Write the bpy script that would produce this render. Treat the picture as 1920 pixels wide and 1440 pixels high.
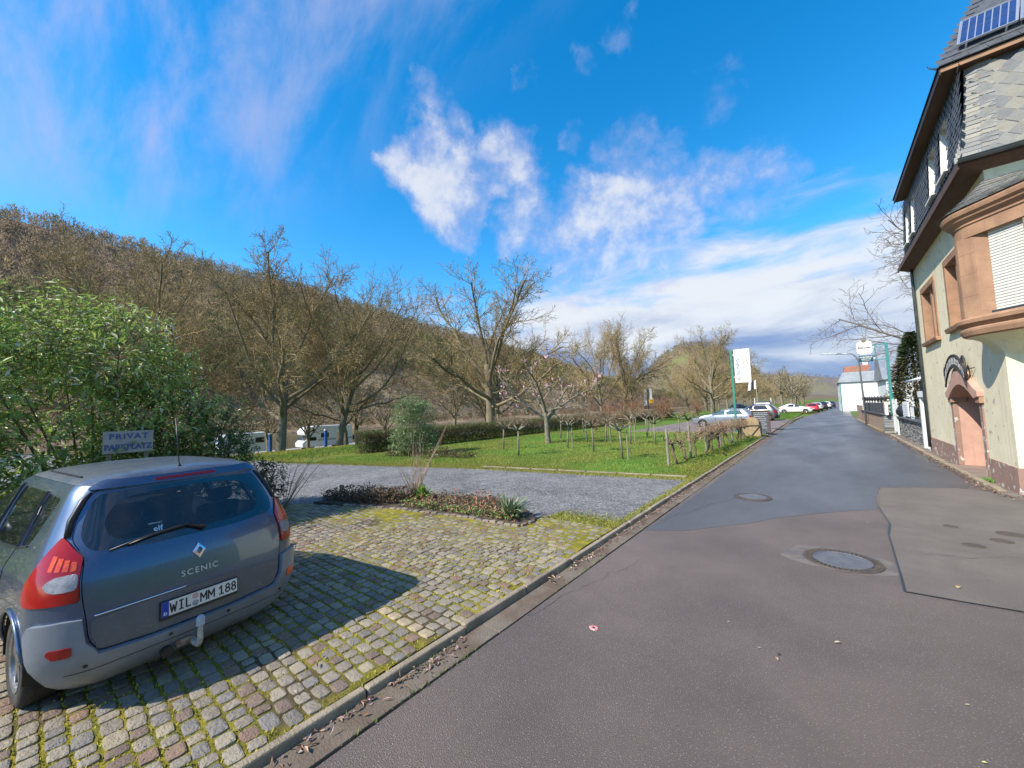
import bpy, math, random
import numpy as np
from mathutils import Vector, Matrix
from mathutils.geometry import delaunay_2d_cdt, tessellate_polygon
R = math.radians
for o in list(bpy.data.objects): bpy.data.objects.remove(o)
S = bpy.context.scene
COL = S.collection

# ---------------------------------------------------------------- camera
CAMH = 2.1
cam = bpy.data.cameras.new('camera'); camo = bpy.data.objects.new('camera', cam); COL.objects.link(camo)
cam.sensor_width = 36.0; cam.lens = 721.0 / 1920 * 36; cam.clip_start = 0.05; cam.clip_end = 12000
CAMR = Matrix.Rotation(R(39), 3, 'Z') @ Matrix.Rotation(R(93.8), 3, 'X') @ Matrix.Rotation(R(-2.0), 3, 'Z')
camo.matrix_world = Matrix.Translation((0, 0, CAMH)) @ CAMR.to_4x4()
S.camera = camo
S.render.resolution_x, S.render.resolution_y = 1024, 768
S.view_settings.view_transform = 'Standard'; S.view_settings.look = 'None'
S.view_settings.exposure = 0.68; S.view_settings.gamma = 1.0

# ---------------------------------------------------------------- sun and sky
SUN_AZ = R(204.0)      # compass direction of the sun, clockwise from +Y
SUN_EL = R(42.0)
sd = Vector((math.sin(SUN_AZ) * math.cos(SUN_EL), math.cos(SUN_AZ) * math.cos(SUN_EL), math.sin(SUN_EL)))
sun = bpy.data.lights.new('sun', 'SUN'); sun.energy = 4.6; sun.angle = R(0.53); sun.color = (1.0, 0.94, 0.84)
suno = bpy.data.objects.new('sun', sun); COL.objects.link(suno)
suno.rotation_euler = sd.to_track_quat('Z', 'Y').to_euler(); suno.location = sd * 50

W = bpy.data.worlds.new('World'); S.world = W; W.use_nodes = True
wt = W.node_tree; wn = wt.nodes; wl = wt.links
for n in list(wn): wn.remove(n)
def N(t, **k):
    n = wn.new(t)
    for a, b in k.items(): setattr(n, a, b)
    return n
def lk(a, b): wl.new(a, b)
def MA(op, a, b=None, c=None, clamp=False):
    n = N('ShaderNodeMath', operation=op); n.use_clamp = clamp
    for i, v in enumerate((a, b, c)):
        if v is None: continue
        if isinstance(v, (int, float)): n.inputs[i].default_value = v
        else: lk(v, n.inputs[i])
    return n.outputs[0]
def SMOOTH(x, lo, hi, a=0.0, b=1.0):
    n = N('ShaderNodeMapRange', interpolation_type='SMOOTHSTEP'); lk(x, n.inputs[0])
    for i, v in zip((1, 2, 3, 4), (lo, hi, a, b)): n.inputs[i].default_value = v
    return n.outputs[0]
sky = N('ShaderNodeTexSky', sky_type='NISHITA', sun_disc=False)
sky.sun_elevation = SUN_EL; sky.sun_rotation = SUN_AZ; sky.altitude = 100; sky.air_density = 1.0; sky.dust_density = 0.15; sky.ozone_density = 2.5
hs = N('ShaderNodeHueSaturation'); hs.inputs['Saturation'].default_value = 1.41; hs.inputs['Value'].default_value = 1.16; hs.inputs['Hue'].default_value = 0.494; lk(sky.outputs[0], hs.inputs['Color'])
bg = N('ShaderNodeBackground'); bg.inputs[1].default_value = 0.15; lk(hs.outputs[0], bg.inputs[0])
tc = N('ShaderNodeTexCoord'); D = tc.outputs['Generated']
def pxdir(x, y):
    return (CAMR @ Vector(((x - 960) / 721.0, -(y - 720) / 721.0, -1.0))).normalized()
def dot(v, src=None):
    n = N('ShaderNodeVectorMath', operation='DOT_PRODUCT'); lk(src or D, n.inputs[0]); n.inputs[1].default_value = v; return n.outputs['Value']
def noise(vec, scale, detail=6, rough=.55, dist=0.0):
    n = N('ShaderNodeTexNoise'); n.inputs['Scale'].default_value = scale; n.inputs['Detail'].default_value = detail
    n.inputs['Roughness'].default_value = rough; n.inputs['Distortion'].default_value = dist
    lk(vec, n.inputs['Vector']); return n.outputs['Fac']
wt_ = N('ShaderNodeTexNoise'); wt_.inputs['Scale'].default_value = 6.5; wt_.inputs['Detail'].default_value = 9; wt_.inputs['Roughness'].default_value = .60; lk(D, wt_.inputs['Vector'])
ws_ = N('ShaderNodeVectorMath', operation='SUBTRACT'); lk(wt_.outputs['Color'], ws_.inputs[0]); ws_.inputs[1].default_value = (.5, .5, .5)
wsc = N('ShaderNodeVectorMath', operation='SCALE'); lk(ws_.outputs[0], wsc.inputs[0]); wsc.inputs['Scale'].default_value = .20
wad = N('ShaderNodeVectorMath', operation='ADD'); lk(D, wad.inputs[0]); lk(wsc.outputs[0], wad.inputs[1])
wno = N('ShaderNodeVectorMath', operation='NORMALIZE'); lk(wad.outputs[0], wno.inputs[0]); DW_ = wno.outputs[0]
nz = noise(D, 9.0, 10, .60, .15)
nz2 = noise(D, 30.0, 6, .6)
nmix = MA('ADD', MA('MULTIPLY', nz, .75), MA('MULTIPLY', nz2, .25))
cov = None
for (x, y, r, s) in [(788,292,56,1.),(845,352,62,1.1),(872,405,42,1.),(948,312,54,1.),(905,350,40,.9),(806,190,30,.55),(845,232,32,.5),
                     (1000,430,62,.75),(1080,462,85,.98),(1130,500,55,.95),(1225,412,72,1.0),(1215,470,58,.95),(1145,384,36,1.0),(1280,420,40,.75),
                     (1180,285,58,.58),(1240,345,66,.62),(1350,335,52,.66),(1430,365,60,.62),(1300,370,50,.56),(990,140,26,.5),(1165,58,32,.5),(1078,250,26,.5),(1330,178,46,.36),(1105,110,22,.36)]:
    a = r / 721.0 * max(.5, (1 + ((x-960)/721)**2 + ((y-720)/721)**2) ** -.5)
    d = dot(pxdir(x, y), DW_); m = SMOOTH(d, math.cos(a * 1.7), math.cos(a * .15), 0, s)
    cov = m if cov is None else MA('MAXIMUM', cov, m)
cum = SMOOTH(MA('ADD', MA('MULTIPLY', cov, .8), MA('MULTIPLY', MA('SUBTRACT', nmix, .5), 2.1)), .14, 1.14)
cum = MA('MULTIPLY', cum, SMOOTH(cov, .0, .28))
# stratus bank towards the valley: below a plane through the viewer
def plane(p, q):
    n = pxdir(*p).cross(pxdir(*q)).normalized()
    if n.dot(pxdir(960, 5000)) < 0: n = -n
    return n
wav = N('ShaderNodeMapping'); lk(D, wav.inputs['Vector']); wav.inputs['Scale'].default_value = (3, 3, 11); 
nb = noise(wav.outputs[0], 1.3, 8, .55, .4)
bk = dot(plane((1010, 560), (1640, 395)))
bank = SMOOTH(MA('ADD', bk, MA('MULTIPLY', MA('SUBTRACT', nb, .5), .34)), -.055, .07)
bank = MA('MULTIPLY', bank, SMOOTH(dot(pxdir(1450, 600)), .55, .86))
lowd = MA('MULTIPLY', SMOOTH(dot(plane((700, 545), (1100, 560))), -.01, .05), SMOOTH(dot(pxdir(1000, 560)), .93, .985))
bank = MA('MAXIMUM', bank, MA('MULTIPLY', lowd, SMOOTH(nb, .38, .6)))
# cirrus, upper left
cm = N('ShaderNodeMapping'); lk(D, cm.inputs['Vector']); cm.inputs['Rotation'].default_value = (R(35), R(-10), R(-25)); cm.inputs['Scale'].default_value = (1.6, 5.5, 2.6)
nc = noise(cm.outputs[0], 1.6, 9, .6, .25)
cirm = SMOOTH(dot(plane((420, 560), (1180, -140)) * -1), -.08, .30)
cir = MA('MULTIPLY', MA('MULTIPLY', SMOOTH(nc, .34, .74), cirm), 1.0)
cir = MA('MULTIPLY', cir, SMOOTH(dot((0, 0, 1)), .28, .5))
# cloud colours: lit white, lilac-grey bodies, slate base in the far bank
mixc = N('ShaderNodeMix', data_type='RGBA'); mixc.inputs[6].default_value = (.60, .62, .90, 1); mixc.inputs[7].default_value = (.93, .94, 1.0, 1)
lk(SMOOTH(MA('ADD', MA('MULTIPLY', cum, .75), MA('MULTIPLY', nz, .5)), .45, 1.05), mixc.inputs[0])
mixb = N('ShaderNodeMix', data_type='RGBA'); mixb.inputs[6].default_value = (.22, .33, .64, 1); mixb.inputs[7].default_value = (.92, .95, 1.0, 1)
elev = dot((0, 0, 1)); lk(SMOOTH(MA('ADD', elev, MA('MULTIPLY', MA('SUBTRACT', nb, .5), .42)), .035, .235), mixb.inputs[0])
cc = N('ShaderNodeMix', data_type='RGBA'); lk(MA('MULTIPLY', bank, MA('SUBTRACT', 1.0, cum)), cc.inputs[0]); lk(mixc.outputs[2], cc.inputs[6]); lk(mixb.outputs[2], cc.inputs[7])
bgc = N('ShaderNodeBackground'); bgc.inputs[1].default_value = 0.58; lk(cc.outputs[2], bgc.inputs[0])
alpha = MA('MAXIMUM', MA('MAXIMUM', MA('MULTIPLY', cum, .86), MA('MULTIPLY', bank, .95)), MA('MULTIPLY', cir, .74), clamp=True)
ms = N('ShaderNodeMixShader'); lk(alpha, ms.inputs[0]); lk(bg.outputs[0], ms.inputs[1]); lk(bgc.outputs[0], ms.inputs[2])
wo = N('ShaderNodeOutputWorld'); lk(ms.outputs[0], wo.inputs[0])

# ---------------------------------------------------------------- helpers
rng = random.Random(7); nr = np.random.default_rng(11)
def mesh_np(name, V, F, mats=(), mi=None, smooth=False, col=None):
    """V (n,3), F (m,k) equal-sided faces or list of such arrays"""
    me = bpy.data.meshes.new(name); V = np.asarray(V, np.float32)
    Fs = F if isinstance(F, list) else [F]
    Fs = [np.asarray(f, np.int32) for f in Fs if len(f)]
    me.vertices.add(len(V)); me.vertices.foreach_set('co', V.ravel())
    nl = sum(f.size for f in Fs); npoly = sum(len(f) for f in Fs)
    me.loops.add(nl); me.polygons.add(npoly)
    me.loops.foreach_set('vertex_index', np.concatenate([f.ravel() for f in Fs]))
    tot = np.concatenate([np.full(len(f), f.shape[1], np.int32) for f in Fs])
    me.polygons.foreach_set('loop_start', np.concatenate([[0], np.cumsum(tot)[:-1]]).astype(np.int32))
    me.polygons.foreach_set('loop_total', tot)
    if mi is not None: me.polygons.foreach_set('material_index', np.asarray(mi, np.int32))
    me.polygons.foreach_set('use_smooth', np.full(npoly, bool(smooth)))
    for m in mats: me.materials.append(m)
    if col is not None:
        a = me.color_attributes.new('col', 'FLOAT_COLOR', 'POINT'); c = np.ones((len(V), 4), np.float32); c[:, :3] = col
        a.data.foreach_set('color', c.ravel())
    me.update(calc_edges=True); me.validate()
    return me
def wm(o):
    if o is None: return Matrix.Identity(4)
    m = Matrix.LocRotScale(o.location, o.rotation_euler, o.scale)
    return wm(o.parent) @ o.matrix_parent_inverse @ m if o.parent else m
def link(name, me, parent=None, local=False, kind=None):
    o = bpy.data.objects.new(name, me); COL.objects.link(o)
    if parent is not None:
        o.parent = parent
        if not local: o.matrix_parent_inverse = wm(parent).inverted()
    if kind: o['kind'] = kind
    return o
def tag(o, label, cat, group=None):
    o['label'] = label; o['category'] = cat
    if group: o['group'] = group
    return o
def root(name, loc, label, cat, group=None, rz=0.0):
    o = bpy.data.objects.new(name, None); COL.objects.link(o); o.location = loc; o.rotation_euler = (0, 0, rz); o.empty_display_size = .2
    return tag(o, label, cat, group)
def dup(o, parent=None, loc=None, rz=None, sc=None, label=None):
    c = o.copy(); COL.objects.link(c)
    if parent is not None: c.parent = parent; c.matrix_parent_inverse = o.matrix_parent_inverse.copy()
    if loc is not None: c.location = loc
    if rz is not None: c.rotation_euler = (0, 0, rz)
    if sc is not None: c.scale = sc if hasattr(sc, '__len__') else (sc, sc, sc)
    if label: c['label'] = label
    for ch in [x for x in KIDS.get(o.name, [])]:
        k = dup(ch, c); KIDS.setdefault(c.name, []).append(k)
    return c
KIDS = {}
class MB:
    def __init__(s): s.v = []; s.f = []; s.m = []
    def add(s, vs, fs, mi=0):
        b = len(s.v); s.v += [tuple(v) for v in vs]; s.f += [tuple(i + b for i in f) for f in fs]; s.m += [mi] * len(fs); return s
    def hexa(s, p, mi=0):   # 8 points, bottom ring then top ring
        return s.add(p, [(3,2,1,0),(4,5,6,7),(0,1,5,4),(1,2,6,5),(2,3,7,6),(3,0,4,7)], mi)
    def box(s, x0, x1, y0, y1, z0, z1, mi=0):
        return s.hexa([(x0,y0,z0),(x1,y0,z0),(x1,y1,z0),(x0,y1,z0),(x0,y0,z1),(x1,y0,z1),(x1,y1,z1),(x0,y1,z1)], mi)
    def prism(s, poly, z0, z1, mi=0, fn=None):
        n = len(poly); fn = fn or (lambda a, b, c: (a, b, c))
        vs = [fn(a, b, z0) for a, b in poly] + [fn(a, b, z1) for a, b in poly]
        tri = tessellate_polygon([[Vector((a, b, 0)) for a, b in poly]])
        ar = sum(poly[i][0]*poly[(i+1)%n][1]-poly[(i+1)%n][0]*poly[i][1] for i in range(n))
        fs = [(i, (i+1)%n, n+(i+1)%n, n+i) for i in range(n)] if ar > 0 else [((i+1)%n, i, n+i, n+(i+1)%n) for i in range(n)]
        for t in tri:
            a, b, c = t
            x = (poly[b][0]-poly[a][0])*(poly[c][1]-poly[a][1])-(poly[c][0]-poly[a][0])*(poly[b][1]-poly[a][1])
            if x < 0: b, c = c, b
            fs += [(c, b, a), (n+a, n+b, n+c)]
        return s.add(vs, fs, mi)
    def tube(s, pts, rad, n=6, mi=0, cap=True):
        pts = [Vector(p) for p in pts]; rad = rad if hasattr(rad, '__len__') else [rad]*len(pts)
        vs = []; up = None
        for i, p in enumerate(pts):
            d = (pts[min(i+1, len(pts)-1)] - pts[max(i-1, 0)]).normalized()
            if up is None: up = d.orthogonal().normalized()
            u = (up - d*up.dot(d)).normalized(); up = u; w = d.cross(u)
            vs += [p + (u*math.cos(a)+w*math.sin(a))*rad[i] for a in [2*math.pi*k/n for k in range(n)]]
        fs = [(i*n+k, i*n+(k+1)%n, (i+1)*n+(k+1)%n, (i+1)*n+k) for i in range(len(pts)-1) for k in range(n)]
        if cap: fs += [tuple(range(n-1, -1, -1)), tuple((len(pts)-1)*n+k for k in range(n))]
        return s.add(vs, fs, mi)
    def lathe(s, prof, n=24, c=(0,0,0), ax='z', mi=0):
        vs = []
        for r, h in prof:
            for k in range(n):
                a = 2*math.pi*k/n; x, y = r*math.cos(a), r*math.sin(a)
                p = (x, y, h) if ax == 'z' else ((x, h, y) if ax == 'y' else (h, x, y))
                vs.append((p[0]+c[0], p[1]+c[1], p[2]+c[2]))
        m = len(prof); fs = []
        for i in range(m-1):
            for k in range(n):
                q = (i*n+k, i*n+(k+1)%n, (i+1)*n+(k+1)%n, (i+1)*n+k); fs.append(q if ax != 'y' else q[::-1])
        return s.add(vs, fs, mi)
    def ob(s, name, mats, parent=None, local=False, smooth=False, bevel=0, kind=None, seg=2):
        me = bpy.data.meshes.new(name); me.from_pydata(s.v, [], s.f); me.update()
        for m in (mats if isinstance(mats, (list, tuple)) else [mats]): me.materials.append(m)
        me.polygons.foreach_set('material_index', s.m)
        if smooth: me.polygons.foreach_set('use_smooth', [True]*len(s.f))
        o = link(name, me, parent, local, kind)
        if bevel:
            b = o.modifiers.new('bevel', 'BEVEL'); b.width = bevel; b.segments = seg; b.limit_method = 'ANGLE'; b.angle_limit = R(35)
        if parent is not None: KIDS.setdefault(parent.name, []).append(o)
        return o
def col_ramp(nt, stops, interp='LINEAR'):
    r = nt.nodes.new('ShaderNodeValToRGB'); r.color_ramp.interpolation = interp
    e = r.color_ramp.elements
    while len(e) < len(stops): e.new(.5)
    for i, (p, c) in enumerate(stops): e[i].position = p; e[i].color = (*c, 1)
    return r
def mat(name, c, c2=None, scale=4., rough=.7, bump=0., bscale=None, metal=0., spec=.5, coat=0., var=None, fine=None, vcol=False, rnd=None, detail=6, stretch=None, rough2=None, trans=0., alpha=1., thr=(.35,.65), sheen=0., sub=0.):
    """procedural principled material: large noise c->c2, optional fine speckle, per-object random ramp, vertex colour"""
    m = bpy.data.materials.new(name); m.use_nodes = True; nt = m.node_tree; nd = nt.nodes; L = nt.links
    b = nd['Principled BSDF']; b.inputs['Roughness'].default_value = rough; b.inputs['Metallic'].default_value = metal
    b.inputs['Specular IOR Level'].default_value = spec; b.inputs['Coat Weight'].default_value = coat; b.inputs['Coat Roughness'].default_value = .04
    b.inputs['Transmission Weight'].default_value = trans; b.inputs['Alpha'].default_value = alpha
    tcn = nd.new('ShaderNodeTexCoord'); geo = nd.new('ShaderNodeNewGeometry'); vec = geo.outputs['Position']
    if stretch:
        mp = nd.new('ShaderNodeMapping'); mp.inputs['Scale'].default_value = stretch; L.new(vec, mp.inputs['Vector']); vec = mp.outputs[0]
    def nz(sc, det=detail, ro=.6):
        t = nd.new('ShaderNodeTexNoise'); t.inputs['Scale'].default_value = sc; t.inputs['Detail'].default_value = det; t.inputs['Roughness'].default_value = ro
        L.new(vec, t.inputs['Vector']); return t.outputs['Fac']
    def mix(f, a, bb, mode='MIX'):
        n = nd.new('ShaderNodeMix'); n.data_type = 'RGBA'; n.blend_type = mode
        for i, v in ((0, f), (6, a), (7, bb)):
            if isinstance(v, (int, float)): n.inputs[i].default_value = v
            elif isinstance(v, tuple): n.inputs[i].default_value = (*v, 1)
            else: L.new(v, n.inputs[i])
        return n.outputs[2]
    def sm(x, lo, hi):
        n = nd.new('ShaderNodeMapRange'); n.interpolation_type = 'SMOOTHSTEP'; L.new(x, n.inputs[0]); n.inputs[1].default_value = lo; n.inputs[2].default_value = hi; return n.outputs[0]
    base = tuple(c)
    if vcol:
        at = nd.new('ShaderNodeAttribute'); at.attribute_name = 'col'; base = at.outputs['Color']
    if rnd:
        oi = nd.new('ShaderNodeObjectInfo'); rr = col_ramp(nt, rnd, 'CONSTANT'); L.new(oi.outputs['Random'], rr.inputs[0]); base = rr.outputs[0]
    if c2 is not None: base = mix(sm(nz(scale), *thr), base, tuple(c2))
    if fine:      # (scale, amount, colour)
        base = mix(sm(nz(fine[0], 2, .5), fine[3] if len(fine) > 3 else .55, fine[4] if len(fine) > 4 else .7), base, mix(fine[1], base, tuple(fine[2])))
    if var:       # brightness modulation (scale, amount)
        f = nz(var[0], 4); base = mix(1.0, base, mix(f, (1-var[1],)*3, (1+var[1],)*3), 'MULTIPLY')
    if isinstance(base, tuple): b.inputs['Base Color'].default_value = (*base, 1)
    else: L.new(base, b.inputs['Base Color'])
    if rough2 is not None:
        mr = nd.new('ShaderNodeMapRange'); L.new(nz(scale*1.3), mr.inputs[0]); mr.inputs[1].default_value = .3; mr.inputs[2].default_value = .7; mr.inputs[3].default_value = rough; mr.inputs[4].default_value = rough2; L.new(mr.outputs[0], b.inputs['Roughness'])
    if sub:       # thin leaf: light passes through
        tl = nd.new('ShaderNodeBsdfTranslucent'); mx_ = nd.new('ShaderNodeMixShader'); mx_.inputs[0].default_value = sub
        if isinstance(base, tuple): tl.inputs[0].default_value = (*base, 1)
        else: L.new(base, tl.inputs[0])
        L.new(b.outputs[0], mx_.inputs[1]); L.new(tl.outputs[0], mx_.inputs[2]); L.new(mx_.outputs[0], nd['Material Output'].inputs[0])
    if bump:
        bn = nd.new('ShaderNodeBump'); bn.inputs['Strength'].default_value = min(1, bump); bn.inputs['Distance'].default_value = .02 if bump <= 1 else .02*bump
        L.new(nz(bscale or scale*4, 5), bn.inputs['Height']); L.new(bn.outputs[0], b.inputs['Normal'])
    return m
def vnoise(x, y, seed=0):
    x = np.asarray(x, float); y = np.asarray(y, float)
    xi = np.floor(x).astype(np.int64); yi = np.floor(y).astype(np.int64); fx = x-xi; fy = y-yi
    fx = fx*fx*(3-2*fx); fy = fy*fy*(3-2*fy)
    def h(a, b):
        n = (a*374761393 + b*668265263 + seed*1442695041) & 0x7fffffff
        n = ((n ^ (n >> 13)) * 1274126177) & 0x7fffffff
        return ((n ^ (n >> 16)) & 0xffff)/65535.
    return (h(xi,yi)*(1-fx)+h(xi+1,yi)*fx)*(1-fy)+(h(xi,yi+1)*(1-fx)+h(xi+1,yi+1)*fx)*fy
def fbm(x, y, seed=0, o=4):
    s = 0; a = .5; t = 0
    for i in range(o): s = s + a*vnoise(x*2**i, y*2**i, seed+i); t += a; a *= .5
    return s/t
def inpoly(px, py, poly):
    px = np.asarray(px, float); py = np.asarray(py, float); r = np.zeros(px.shape, bool); n = len(poly)
    for i in range(n):
        x0, y0 = poly[i]; x1, y1 = poly[(i+1) % n]
        if y0 == y1: continue
        c = ((y0 > py) != (y1 > py)) & (px < (x1-x0)*(py-y0)/(y1-y0)+x0); r ^= c
    return r
def text_mesh(name, s, size, m, M4, parent=None, depth=.0015, bold=0., align='CENTER', sx=1.0, spacing=1.0):
    cu = bpy.data.curves.new(name, 'FONT'); cu.body = s; cu.size = size; cu.extrude = depth; cu.align_x = align; cu.align_y = 'CENTER'; cu.offset = bold; cu.space_character = spacing
    cu.resolution_u = 3
    t = bpy.data.objects.new('t', cu); COL.objects.link(t); t.scale = (sx, 1, 1)
    dg = bpy.context.evaluated_depsgraph_get(); me = bpy.data.meshes.new_from_object(t.evaluated_get(dg)); me.name = name
    bpy.data.objects.remove(t); bpy.data.curves.remove(cu)
    me.transform(Matrix.Diagonal((sx, 1, 1, 1))); me.transform(M4); me.materials.clear(); me.materials.append(m)
    o = link(name, me, parent); 
    if parent is not None: KIDS.setdefault(parent.name, []).append(o)
    return o
def frame4(origin, xdir, ydir):
    x = Vector(xdir).normalized(); y = Vector(ydir).normalized(); z = x.cross(y)
    return Matrix(((x.x,y.x,z.x,origin[0]),(x.y,y.y,z.y,origin[1]),(x.z,y.z,z.z,origin[2]),(0,0,0,1)))
# ================================================================ SETTING
LZ = 0.065     # level of the parking ground behind the kerb
KX = -2.765    # road face of the left kerb
lot_far = [(-2.9, 11.35), (-9.8, 10.15), (-18.5, 7.6), (-30, 4.0), (-60, -5.)]
def lot_edge(x): return np.interp(-np.asarray(x, float), [-p[0] for p in lot_far], [p[1] for p in lot_far])
def sst(a, b, x): t = np.clip((x-a)/(b-a), 0, 1); return t*t*(3-2*t)
RY = np.array([-4000, -25, 36, 134, 236, 353, 547, 726, 830, 920, 1010, 1150, 6000.])
RH = np.array([.367, .367, .361, .355, .348, .318, .293, .267, .235, .177, .08, .0, .0])*520 - 14
def gheight(x, y):
    x = np.asarray(x, float); y = np.asarray(y, float)
    z = np.full(x.shape, -.07)
    left = x < KX-.03
    z = np.where(left, LZ-.02, z)
    # lawn rises a little behind the lot edge
    e = lot_edge(x)
    lawn = left & (y > e) & (x > -24) & (y < 33)
    z = z + np.where(lawn, .09*sst(0, 1.2, y-e)*sst(-2.8, -3.4, x)*(1-sst(27.5, 29.5, y)) + .05*(fbm(x*.8, y*.8, 3)-.5)*sst(.3, 2., y-e)*sst(-3.2, -4.5, x)*(1-sst(26.5, 28.5, y)), 0)
    # bank falling to the riverside track and the river bed
    far = x < -20
    prof = np.interp(-x, [20, 26, 31, 38, 46, 58, 66, 74, 170, 186, 205], [0, -.05, -.55, -1.6, -2.4, -2.6, -3.6, -8, -8, -4.6, -4.])
    z = np.where(far, LZ-.02+prof + .35*(fbm(x*.15, y*.15, 5)-.5)*sst(22, 30, -x), z)
    # wooded valley side across the river
    h = np.interp(y, RY, RH); u = -x
    t = np.clip((u-205)/315., 0, 1); sl = (t**.92)*(1-.12*np.sin(t*3.14))
    t2 = np.clip((u-520)/1500., 0, 1)
    gul = 1+.10*(fbm(x*.006, y*.012, 9)-.5)*np.minimum(1, t*2)
    hl = -4+(h+4)*np.where(u < 520, sl*gul, 1-.1*t2)
    z = np.where(u > 205, hl, z)
    # second hill and the ridge closing the valley
    g = 150*np.exp(-(((x+350)/190)**2+((y-1520)/260)**2)**1.3) + 105*np.exp(-(((x+480)/330)**2+((y-1700)/400)**2))
    z = z + np.where(y > 700, g, 0)
    fr = np.interp(x, [-4000, -1500, -900, -420, -200, 40, 500, 1500], [330, 270, 205, 180, 156, 106, 120, 200.])
    z = z + np.where(y > 1900, fr*sst(1950, 2600, y)*(1+.12*(fbm(x*.004, y*.004, 21)-.5)), 0)
    # right side of the valley
    z = z + np.where(x > 60, 150*sst(90, 600, x)*(.7+.6*fbm(x*.003, y*.003, 31)), 0)
    return z
xs = np.unique(np.round(np.concatenate([-np.geomspace(30, 3600, 110), np.arange(-30, -3, .6), [-3.05, -2.95, KX-.04, KX-.02, -2.6], np.arange(-2, 6, 1.), np.geomspace(6, 2600, 34)]), 3))
ys = np.unique(np.round(np.concatenate([-np.geomspace(12, 1500, 24), np.arange(-12, 40, .6), np.geomspace(40, 5000, 120)]), 3))
GX, GY = np.meshgrid(xs, ys); GZ = gheight(GX, GY)
def gcolour(x, y, z):
    n = fbm(x*.35, y*.35, 41); n2 = fbm(x*.02, y*.035, 44, 5)
    c = np.zeros(x.shape+(3,)); 
    lawn = np.array([.085, .185, .025]); dry = np.array([.155, .165, .030]); soil = np.array([.115, .085, .060]); wood = np.array([.145, .108, .072]); green = np.array([.055, .085, .025])
    k = sst(.35, .65, n)[..., None]
    c[:] = lawn*(1-k)+dry*.75*k
    bankm = ((x < -19))[..., None]; c = np.where(bankm, dry*(.5+.5*k)+lawn*.5*(1-k), c)
    mud = ((x < -60) & (x > -205))[..., None]; c = np.where(mud, soil*.8, c)
    hill = (x < -188)[..., None]; k2 = sst(.35, .6, n2)[..., None]
    c = np.where(hill, wood*k2+np.array([.17, .115, .08])*(1-k2), c)
    vy = ((x < -188) & (z < 38) & (y > 60))[..., None]; c = np.where(vy, np.array([.21, .155, .095])*(.8+.5*k2), c)
    f = ((y > 1000))[..., None]; c = np.where(f, wood*1.1*k2+np.array([.13, .12, .06])*(1-k2), c)
    f = ((y > 1900))[..., None]; c = np.where(f, np.array([.15, .125, .115])*k2+np.array([.17, .155, .095])*(1-k2), c)
    dome = ((y > 1100) & (y < 1560) & (x > -385) & (x < -340) & (z > 135) & (z < 160))[..., None]; c = np.where(dome, np.array([.15, .155, .06]), c)
    pv = ((x > -11) & (y < 6.5))[..., None]; c = np.where(pv, np.array([.13, .11, .05])*(.7+.6*k), c)
    return c
GC = gcolour(GX, GY, GZ)
ny, nx = GX.shape; idx = np.arange(ny*nx).reshape(ny, nx)
GF = np.stack([idx[:-1, :-1], idx[:-1, 1:], idx[1:, 1:], idx[1:, :-1]], -1).reshape(-1, 4)
m_ground = mat('ground_earth_and_turf', (.1, .1, .05), vcol=True, rough=.95, spec=.15, var=(1.7, .35), bump=.6, bscale=9)
link('ground', mesh_np('ground', np.stack([GX, GY, GZ], -1).reshape(-1, 3), GF, [m_ground], smooth=True, col=GC.reshape(-1, 3)), kind='structure')

def sheet(name, poly, z, m, step=None, th=.05):
    mb = MB(); mb.prism(poly, z-th, z); o = mb.ob(name, m); o['kind'] = 'structure'; return o
# river
m_water = mat('river_water', (.085, .075, .035), (.10, .088, .045), scale=.05, rough=.12, spec=.5, bump=.35, bscale=.8)
sheet('river', [(-190, -900), (-66, -900), (-66, 500), (-90, 900), (-190, 900)], -5.2, m_water, th=.3)
# riverside track
m_track = mat('riverside_track', (.30, .27, .23), (.22, .20, .17), scale=.6, rough=.9)
tr = MB()
for yy in range(-60, 220, 10):
    zz = [float(gheight(np.array([-52.]), np.array([y_]))[0])+.32 for y_ in (yy, yy+10)]
    tr.add([(-57, yy, zz[0]), (-47.5, yy, zz[0]), (-47.5, yy+10, zz[1]), (-57, yy+10, zz[1])], [(0, 1, 2, 3)])
tr.ob('riverside_path', m_track)['kind'] = 'structure'
# road
road_l = [(-2.52, -14), (-2.52, 40), (-2.2, 55), (-1.3, 70), (0, 90), (1.2, 130), (3, 320)]
road_r = [(8, 320), (6.2, 130), (3.2, 92), (2.5, 62), (2.55, 40), (2.8, 30), (2.98, 12), (9, 9), (9, -14)]
m_asph = mat('dry_brown_asphalt', (.132, .101, .087), (.168, .128, .109), scale=.5, rough=.62, spec=.45, fine=(95, .8, (.40, .36, .33), .60, .70), bump=1.0, bscale=120, var=(.7, .30), rough2=.70)
m_wet = mat('damp_dark_asphalt', (.066, .060, .060), (.092, .084, .082), scale=.45, rough=.25, spec=.5, bump=.3, bscale=140, rough2=.50, fine=(230, .35, (.14, .14, .15), .62, .74), stretch=(1, .35, 1))
m_old = mat('grey_patched_asphalt', (.155, .128, .106), (.19, .158, .130), scale=1.2, rough=.75, spec=.35, fine=(150, .6, (.30, .28, .25), .56, .7), bump=1.0, bscale=110, var=(2.5, .15))
sheet('road', road_l+road_r, 0.0, m_asph, th=.06)
sheet('road_surface_damp', [(-2.50, 6.45), (-1.95, 6.80), (-1.55, 7.32), (-1.18, 7.75), (-.80, 8.42), (-.35, 8.95), (.1, 9.45), (.62, 9.95), (.66, 10.9), (.85, 12.38), (1.5, 12.75), (2.3, 13.05), (2.6, 14), (2.68, 30), (2.45, 40), (2.4, 62), (3.1, 92), (6.0, 130), (7.8, 319), (3.1, 319), (1.3, 130), (.1, 90), (-1.2, 70), (-2.1, 55), (-2.42, 40), (-2.42, 11)], .004, m_wet, th=.004)
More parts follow.
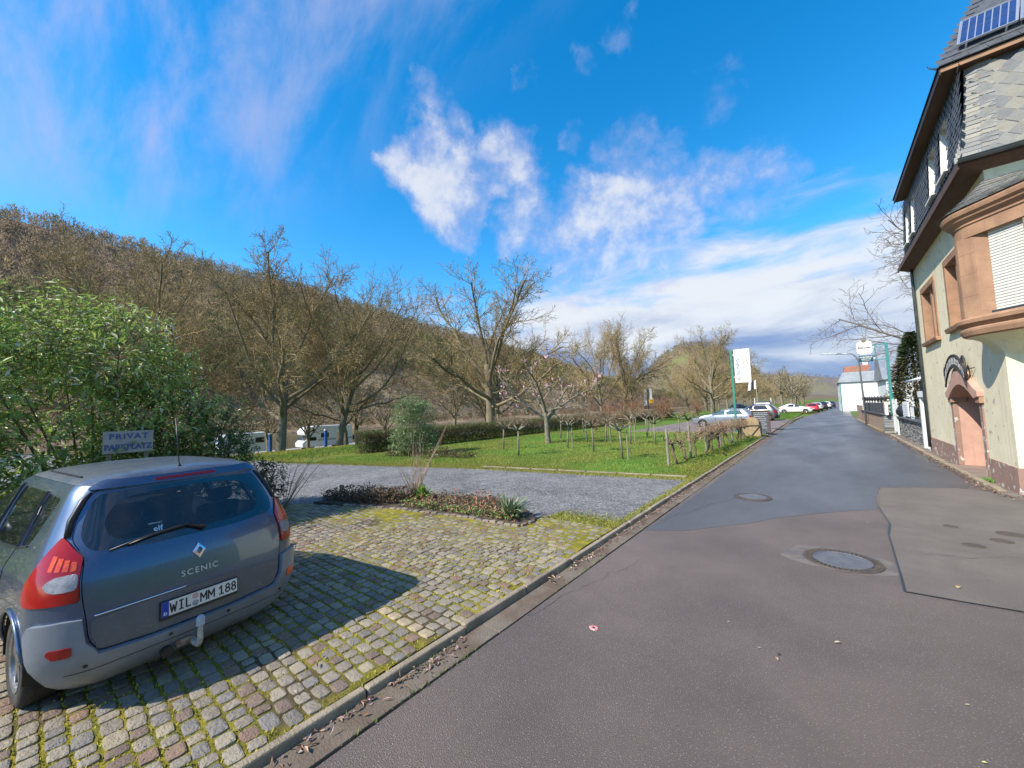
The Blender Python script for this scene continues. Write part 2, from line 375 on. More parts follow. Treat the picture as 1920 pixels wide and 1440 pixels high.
sheet('asphalt_patch', [(.53, 5.93), (1.33, 5.99), (3.1, 6.25), (8.9, 7.), (8.9, 9.), (3.0, 12.1), (2.5, 12.85), (2.2, 12.98), (1.5, 12.68), (.88, 12.34), (.72, 10.9), (.66, 10.2), (.70, 8.9), (.62, 8.2), (.56, 6.5)], .008, m_old, th=.008)
m_tar = mat('tar_joint', (.018, .017, .017), rough=.35)
tj = MB()
def seam(pts, w, z):
    for (a, b), (c, d) in zip(pts[:-1], pts[1:]):
        t = Vector((c-a, d-b, 0)).normalized(); n = Vector((-t.y, t.x, 0))*w*rng.uniform(.6, 1.2)/2
        tj.add([(a-n.x, b-n.y, z), (c-n.x, d-n.y, z), (c+n.x, d+n.y, z), (a+n.x, b+n.y, z)], [(0, 1, 2, 3)])
seam([(.52, 5.92), (.9, 5.94), (1.33, 5.98), (2.2, 6.1), (3.1, 6.24), (5, 6.5)], .022, .0125); seam([(.525, 5.93), (.55, 6.5), (.61, 8.2), (.69, 8.9), (.65, 10.2)], .03, .0128)
tj.ob('tar_joint', m_tar)['kind'] = 'structure'
# gutter of concrete slabs along the left kerb
m_gut = mat('dirty_gutter_concrete', (.120, .083, .056), (.175, .14, .105), scale=2.2, rough=.9, bump=.6, bscale=60, var=(6, .25), fine=(90, .4, (.05, .04, .03), .58, .7))
gut = link('gutter', None); gut['kind'] = 'structure'
y = -3.0
while y < 58:
    L = .98+rng.uniform(-.03, .03); mb = MB(); z = rng.uniform(-.002, .004)
    x1 = -2.535+rng.uniform(-.012, .012)
    mb.hexa([(KX+.005, y+.004, -.06), (x1, y+.004, -.06), (x1, y+L-.004, -.06), (KX+.005, y+L-.004, -.06), (KX+.005, y+.004, .012+z), (x1, y+.004, .007+z), (x1, y+L-.004, .007+z), (KX+.005, y+L-.004, .012+z)])
    mb.ob('gutter_slab', m_gut, gut, bevel=.006 if y < 14 else 0); y += L
# kerb stones
m_kerb = mat('kerb_concrete', (.33, .265, .18), (.19, .145, .10), scale=3.5, rough=.9, bump=.8, bscale=55, var=(14, .22), fine=(120, .35, (.42, .38, .32), .58, .72), thr=(.4, .7))
kerb = link('kerb', None); kerb['kind'] = 'structure'
y = -3.4; kk = 0
while y < 60:
    L = .99+rng.uniform(-.02, .02); dx = rng.uniform(-.012, .012); dz = rng.uniform(-.008, .006)
    if y > 40: dx += (y-40)**1.35*.0105
    mb = MB(); zt = LZ+.010+dz
    mb.hexa([(KX-.085+dx, y+.006, -.08), (KX+dx, y+.006, -.08), (KX+dx, y+L-.006, -.08), (KX-.085+dx, y+L-.006, -.08), (KX-.085+dx, y+.006, zt), (KX-.018+dx, y+.006, zt), (KX-.018+dx, y+L-.006, zt), (KX-.085+dx, y+L-.006, zt)])
    mb.ob('kerb_stone', m_kerb, kerb, bevel=.014 if y < 20 else 0, seg=2); y += L
# lot of worn grey tarred gravel
m_lot = mat('worn_gravel_asphalt', (.105, .102, .10), (.175, .17, .165), scale=.7, rough=.85, spec=.35, fine=(26, .55, (.40, .39, .38), .50, .64), bump=2.2, bscale=22, var=(5, .6), rough2=.95, thr=(.3, .7))
cob_edge = [(-2.85, 6.35), (-4.0, 6.25), (-4.32, 6.14), (-4.32, 5.45), (-5.7, 5.28), (-7.1, 5.0), (-8.6, 4.5), (-9.4, 4.2), (-10.5, 3.4), (-13, 2.4), (-20, 0.)]
lotp = [(-2.85, 11.33)] + [(a, b-.02) for a, b in lot_far[1:]] + [(-60, -14), (-24, -2)] + cob_edge[::-1]
sheet('lot_surface', lotp, LZ, m_lot, th=.04)
# parking bay for guests farther up the road
m_bay = mat('bay_paving', (.15, .115, .10), (.21, .17, .15), scale=1.5, rough=.8, var=(6, .25))
sheet('parking_bay', [(-2.85, 28.2), (-2.85, 49), (-12, 50), (-12, 29.5)], LZ+.02, m_bay, th=.06)
# ---------------------------------------------------------------- cobbled parking bay
CAMI = CAMR.transposed()
def project(p):
    c = CAMI @ (Vector(p)-Vector((0, 0, CAMH)))
    if c.z > -.1: return None
    return 960-721*c.x/c.z, 720+721*c.y/c.z, -c.z
bed = [(-9.5, 4.15), (-8.6, 4.45), (-7.1, 4.95), (-5.7, 5.22), (-4.28, 5.38), (-4.22, 5.75), (-4.5, 6.05), (-5.2, 6.5), (-6.0, 6.72), (-7.5, 6.2), (-8.7, 5.3), (-9.5, 4.8)]
paved = [(-2.845, -4), (-2.845, 6.3), (-4.0, 6.2), (-4.3, 6.1)] + [(-4.22, 5.7), (-4.28, 5.36), (-5.7, 5.2), (-7.1, 4.93), (-8.6, 4.43), (-9.5, 4.1)] + [(-10.5, 3.4), (-10.5, -4)]
def cobble(seed, lx, ly, h=.075):
    r = random.Random(seed); n = 12; mb = MB(); ring = []
    for k in range(n):
        a = 2*math.pi*k/n+.2618; ca, sa = math.cos(a), math.sin(a); q = (abs(ca)**6+abs(sa)**6)**(-1/6)*r.uniform(.95, 1.02); ring.append((ca*q*lx/2, sa*q*ly/2))
    tz = [r.uniform(-.0022, .0022) for _ in range(n)]; sx, sy = r.uniform(-.004, .004), r.uniform(-.004, .004)
    vs = [(x*1.0, y*1.0, -h) for x, y in ring]+[(x, y, -.016) for x, y in ring]+[(x*.965, y*.96, -.0035+t*.5+sx*x+sy*y) for (x, y), t in zip(ring, tz)]+[(x*.72, y*.70, .0+t+sx*x+sy*y) for (x, y), t in zip(ring, tz)]+[(0, 0, .001)]
    fs = [(i*n+k, i*n+(k+1)%n, (i+1)*n+(k+1)%n, (i+1)*n+k) for i in range(3) for k in range(n)]+[(3*n+k, 3*n+(k+1)%n, 4*n) for k in range(n)]
    return np.array(vs, np.float32), fs
CR = [(0, (.225,.188,.146)), (.16, (.275,.23,.175)), (.32, (.18,.156,.13)), (.46, (.295,.248,.182)), (.58, (.18,.128,.098)), (.68, (.25,.21,.162)), (.80, (.20,.178,.158)), (.91, (.225,.142,.102)), (.97, (.32,.262,.176))]
m_cob = mat('basalt_and_sandstone_cobbles', (.2,.2,.2), rnd=CR, rough=.8, spec=.4, var=(16, .35), bump=.8, bscale=60, fine=(30, .5, (.28,.24,.06), .58, .70))
m_cobs = mat('cobble_rows', (.2,.2,.2), vcol=True, rough=.8, spec=.4, var=(16, .35), bump=.8, bscale=60, fine=(30, .5, (.28,.24,.06), .58, .70))
m_tan = mat('pale_sandstone_cobble', (.42,.33,.20), (.30,.23,.15), scale=14, rough=.85, bump=.6, bscale=60)
cobs = []; y = -3.9
while y < 6.35:
    rw = .118+rng.uniform(-.010, .010); x = -2.86-rng.uniform(0, .12)
    if rng.random() < .5: x = -2.86
    while x > -10.4:
        L = rng.choice([.11, .125, .14, .15, .165, .18])+rng.uniform(-.01, .01); xc, yc = x-L/2, y+rw/2+.02*math.sin(x*1.3)
        if inpoly(np.array([xc]), np.array([yc]), paved)[0]: cobs.append((xc, yc+rng.uniform(-.008, .008), L, rw))
        x -= L+.002
    y += rw
car_foot = lambda x, y: -8.5 < x < -4.25 and -.25 < y+(x+4.15)*-.14 < 1.75
cand = []
for i, (x, y, L, w) in enumerate(cobs):
    p = project((x, y, LZ))
    if p and -40 < p[0] < 1960 and p[1] < 1480 and not car_foot(x, y): cand.append((p[2], i))
cand.sort(); near = set(i for _, i in cand[:300])
cobmesh = []
for k in range(12):
    v, f = cobble(k, 1, 1); me = bpy.data.meshes.new('cobble'); me.from_pydata([tuple(a) for a in v], [], f); me.materials.append(m_cob); cobmesh.append((v, f, me))
tanm = cobmesh[0][2].copy(); tanm.materials.clear(); tanm.materials.append(m_tan)
cobroot = link('cobbled_paving', None); cobroot['kind'] = 'structure'
SV, SF4, SF3, SC = [], [], [], []; nb_ = 0
def zcob(x, y): return LZ+.004+.018*(float(vnoise(np.array([x*1.1]), np.array([y*1.1]), 77)[0])-.5)
for i, (x, y, L, w) in enumerate(cobs):
    v, f, me = cobmesh[rng.randrange(12)]; sx, sy = L-rng.uniform(.009, .024), w-rng.uniform(.009, .020); a = rng.uniform(-.07, .07); zz = zcob(x, y)+rng.uniform(-.003, .004)
    if i in near:
        tan = 2.22 < y < 2.40 and x > -3.7
        o = bpy.data.objects.new('cobble', tanm if tan else me); COL.objects.link(o); o.location = (x, y, zz); o.scale = (sx, sy, 1); o.rotation_euler = (rng.uniform(-.03, .03), rng.uniform(-.03, .03), a); o.parent = cobroot
    else:
        ca, sa = math.cos(a), math.sin(a); q = np.stack([x+v[:, 0]*sx*ca-v[:, 1]*sy*sa, y+v[:, 0]*sx*sa+v[:, 1]*sy*ca, zz+v[:, 2]], -1)
        SV.append(q); r_ = rng.random(); cc_ = [c for p, c in CR if p <= r_][-1]; SC.append(np.tile(cc_, (len(v), 1)))
        for t in f: (SF4 if len(t) == 4 else SF3).append([k+nb_ for k in t])
        nb_ += len(v)
o = link('cobble_field', mesh_np('cobble_field', np.concatenate(SV), [np.array(SF4), np.array(SF3)], [m_cobs], col=np.concatenate(SC)), cobroot, kind='stuff')
# moss and dirt in the joints: a fine uneven sheet
gx = np.arange(-10.6, -2.84, .035); gy = np.arange(-4.1, 6.5, .035); MX, MY = np.meshgrid(gx, gy)
over = sst(3.4, 5.6, MY+.9*(fbm(MX*.9, MY*.9, 61)-.5)*2)*.5+.5*sst(.50, .72, fbm(MX*.7, MY*.7, 63))
MZ = LZ-.0072+.010*(fbm(MX*14, MY*14, 65, 3)-.5)+(.007+.010*sst(2.2, 3.6, MY))*over+.018*(vnoise(MX*1.1, MY*1.1, 77)-.5)
ny, nx = MX.shape; idx = np.arange(ny*nx).reshape(ny, nx); F = np.stack([idx[:-1, :-1], idx[:-1, 1:], idx[1:, 1:], idx[1:, :-1]], -1).reshape(-1, 4)
cx_, cy_ = MX[:-1, :-1].ravel()+.017, MY[:-1, :-1].ravel()+.017; keep = inpoly(cx_, cy_, paved) | (inpoly(cx_, cy_, [(-2.85, 6.45), (-4.2, 6.3), (-4.2, 5.3), (-2.85, 5.3)]))
k1 = sst(.26, .50, fbm(MX*1.6, MY*1.6, 67))[..., None]; k2 = sst(.45, .7, fbm(MX*9, MY*9, 69))[..., None]
moss = np.array([.40, .33, .05]); mossg = np.array([.26, .24, .04]); dirt = np.array([.15, .115, .065])
MC = (dirt*(1-k1)+(moss*k2+mossg*(1-k2))*k1).reshape(-1, 3)
m_moss = mat('joint_moss', (.2, .2, .03), vcol=True, rough=1., spec=.1, var=(60, .5), bump=1.5, bscale=160)
link('joint_moss', mesh_np('joint_moss', np.stack([MX, MY, MZ], -1).reshape(-1, 3), F[keep], [m_moss], smooth=True, col=MC), cobroot, kind='stuff')
# little moss cushions standing between the stones
cobarr = np.array(cobs)
def scatter_moss(n, x0, x1, y0, y1):
    P = np.stack([nr.uniform(x0, x1, n), nr.uniform(y0, y1, n)], -1); P = P[inpoly(P[:, 0], P[:, 1], paved)]
    ok = np.ones(len(P), bool)
    order = np.argsort(cobarr[:, 1]); cy = cobarr[order, 1]
    for j, (a, b) in enumerate(P):
        s = np.searchsorted(cy, b-.09); e = np.searchsorted(cy, b+.09); q = cobarr[order[s:e]]
        if len(q) and np.any((np.abs(q[:, 0]-a) < q[:, 2]*.42) & (np.abs(q[:, 1]-b) < q[:, 3]*.40)) and nr.random() < .955-.10*max(0, min(1, (b-2.2)/2)): ok[j] = False
    P = P[ok]; d = fbm(P[:, 0]*1.6, P[:, 1]*1.6, 67); P = P[d+nr.uniform(-.15, .15, len(P)) > .36]
    return P
def blades(P, Z, hmin, hmax, w, lean=.6, up=1., tri=True):
    n = len(P); a = nr.uniform(0, 6.283, n); h = nr.uniform(hmin, hmax, n); b = nr.uniform(0, 6.283, n); l = nr.uniform(0, lean, n)*h
    dx, dy = np.cos(a)*w, np.sin(a)*w
    V = np.stack([np.stack([P[:, 0]-dx, P[:, 1]-dy, Z], -1), np.stack([P[:, 0]+dx, P[:, 1]+dy, Z], -1), np.stack([P[:, 0]+np.cos(b)*l, P[:, 1]+np.sin(b)*l, Z+h*up], -1)], 1).reshape(-1, 3)
    return V, np.arange(n*3).reshape(-1, 3)
P = np.concatenate([scatter_moss(60000, -6.2, -2.855, -1.2, 4.2), scatter_moss(26000, -9, -2.855, 2.8, 6.3)])
V, F = blades(P, np.full(len(P), LZ-.013)+.018*(vnoise(P[:, 0]*1.1, P[:, 1]*1.1, 77)-.5), .010, .028, .009, 1.2)
kc = nr.random((len(P), 1)); C = np.repeat((moss*kc+mossg*(1-kc))*nr.uniform(.8, 1.5, (len(P), 1)), 3, 0)
m_tuft = mat('moss_tufts', (.2, .2, .03), vcol=True, rough=1., spec=.1)
link('moss_tufts', mesh_np('moss_tufts', V, F, [m_tuft], col=C), cobroot, kind='stuff')
# planted bed soil and its stone edging
m_soil = mat('bed_soil', (.060, .042, .028), (.10, .075, .048), scale=6, rough=1., bump=1.5, bscale=30, var=(20, .4))
mb = MB(); mb.prism(bed, LZ-.05, LZ+.035); mb.ob('planting_bed', m_soil)['kind'] = 'structure'
edg = link('bed_edging', None); edg['kind'] = 'structure'
pts = [(-8.6, 4.43), (-7.1, 4.93), (-5.7, 5.2), (-4.28, 5.36), (-4.22, 5.72)]
for (a, b), (c, d) in zip(pts[:-1], pts[1:]):
    n = max(2, int(math.hypot(c-a, d-b)/.15))
    for k in range(n):
        t = (k+.5)/n; o = bpy.data.objects.new('edging_stone', cobmesh[rng.randrange(12)][2]); COL.objects.link(o); o.parent = edg
        o.location = (a+(c-a)*t, b+(d-b)*t, LZ+.028+rng.uniform(-.012, .012)); o.scale = (.145, .10, 1.3); o.rotation_euler = (rng.uniform(-.1, .1), rng.uniform(-.1, .1), math.atan2(d-b, c-a)+rng.uniform(-.1, .1))
# ---------------------------------------------------------------- cars: a lofted shell cut into real panels
def interp_s(x, xp, fp):
    """monotone-ish cubic through the table"""
    xp = np.asarray(xp, float); fp = np.asarray(fp, float); x = np.clip(np.asarray(x, float), xp[0], xp[-1])
    i = np.clip(np.searchsorted(xp, x, side='right')-1, 0, len(xp)-2); h = np.diff(xp); d = np.diff(fp)/h
    m = np.zeros(len(xp)); m[0], m[-1] = d[0], d[-1]
    for k in range(1, len(xp)-1): m[k] = 0 if d[k-1]*d[k] <= 0 else 2*d[k-1]*d[k]/(d[k-1]+d[k])
    t = (x-xp[i])/h[i]
    return (2*t**3-3*t**2+1)*fp[i]+(t**3-2*t**2+t)*h[i]*m[i]+(-2*t**3+3*t**2)*fp[i+1]+(t**3-t**2)*h[i]*m[i+1]
S0, S1, S2, S3 = .62, 1.08, 4.08, 5.2      # rear | corner | flank | front end, in s
class Shell:
    def __init__(s, tab, crown=.05, gs=.05):
        s.t = np.array(tab, float); s.crown = crown; s.gs = gs; s.vmax = s.t[-1, 0]
    def cols(s, v): return [interp_s(v, s.t[:, 0], s.t[:, k]) for k in range(1, 6)]   # z, w, xr, xf, cr
    def P(s, sv, v):
        sv = np.asarray(sv, float); v = np.asarray(v, float); z, w, xr, xf, cr = s.cols(v)
        cr = np.minimum(cr, w*.95); a = np.abs(sv); sg = np.sign(sv)
        xa, xb = xr+cr, xf-cr*1.6
        ph = np.clip((a-S0)/(S1-S0), 0, 1)*math.pi/2
        x1 = xr+cr*(1-np.cos(ph)); y1 = np.where(a < S0, a/S0*(w-cr), (w-cr)+cr*np.sin(ph))
        x2 = xa+(xb-xa)*np.clip((a-S1)/(S2-S1), 0, 1)
        ph2 = np.clip((a-S2)/.6, 0, 1)*math.pi/2; x3 = xb+(xf-xb)*np.sin(ph2); y3 = np.where(a < S2+.6, (w-cr)+cr*np.cos(ph2), (w-cr)*np.clip((S3-a)/(S3-S2-.6), 0, 1))
        x = np.where(a < S1, x1, np.where(a < S2, x2, x3)); y = np.where(a < S1, y1, np.where(a < S2, w, y3))
        q = np.clip(y/np.maximum(w, 1e-3), 0, 1)
        x = x+np.where(a < S2, s.crown*q*q*np.clip(1-(a-S1)/1.5, 0, 1), 0)
        mid = (x-2.0)/2.3; y = y*(1-.05*np.clip(mid, -1, 1)**4*np.where(a < S0, 0, 1))
        return np.stack([x, y*sg, z], -1)
    def Nn(s, sv, v, e=.012):
        du = s.P(sv+e, v)-s.P(sv-e, v); dv = s.P(sv, np.minimum(v+e, s.vmax))-s.P(sv, np.maximum(v-e, s.t[0, 0]))
        n = -np.cross(du, dv); n /= np.maximum(np.linalg.norm(n, axis=-1, keepdims=True), 1e-9); return n
    def fs(s, x, v, side=1):
        z, w, xr, xf, cr = s.cols(np.array([v])); cr = min(cr[0], w[0]*.95); xa, xb = xr[0]+cr, xf[0]-cr*1.6; return side*(S1+(S2-S1)*(x-xa)/(xb-xa))
    def rs(s, y, v):
        z, w, xr, xf, cr = s.cols(np.array([v])); cr = min(cr[0], w[0]*.95); return y/(w[0]-cr)*S0
    def patch(s, name, poly, m, parent, holes=(), off=0., rim=0., gs=None, smooth=True, local=True):
        gs = gs or s.gs
        def dens(pl):
            out = []
            for i in range(len(pl)):
                a, b = np.array(pl[i]), np.array(pl[(i+1) % len(pl)]); n = max(1, int(np.linalg.norm(b-a)/gs))
                out += [tuple(a+(b-a)*k/n) for k in range(n)]
            return out
        loops = [dens(poly)]+[dens(h) for h in holes]; pts = []; ed = []
        for lp in loops:
            b = len(pts); pts += lp; ed += [(b+i, b+(i+1) % len(lp)) for i in range(len(lp))]
        bb = np.array(poly); g = np.meshgrid(np.arange(bb[:, 0].min()+gs*.5, bb[:, 0].max(), gs), np.arange(bb[:, 1].min()+gs*.5, bb[:, 1].max(), gs)); gp = np.stack([g[0].ravel(), g[1].ravel()], -1)
        if len(gp):
            kp = inpoly(gp[:, 0], gp[:, 1], poly)
            for h in holes: kp &= ~inpoly(gp[:, 0], gp[:, 1], h)
            gp = gp[kp]
            if len(gp):
                pa = np.array(pts); d = np.sqrt(((gp[:, None, :]-pa[None, :, :])**2).sum(-1)).min(1); gp = gp[d > gs*.42]
        allp = [Vector(p) for p in pts]+[Vector(p) for p in gp]
        vo, eo, fo, ov, oe, of = delaunay_2d_cdt(allp, ed, [], 0, 1e-5)
        A = np.array([(p.x, p.y) for p in vo]); tri = np.array([f for f in fo if len(f) == 3]); c = A[tri].mean(1)
        kp = inpoly(c[:, 0], c[:, 1], poly)
        for h in holes: kp &= ~inpoly(c[:, 0], c[:, 1], h)
        tri = tri[kp]; u, inv = np.unique(tri, return_inverse=True); A = A[u]; tri = inv.reshape(-1, 3)
        ar = (A[tri[:, 1], 0]-A[tri[:, 0], 0])*(A[tri[:, 2], 1]-A[tri[:, 0], 1])-(A[tri[:, 2], 0]-A[tri[:, 0], 0])*(A[tri[:, 1], 1]-A[tri[:, 0], 1])
        tri[ar > 0] = tri[ar > 0][:, ::-1]
        P3 = s.P(A[:, 0], A[:, 1]); n3 = s.Nn(A[:, 0], A[:, 1]); V = P3+n3*off; F3 = tri; F4 = np.zeros((0, 4), int)
        if rim:
            e = np.concatenate([tri[:, [0, 1]], tri[:, [1, 2]], tri[:, [2, 0]]]); es = set(map(tuple, e)); bd = [(a, b) for a, b in es if (b, a) not in es]
            bv = sorted({a for q in bd for a in q}); mp = {a: len(V)+2*0+i for i, a in enumerate(bv)}
            V = np.concatenate([V, P3[bv]+n3[bv]*(off-rim)]); F4 = np.array([(b, a, mp[a], mp[b]) for a, b in bd])
        me = mesh_np(name, V, [F3, F4] if len(F4) else F3, [m], smooth=smooth)
        if rim: # keep panel edge crisp
            try:
                me.set_sharp_from_angle(angle=R(40))
            except Exception: pass
        o = link(name, me, parent, local); KIDS.setdefault(parent.name, []).append(o); return o
    def sheet_at(s, uv, off):
        uv = np.array(uv); return s.P(uv[:, 0], uv[:, 1])+s.Nn(uv[:, 0], uv[:, 1])*off
def opoly(pl, d):
    n = len(pl); ar = sum(pl[i][0]*pl[(i+1)%n][1]-pl[(i+1)%n][0]*pl[i][1] for i in range(n)); sg = 1 if ar > 0 else -1; out = []
    for i in range(n):
        a, b, c = Vector(pl[i-1]), Vector(pl[i]), Vector(pl[(i+1) % n]); u = (b-a).normalized(); w = (c-b).normalized()
        n1 = Vector((u.y, -u.x)); n2 = Vector((w.y, -w.x)); m = (n1+n2); k = max(.35, 1+n1.dot(n2)); out.append(tuple(b+sg*m*d/k))
    return out
def rnd(pl, r=.04, k=3):
    out = []; n = len(pl)
    for i in range(n):
        a, b, c = Vector(pl[i-1]), Vector(pl[i]), Vector(pl[(i+1) % n]); la = min(r, (a-b).length*.45); lc = min(r, (c-b).length*.45); p = b+(a-b).normalized()*la; q = b+(c-b).normalized()*lc
        for j in range(k+1):
            t = j/k; out.append(tuple(p*(1-t)**2+b*2*t*(1-t)+q*t*t))
    return out
def paint(name, c, rough=.32, metal=.55, dust=.10):
    m = mat(name, c, tuple(x*.7+.06 for x in c), scale=2.2, rough=rough, metal=metal, coat=.8, thr=(.5, .95), rough2=rough+.10, fine=(55, dust, (.30, .29, .27), .5, .8)); return m
m_glass = mat('tinted_car_glass', (.028, .036, .042), rough=.02, spec=.8, alpha=.50, coat=1.0)
m_glassd = mat('dark_car_glass', (.012, .015, .018), rough=.03, spec=.8, coat=1.0)
m_blackp = mat('black_plastic', (.014, .014, .015), (.022, .022, .023), scale=20, rough=.42)
m_rubber = mat('tyre_rubber', (.022, .021, .020), (.05, .045, .038), scale=9, rough=.85, bump=.3, bscale=90)
m_rim = mat('wheel_alloy', (.42, .43, .45), (.25, .24, .22), scale=7, rough=.35, metal=.85)
m_chrome = mat('chrome', (.82, .82, .84), rough=.12, metal=1.)
m_red = mat('red_lamp_plastic', (.30, .003, .004), (.34, .006, .006), scale=5, rough=.16, spec=.5, coat=.3)
m_clear = mat('clear_lamp_plastic', (.24, .25, .29), (.16, .165, .20), scale=30, rough=.2, spec=.6, coat=.3, bump=.5, bscale=150)
m_orange = mat('orange_reflector', (.62, .05, .015), (.8, .12, .025), scale=60, rough=.25, coat=.3)
m_seat = mat('grey_seat_cloth', (.045, .045, .05), (.07, .07, .075), scale=12, rough=.95)
m_white = mat('white_print', (.78, .78, .77), rough=.5)
m_black = mat('black_print', (.01, .01, .01), rough=.5)
m_platew = mat('plate_white', (.72, .71, .67), (.62, .60, .55), scale=9, rough=.4)
m_blue = mat('plate_blue', (.01, .045, .36), rough=.4)
m_rust = mat('rusty_steel', (.22, .09, .035), (.33, .27, .20), scale=25, rough=.85, bump=.6, bscale=90)
m_steel = mat('pale_worn_steel', (.52, .50, .45), (.38, .33, .26), scale=30, rough=.6, metal=.2, bump=.3, bscale=80)
def wheel(parent, x, y, z, rad, wid, side, spokes=5, seg=28):
    o = bpy.data.objects.new('wheel', None); COL.objects.link(o); o.parent = parent; o.location = (x, y, z); KIDS.setdefault(parent.name, []).append(o)
    mb = MB(); hw = wid/2
    mb.lathe([(rad*.64, -hw*.85), (rad*.70, -hw*.98), (rad*.86, -hw*1.05), (rad*.955, -hw*.93), (rad*.99, -hw*.75), (rad, -hw*.3), (rad, hw*.3), (rad*.99, hw*.75), (rad*.955, hw*.93), (rad*.86, hw*1.05), (rad*.70, hw*.98), (rad*.64, hw*.85)], seg, ax='y')
    t = mb.ob('tyre', m_rubber, o, local=True, smooth=True)
    mb = MB(); f = side*hw
    mb.lathe([(rad*.64, f*.86), (rad*.655, f*.98), (rad*.60, f*.9), (rad*.56, f*.35), (rad*.54, -f*.6)], seg, ax='y')
    mb.lathe([(rad*.16, f*.75), (rad*.15, f*.86), (0.001, f*.88)], 12, ax='y')
    for k in range(spokes):
        a = 2*math.pi*k/spokes+.3; ca, sa = math.cos(a), math.sin(a); px, pz = -sa, ca
        def q(r, w, d): return [(ca*r+px*w, d, sa*r+pz*w), (ca*r-px*w, d, sa*r-pz*w)]
        a0 = q(rad*.12, rad*.10, f*.84); a1 = q(rad*.6, rad*.13, f*.80); b0 = q(rad*.12, rad*.10, f*.5); b1 = q(rad*.6, rad*.13, f*.45)
        mb.hexa([a0[0], a0[1], a1[1], a1[0], b0[0], b0[1], b1[1], b1[0]])
    mb.ob('rim', m_rim, o, local=True)
    mb = MB(); mb.lathe([(rad*.52, f*.2), (.001, f*.2)], 16, ax='y'); mb.ob('brake_disc', m_rust, o, local=True)
    return o

def liner(r, y0, y1, xc, zc):
    mb = MB(); a = [R(-8+196*k/16) for k in range(17)]; o = [(xc+r*math.cos(t), zc+r*math.sin(t)) for t in a]
    mb.add([(x, y0, z) for x, z in o]+[(x, y1, z) for x, z in o], [(k, k+1, 18+k, 17+k) for k in range(16)]+[tuple(range(17, 34))]); return mb
STROKES = {'W': [[(0, 1), (.25, 0), (.5, .75), (.75, 0), (1, 1)]], 'I': [[(.5, 0), (.5, 1)], [(.15, 0), (.85, 0)], [(.15, 1), (.85, 1)]], 'L': [[(.1, 1), (.1, 0), (.95, 0)]], 'M': [[(0, 0), (0, 1), (.5, .35), (1, 1), (1, 0)]], '1': [[(.1, .75), (.55, 1), (.55, 0)], [(.1, 0), (1, 0)]],
  '8': [[(.5+.40*math.cos(R(a)), .76+.24*math.sin(R(a))) for a in range(0, 361, 30)], [(.5+.48*math.cos(R(a)), .26+.26*math.sin(R(a))) for a in range(0, 361, 30)]]}
def stroke_glyph(ch, w, h, t, fn):
    mb = MB()
    for pl in STROKES[ch]:
        P = [Vector((a*w-w/2, b*(h-t)-(h-t)/2)) for a, b in pl]
        for i, (a, b) in enumerate(zip(P[:-1], P[1:])):
            d = (b-a).normalized(); n = Vector((-d.y, d.x))*t/2; a2, b2 = a-d*t*.42, b+d*t*.42; z = .0006*(1+(i % 2)*.5)
            mb.add([fn(q.x, q.y, z) for q in (a2-n, b2-n, b2+n, a2+n)], [(0, 1, 2, 3)])
    return mb
SC = [  # v, z, halfwidth, rear x, front x, corner radius
 (.16, .16, .74, .22, 4.05, .26), (.22, .22, .80, .12, 4.14, .28), (.34, .34, .86, .045, 4.21, .30), (.48, .48, .90, .02, 4.25, .29), (.62, .62, .905, .025, 4.25, .29), (.80, .80, .905, .045, 4.18, .28),
 (.92, .92, .895, .07, 3.98, .27), (1.00, 1.00, .875, .095, 3.55, .26), (1.08, 1.08, .85, .13, 3.22, .25), (1.20, 1.205, .80, .20, 2.98, .22), (1.34, 1.36, .738, .29, 2.72, .19), (1.44, 1.47, .69, .345, 2.50, .17), (1.50, 1.535, .652, .37, 2.36, .17),
 (1.56, 1.578, .60, .395, 2.22, .20), (1.66, 1.612, .51, .46, 2.06, .25), (1.80, 1.636, .38, .60, 1.86, .30), (1.98, 1.648, .21, .80, 1.62, .20), (2.20, 1.652, .012, 1.05, 1.40, .011)]
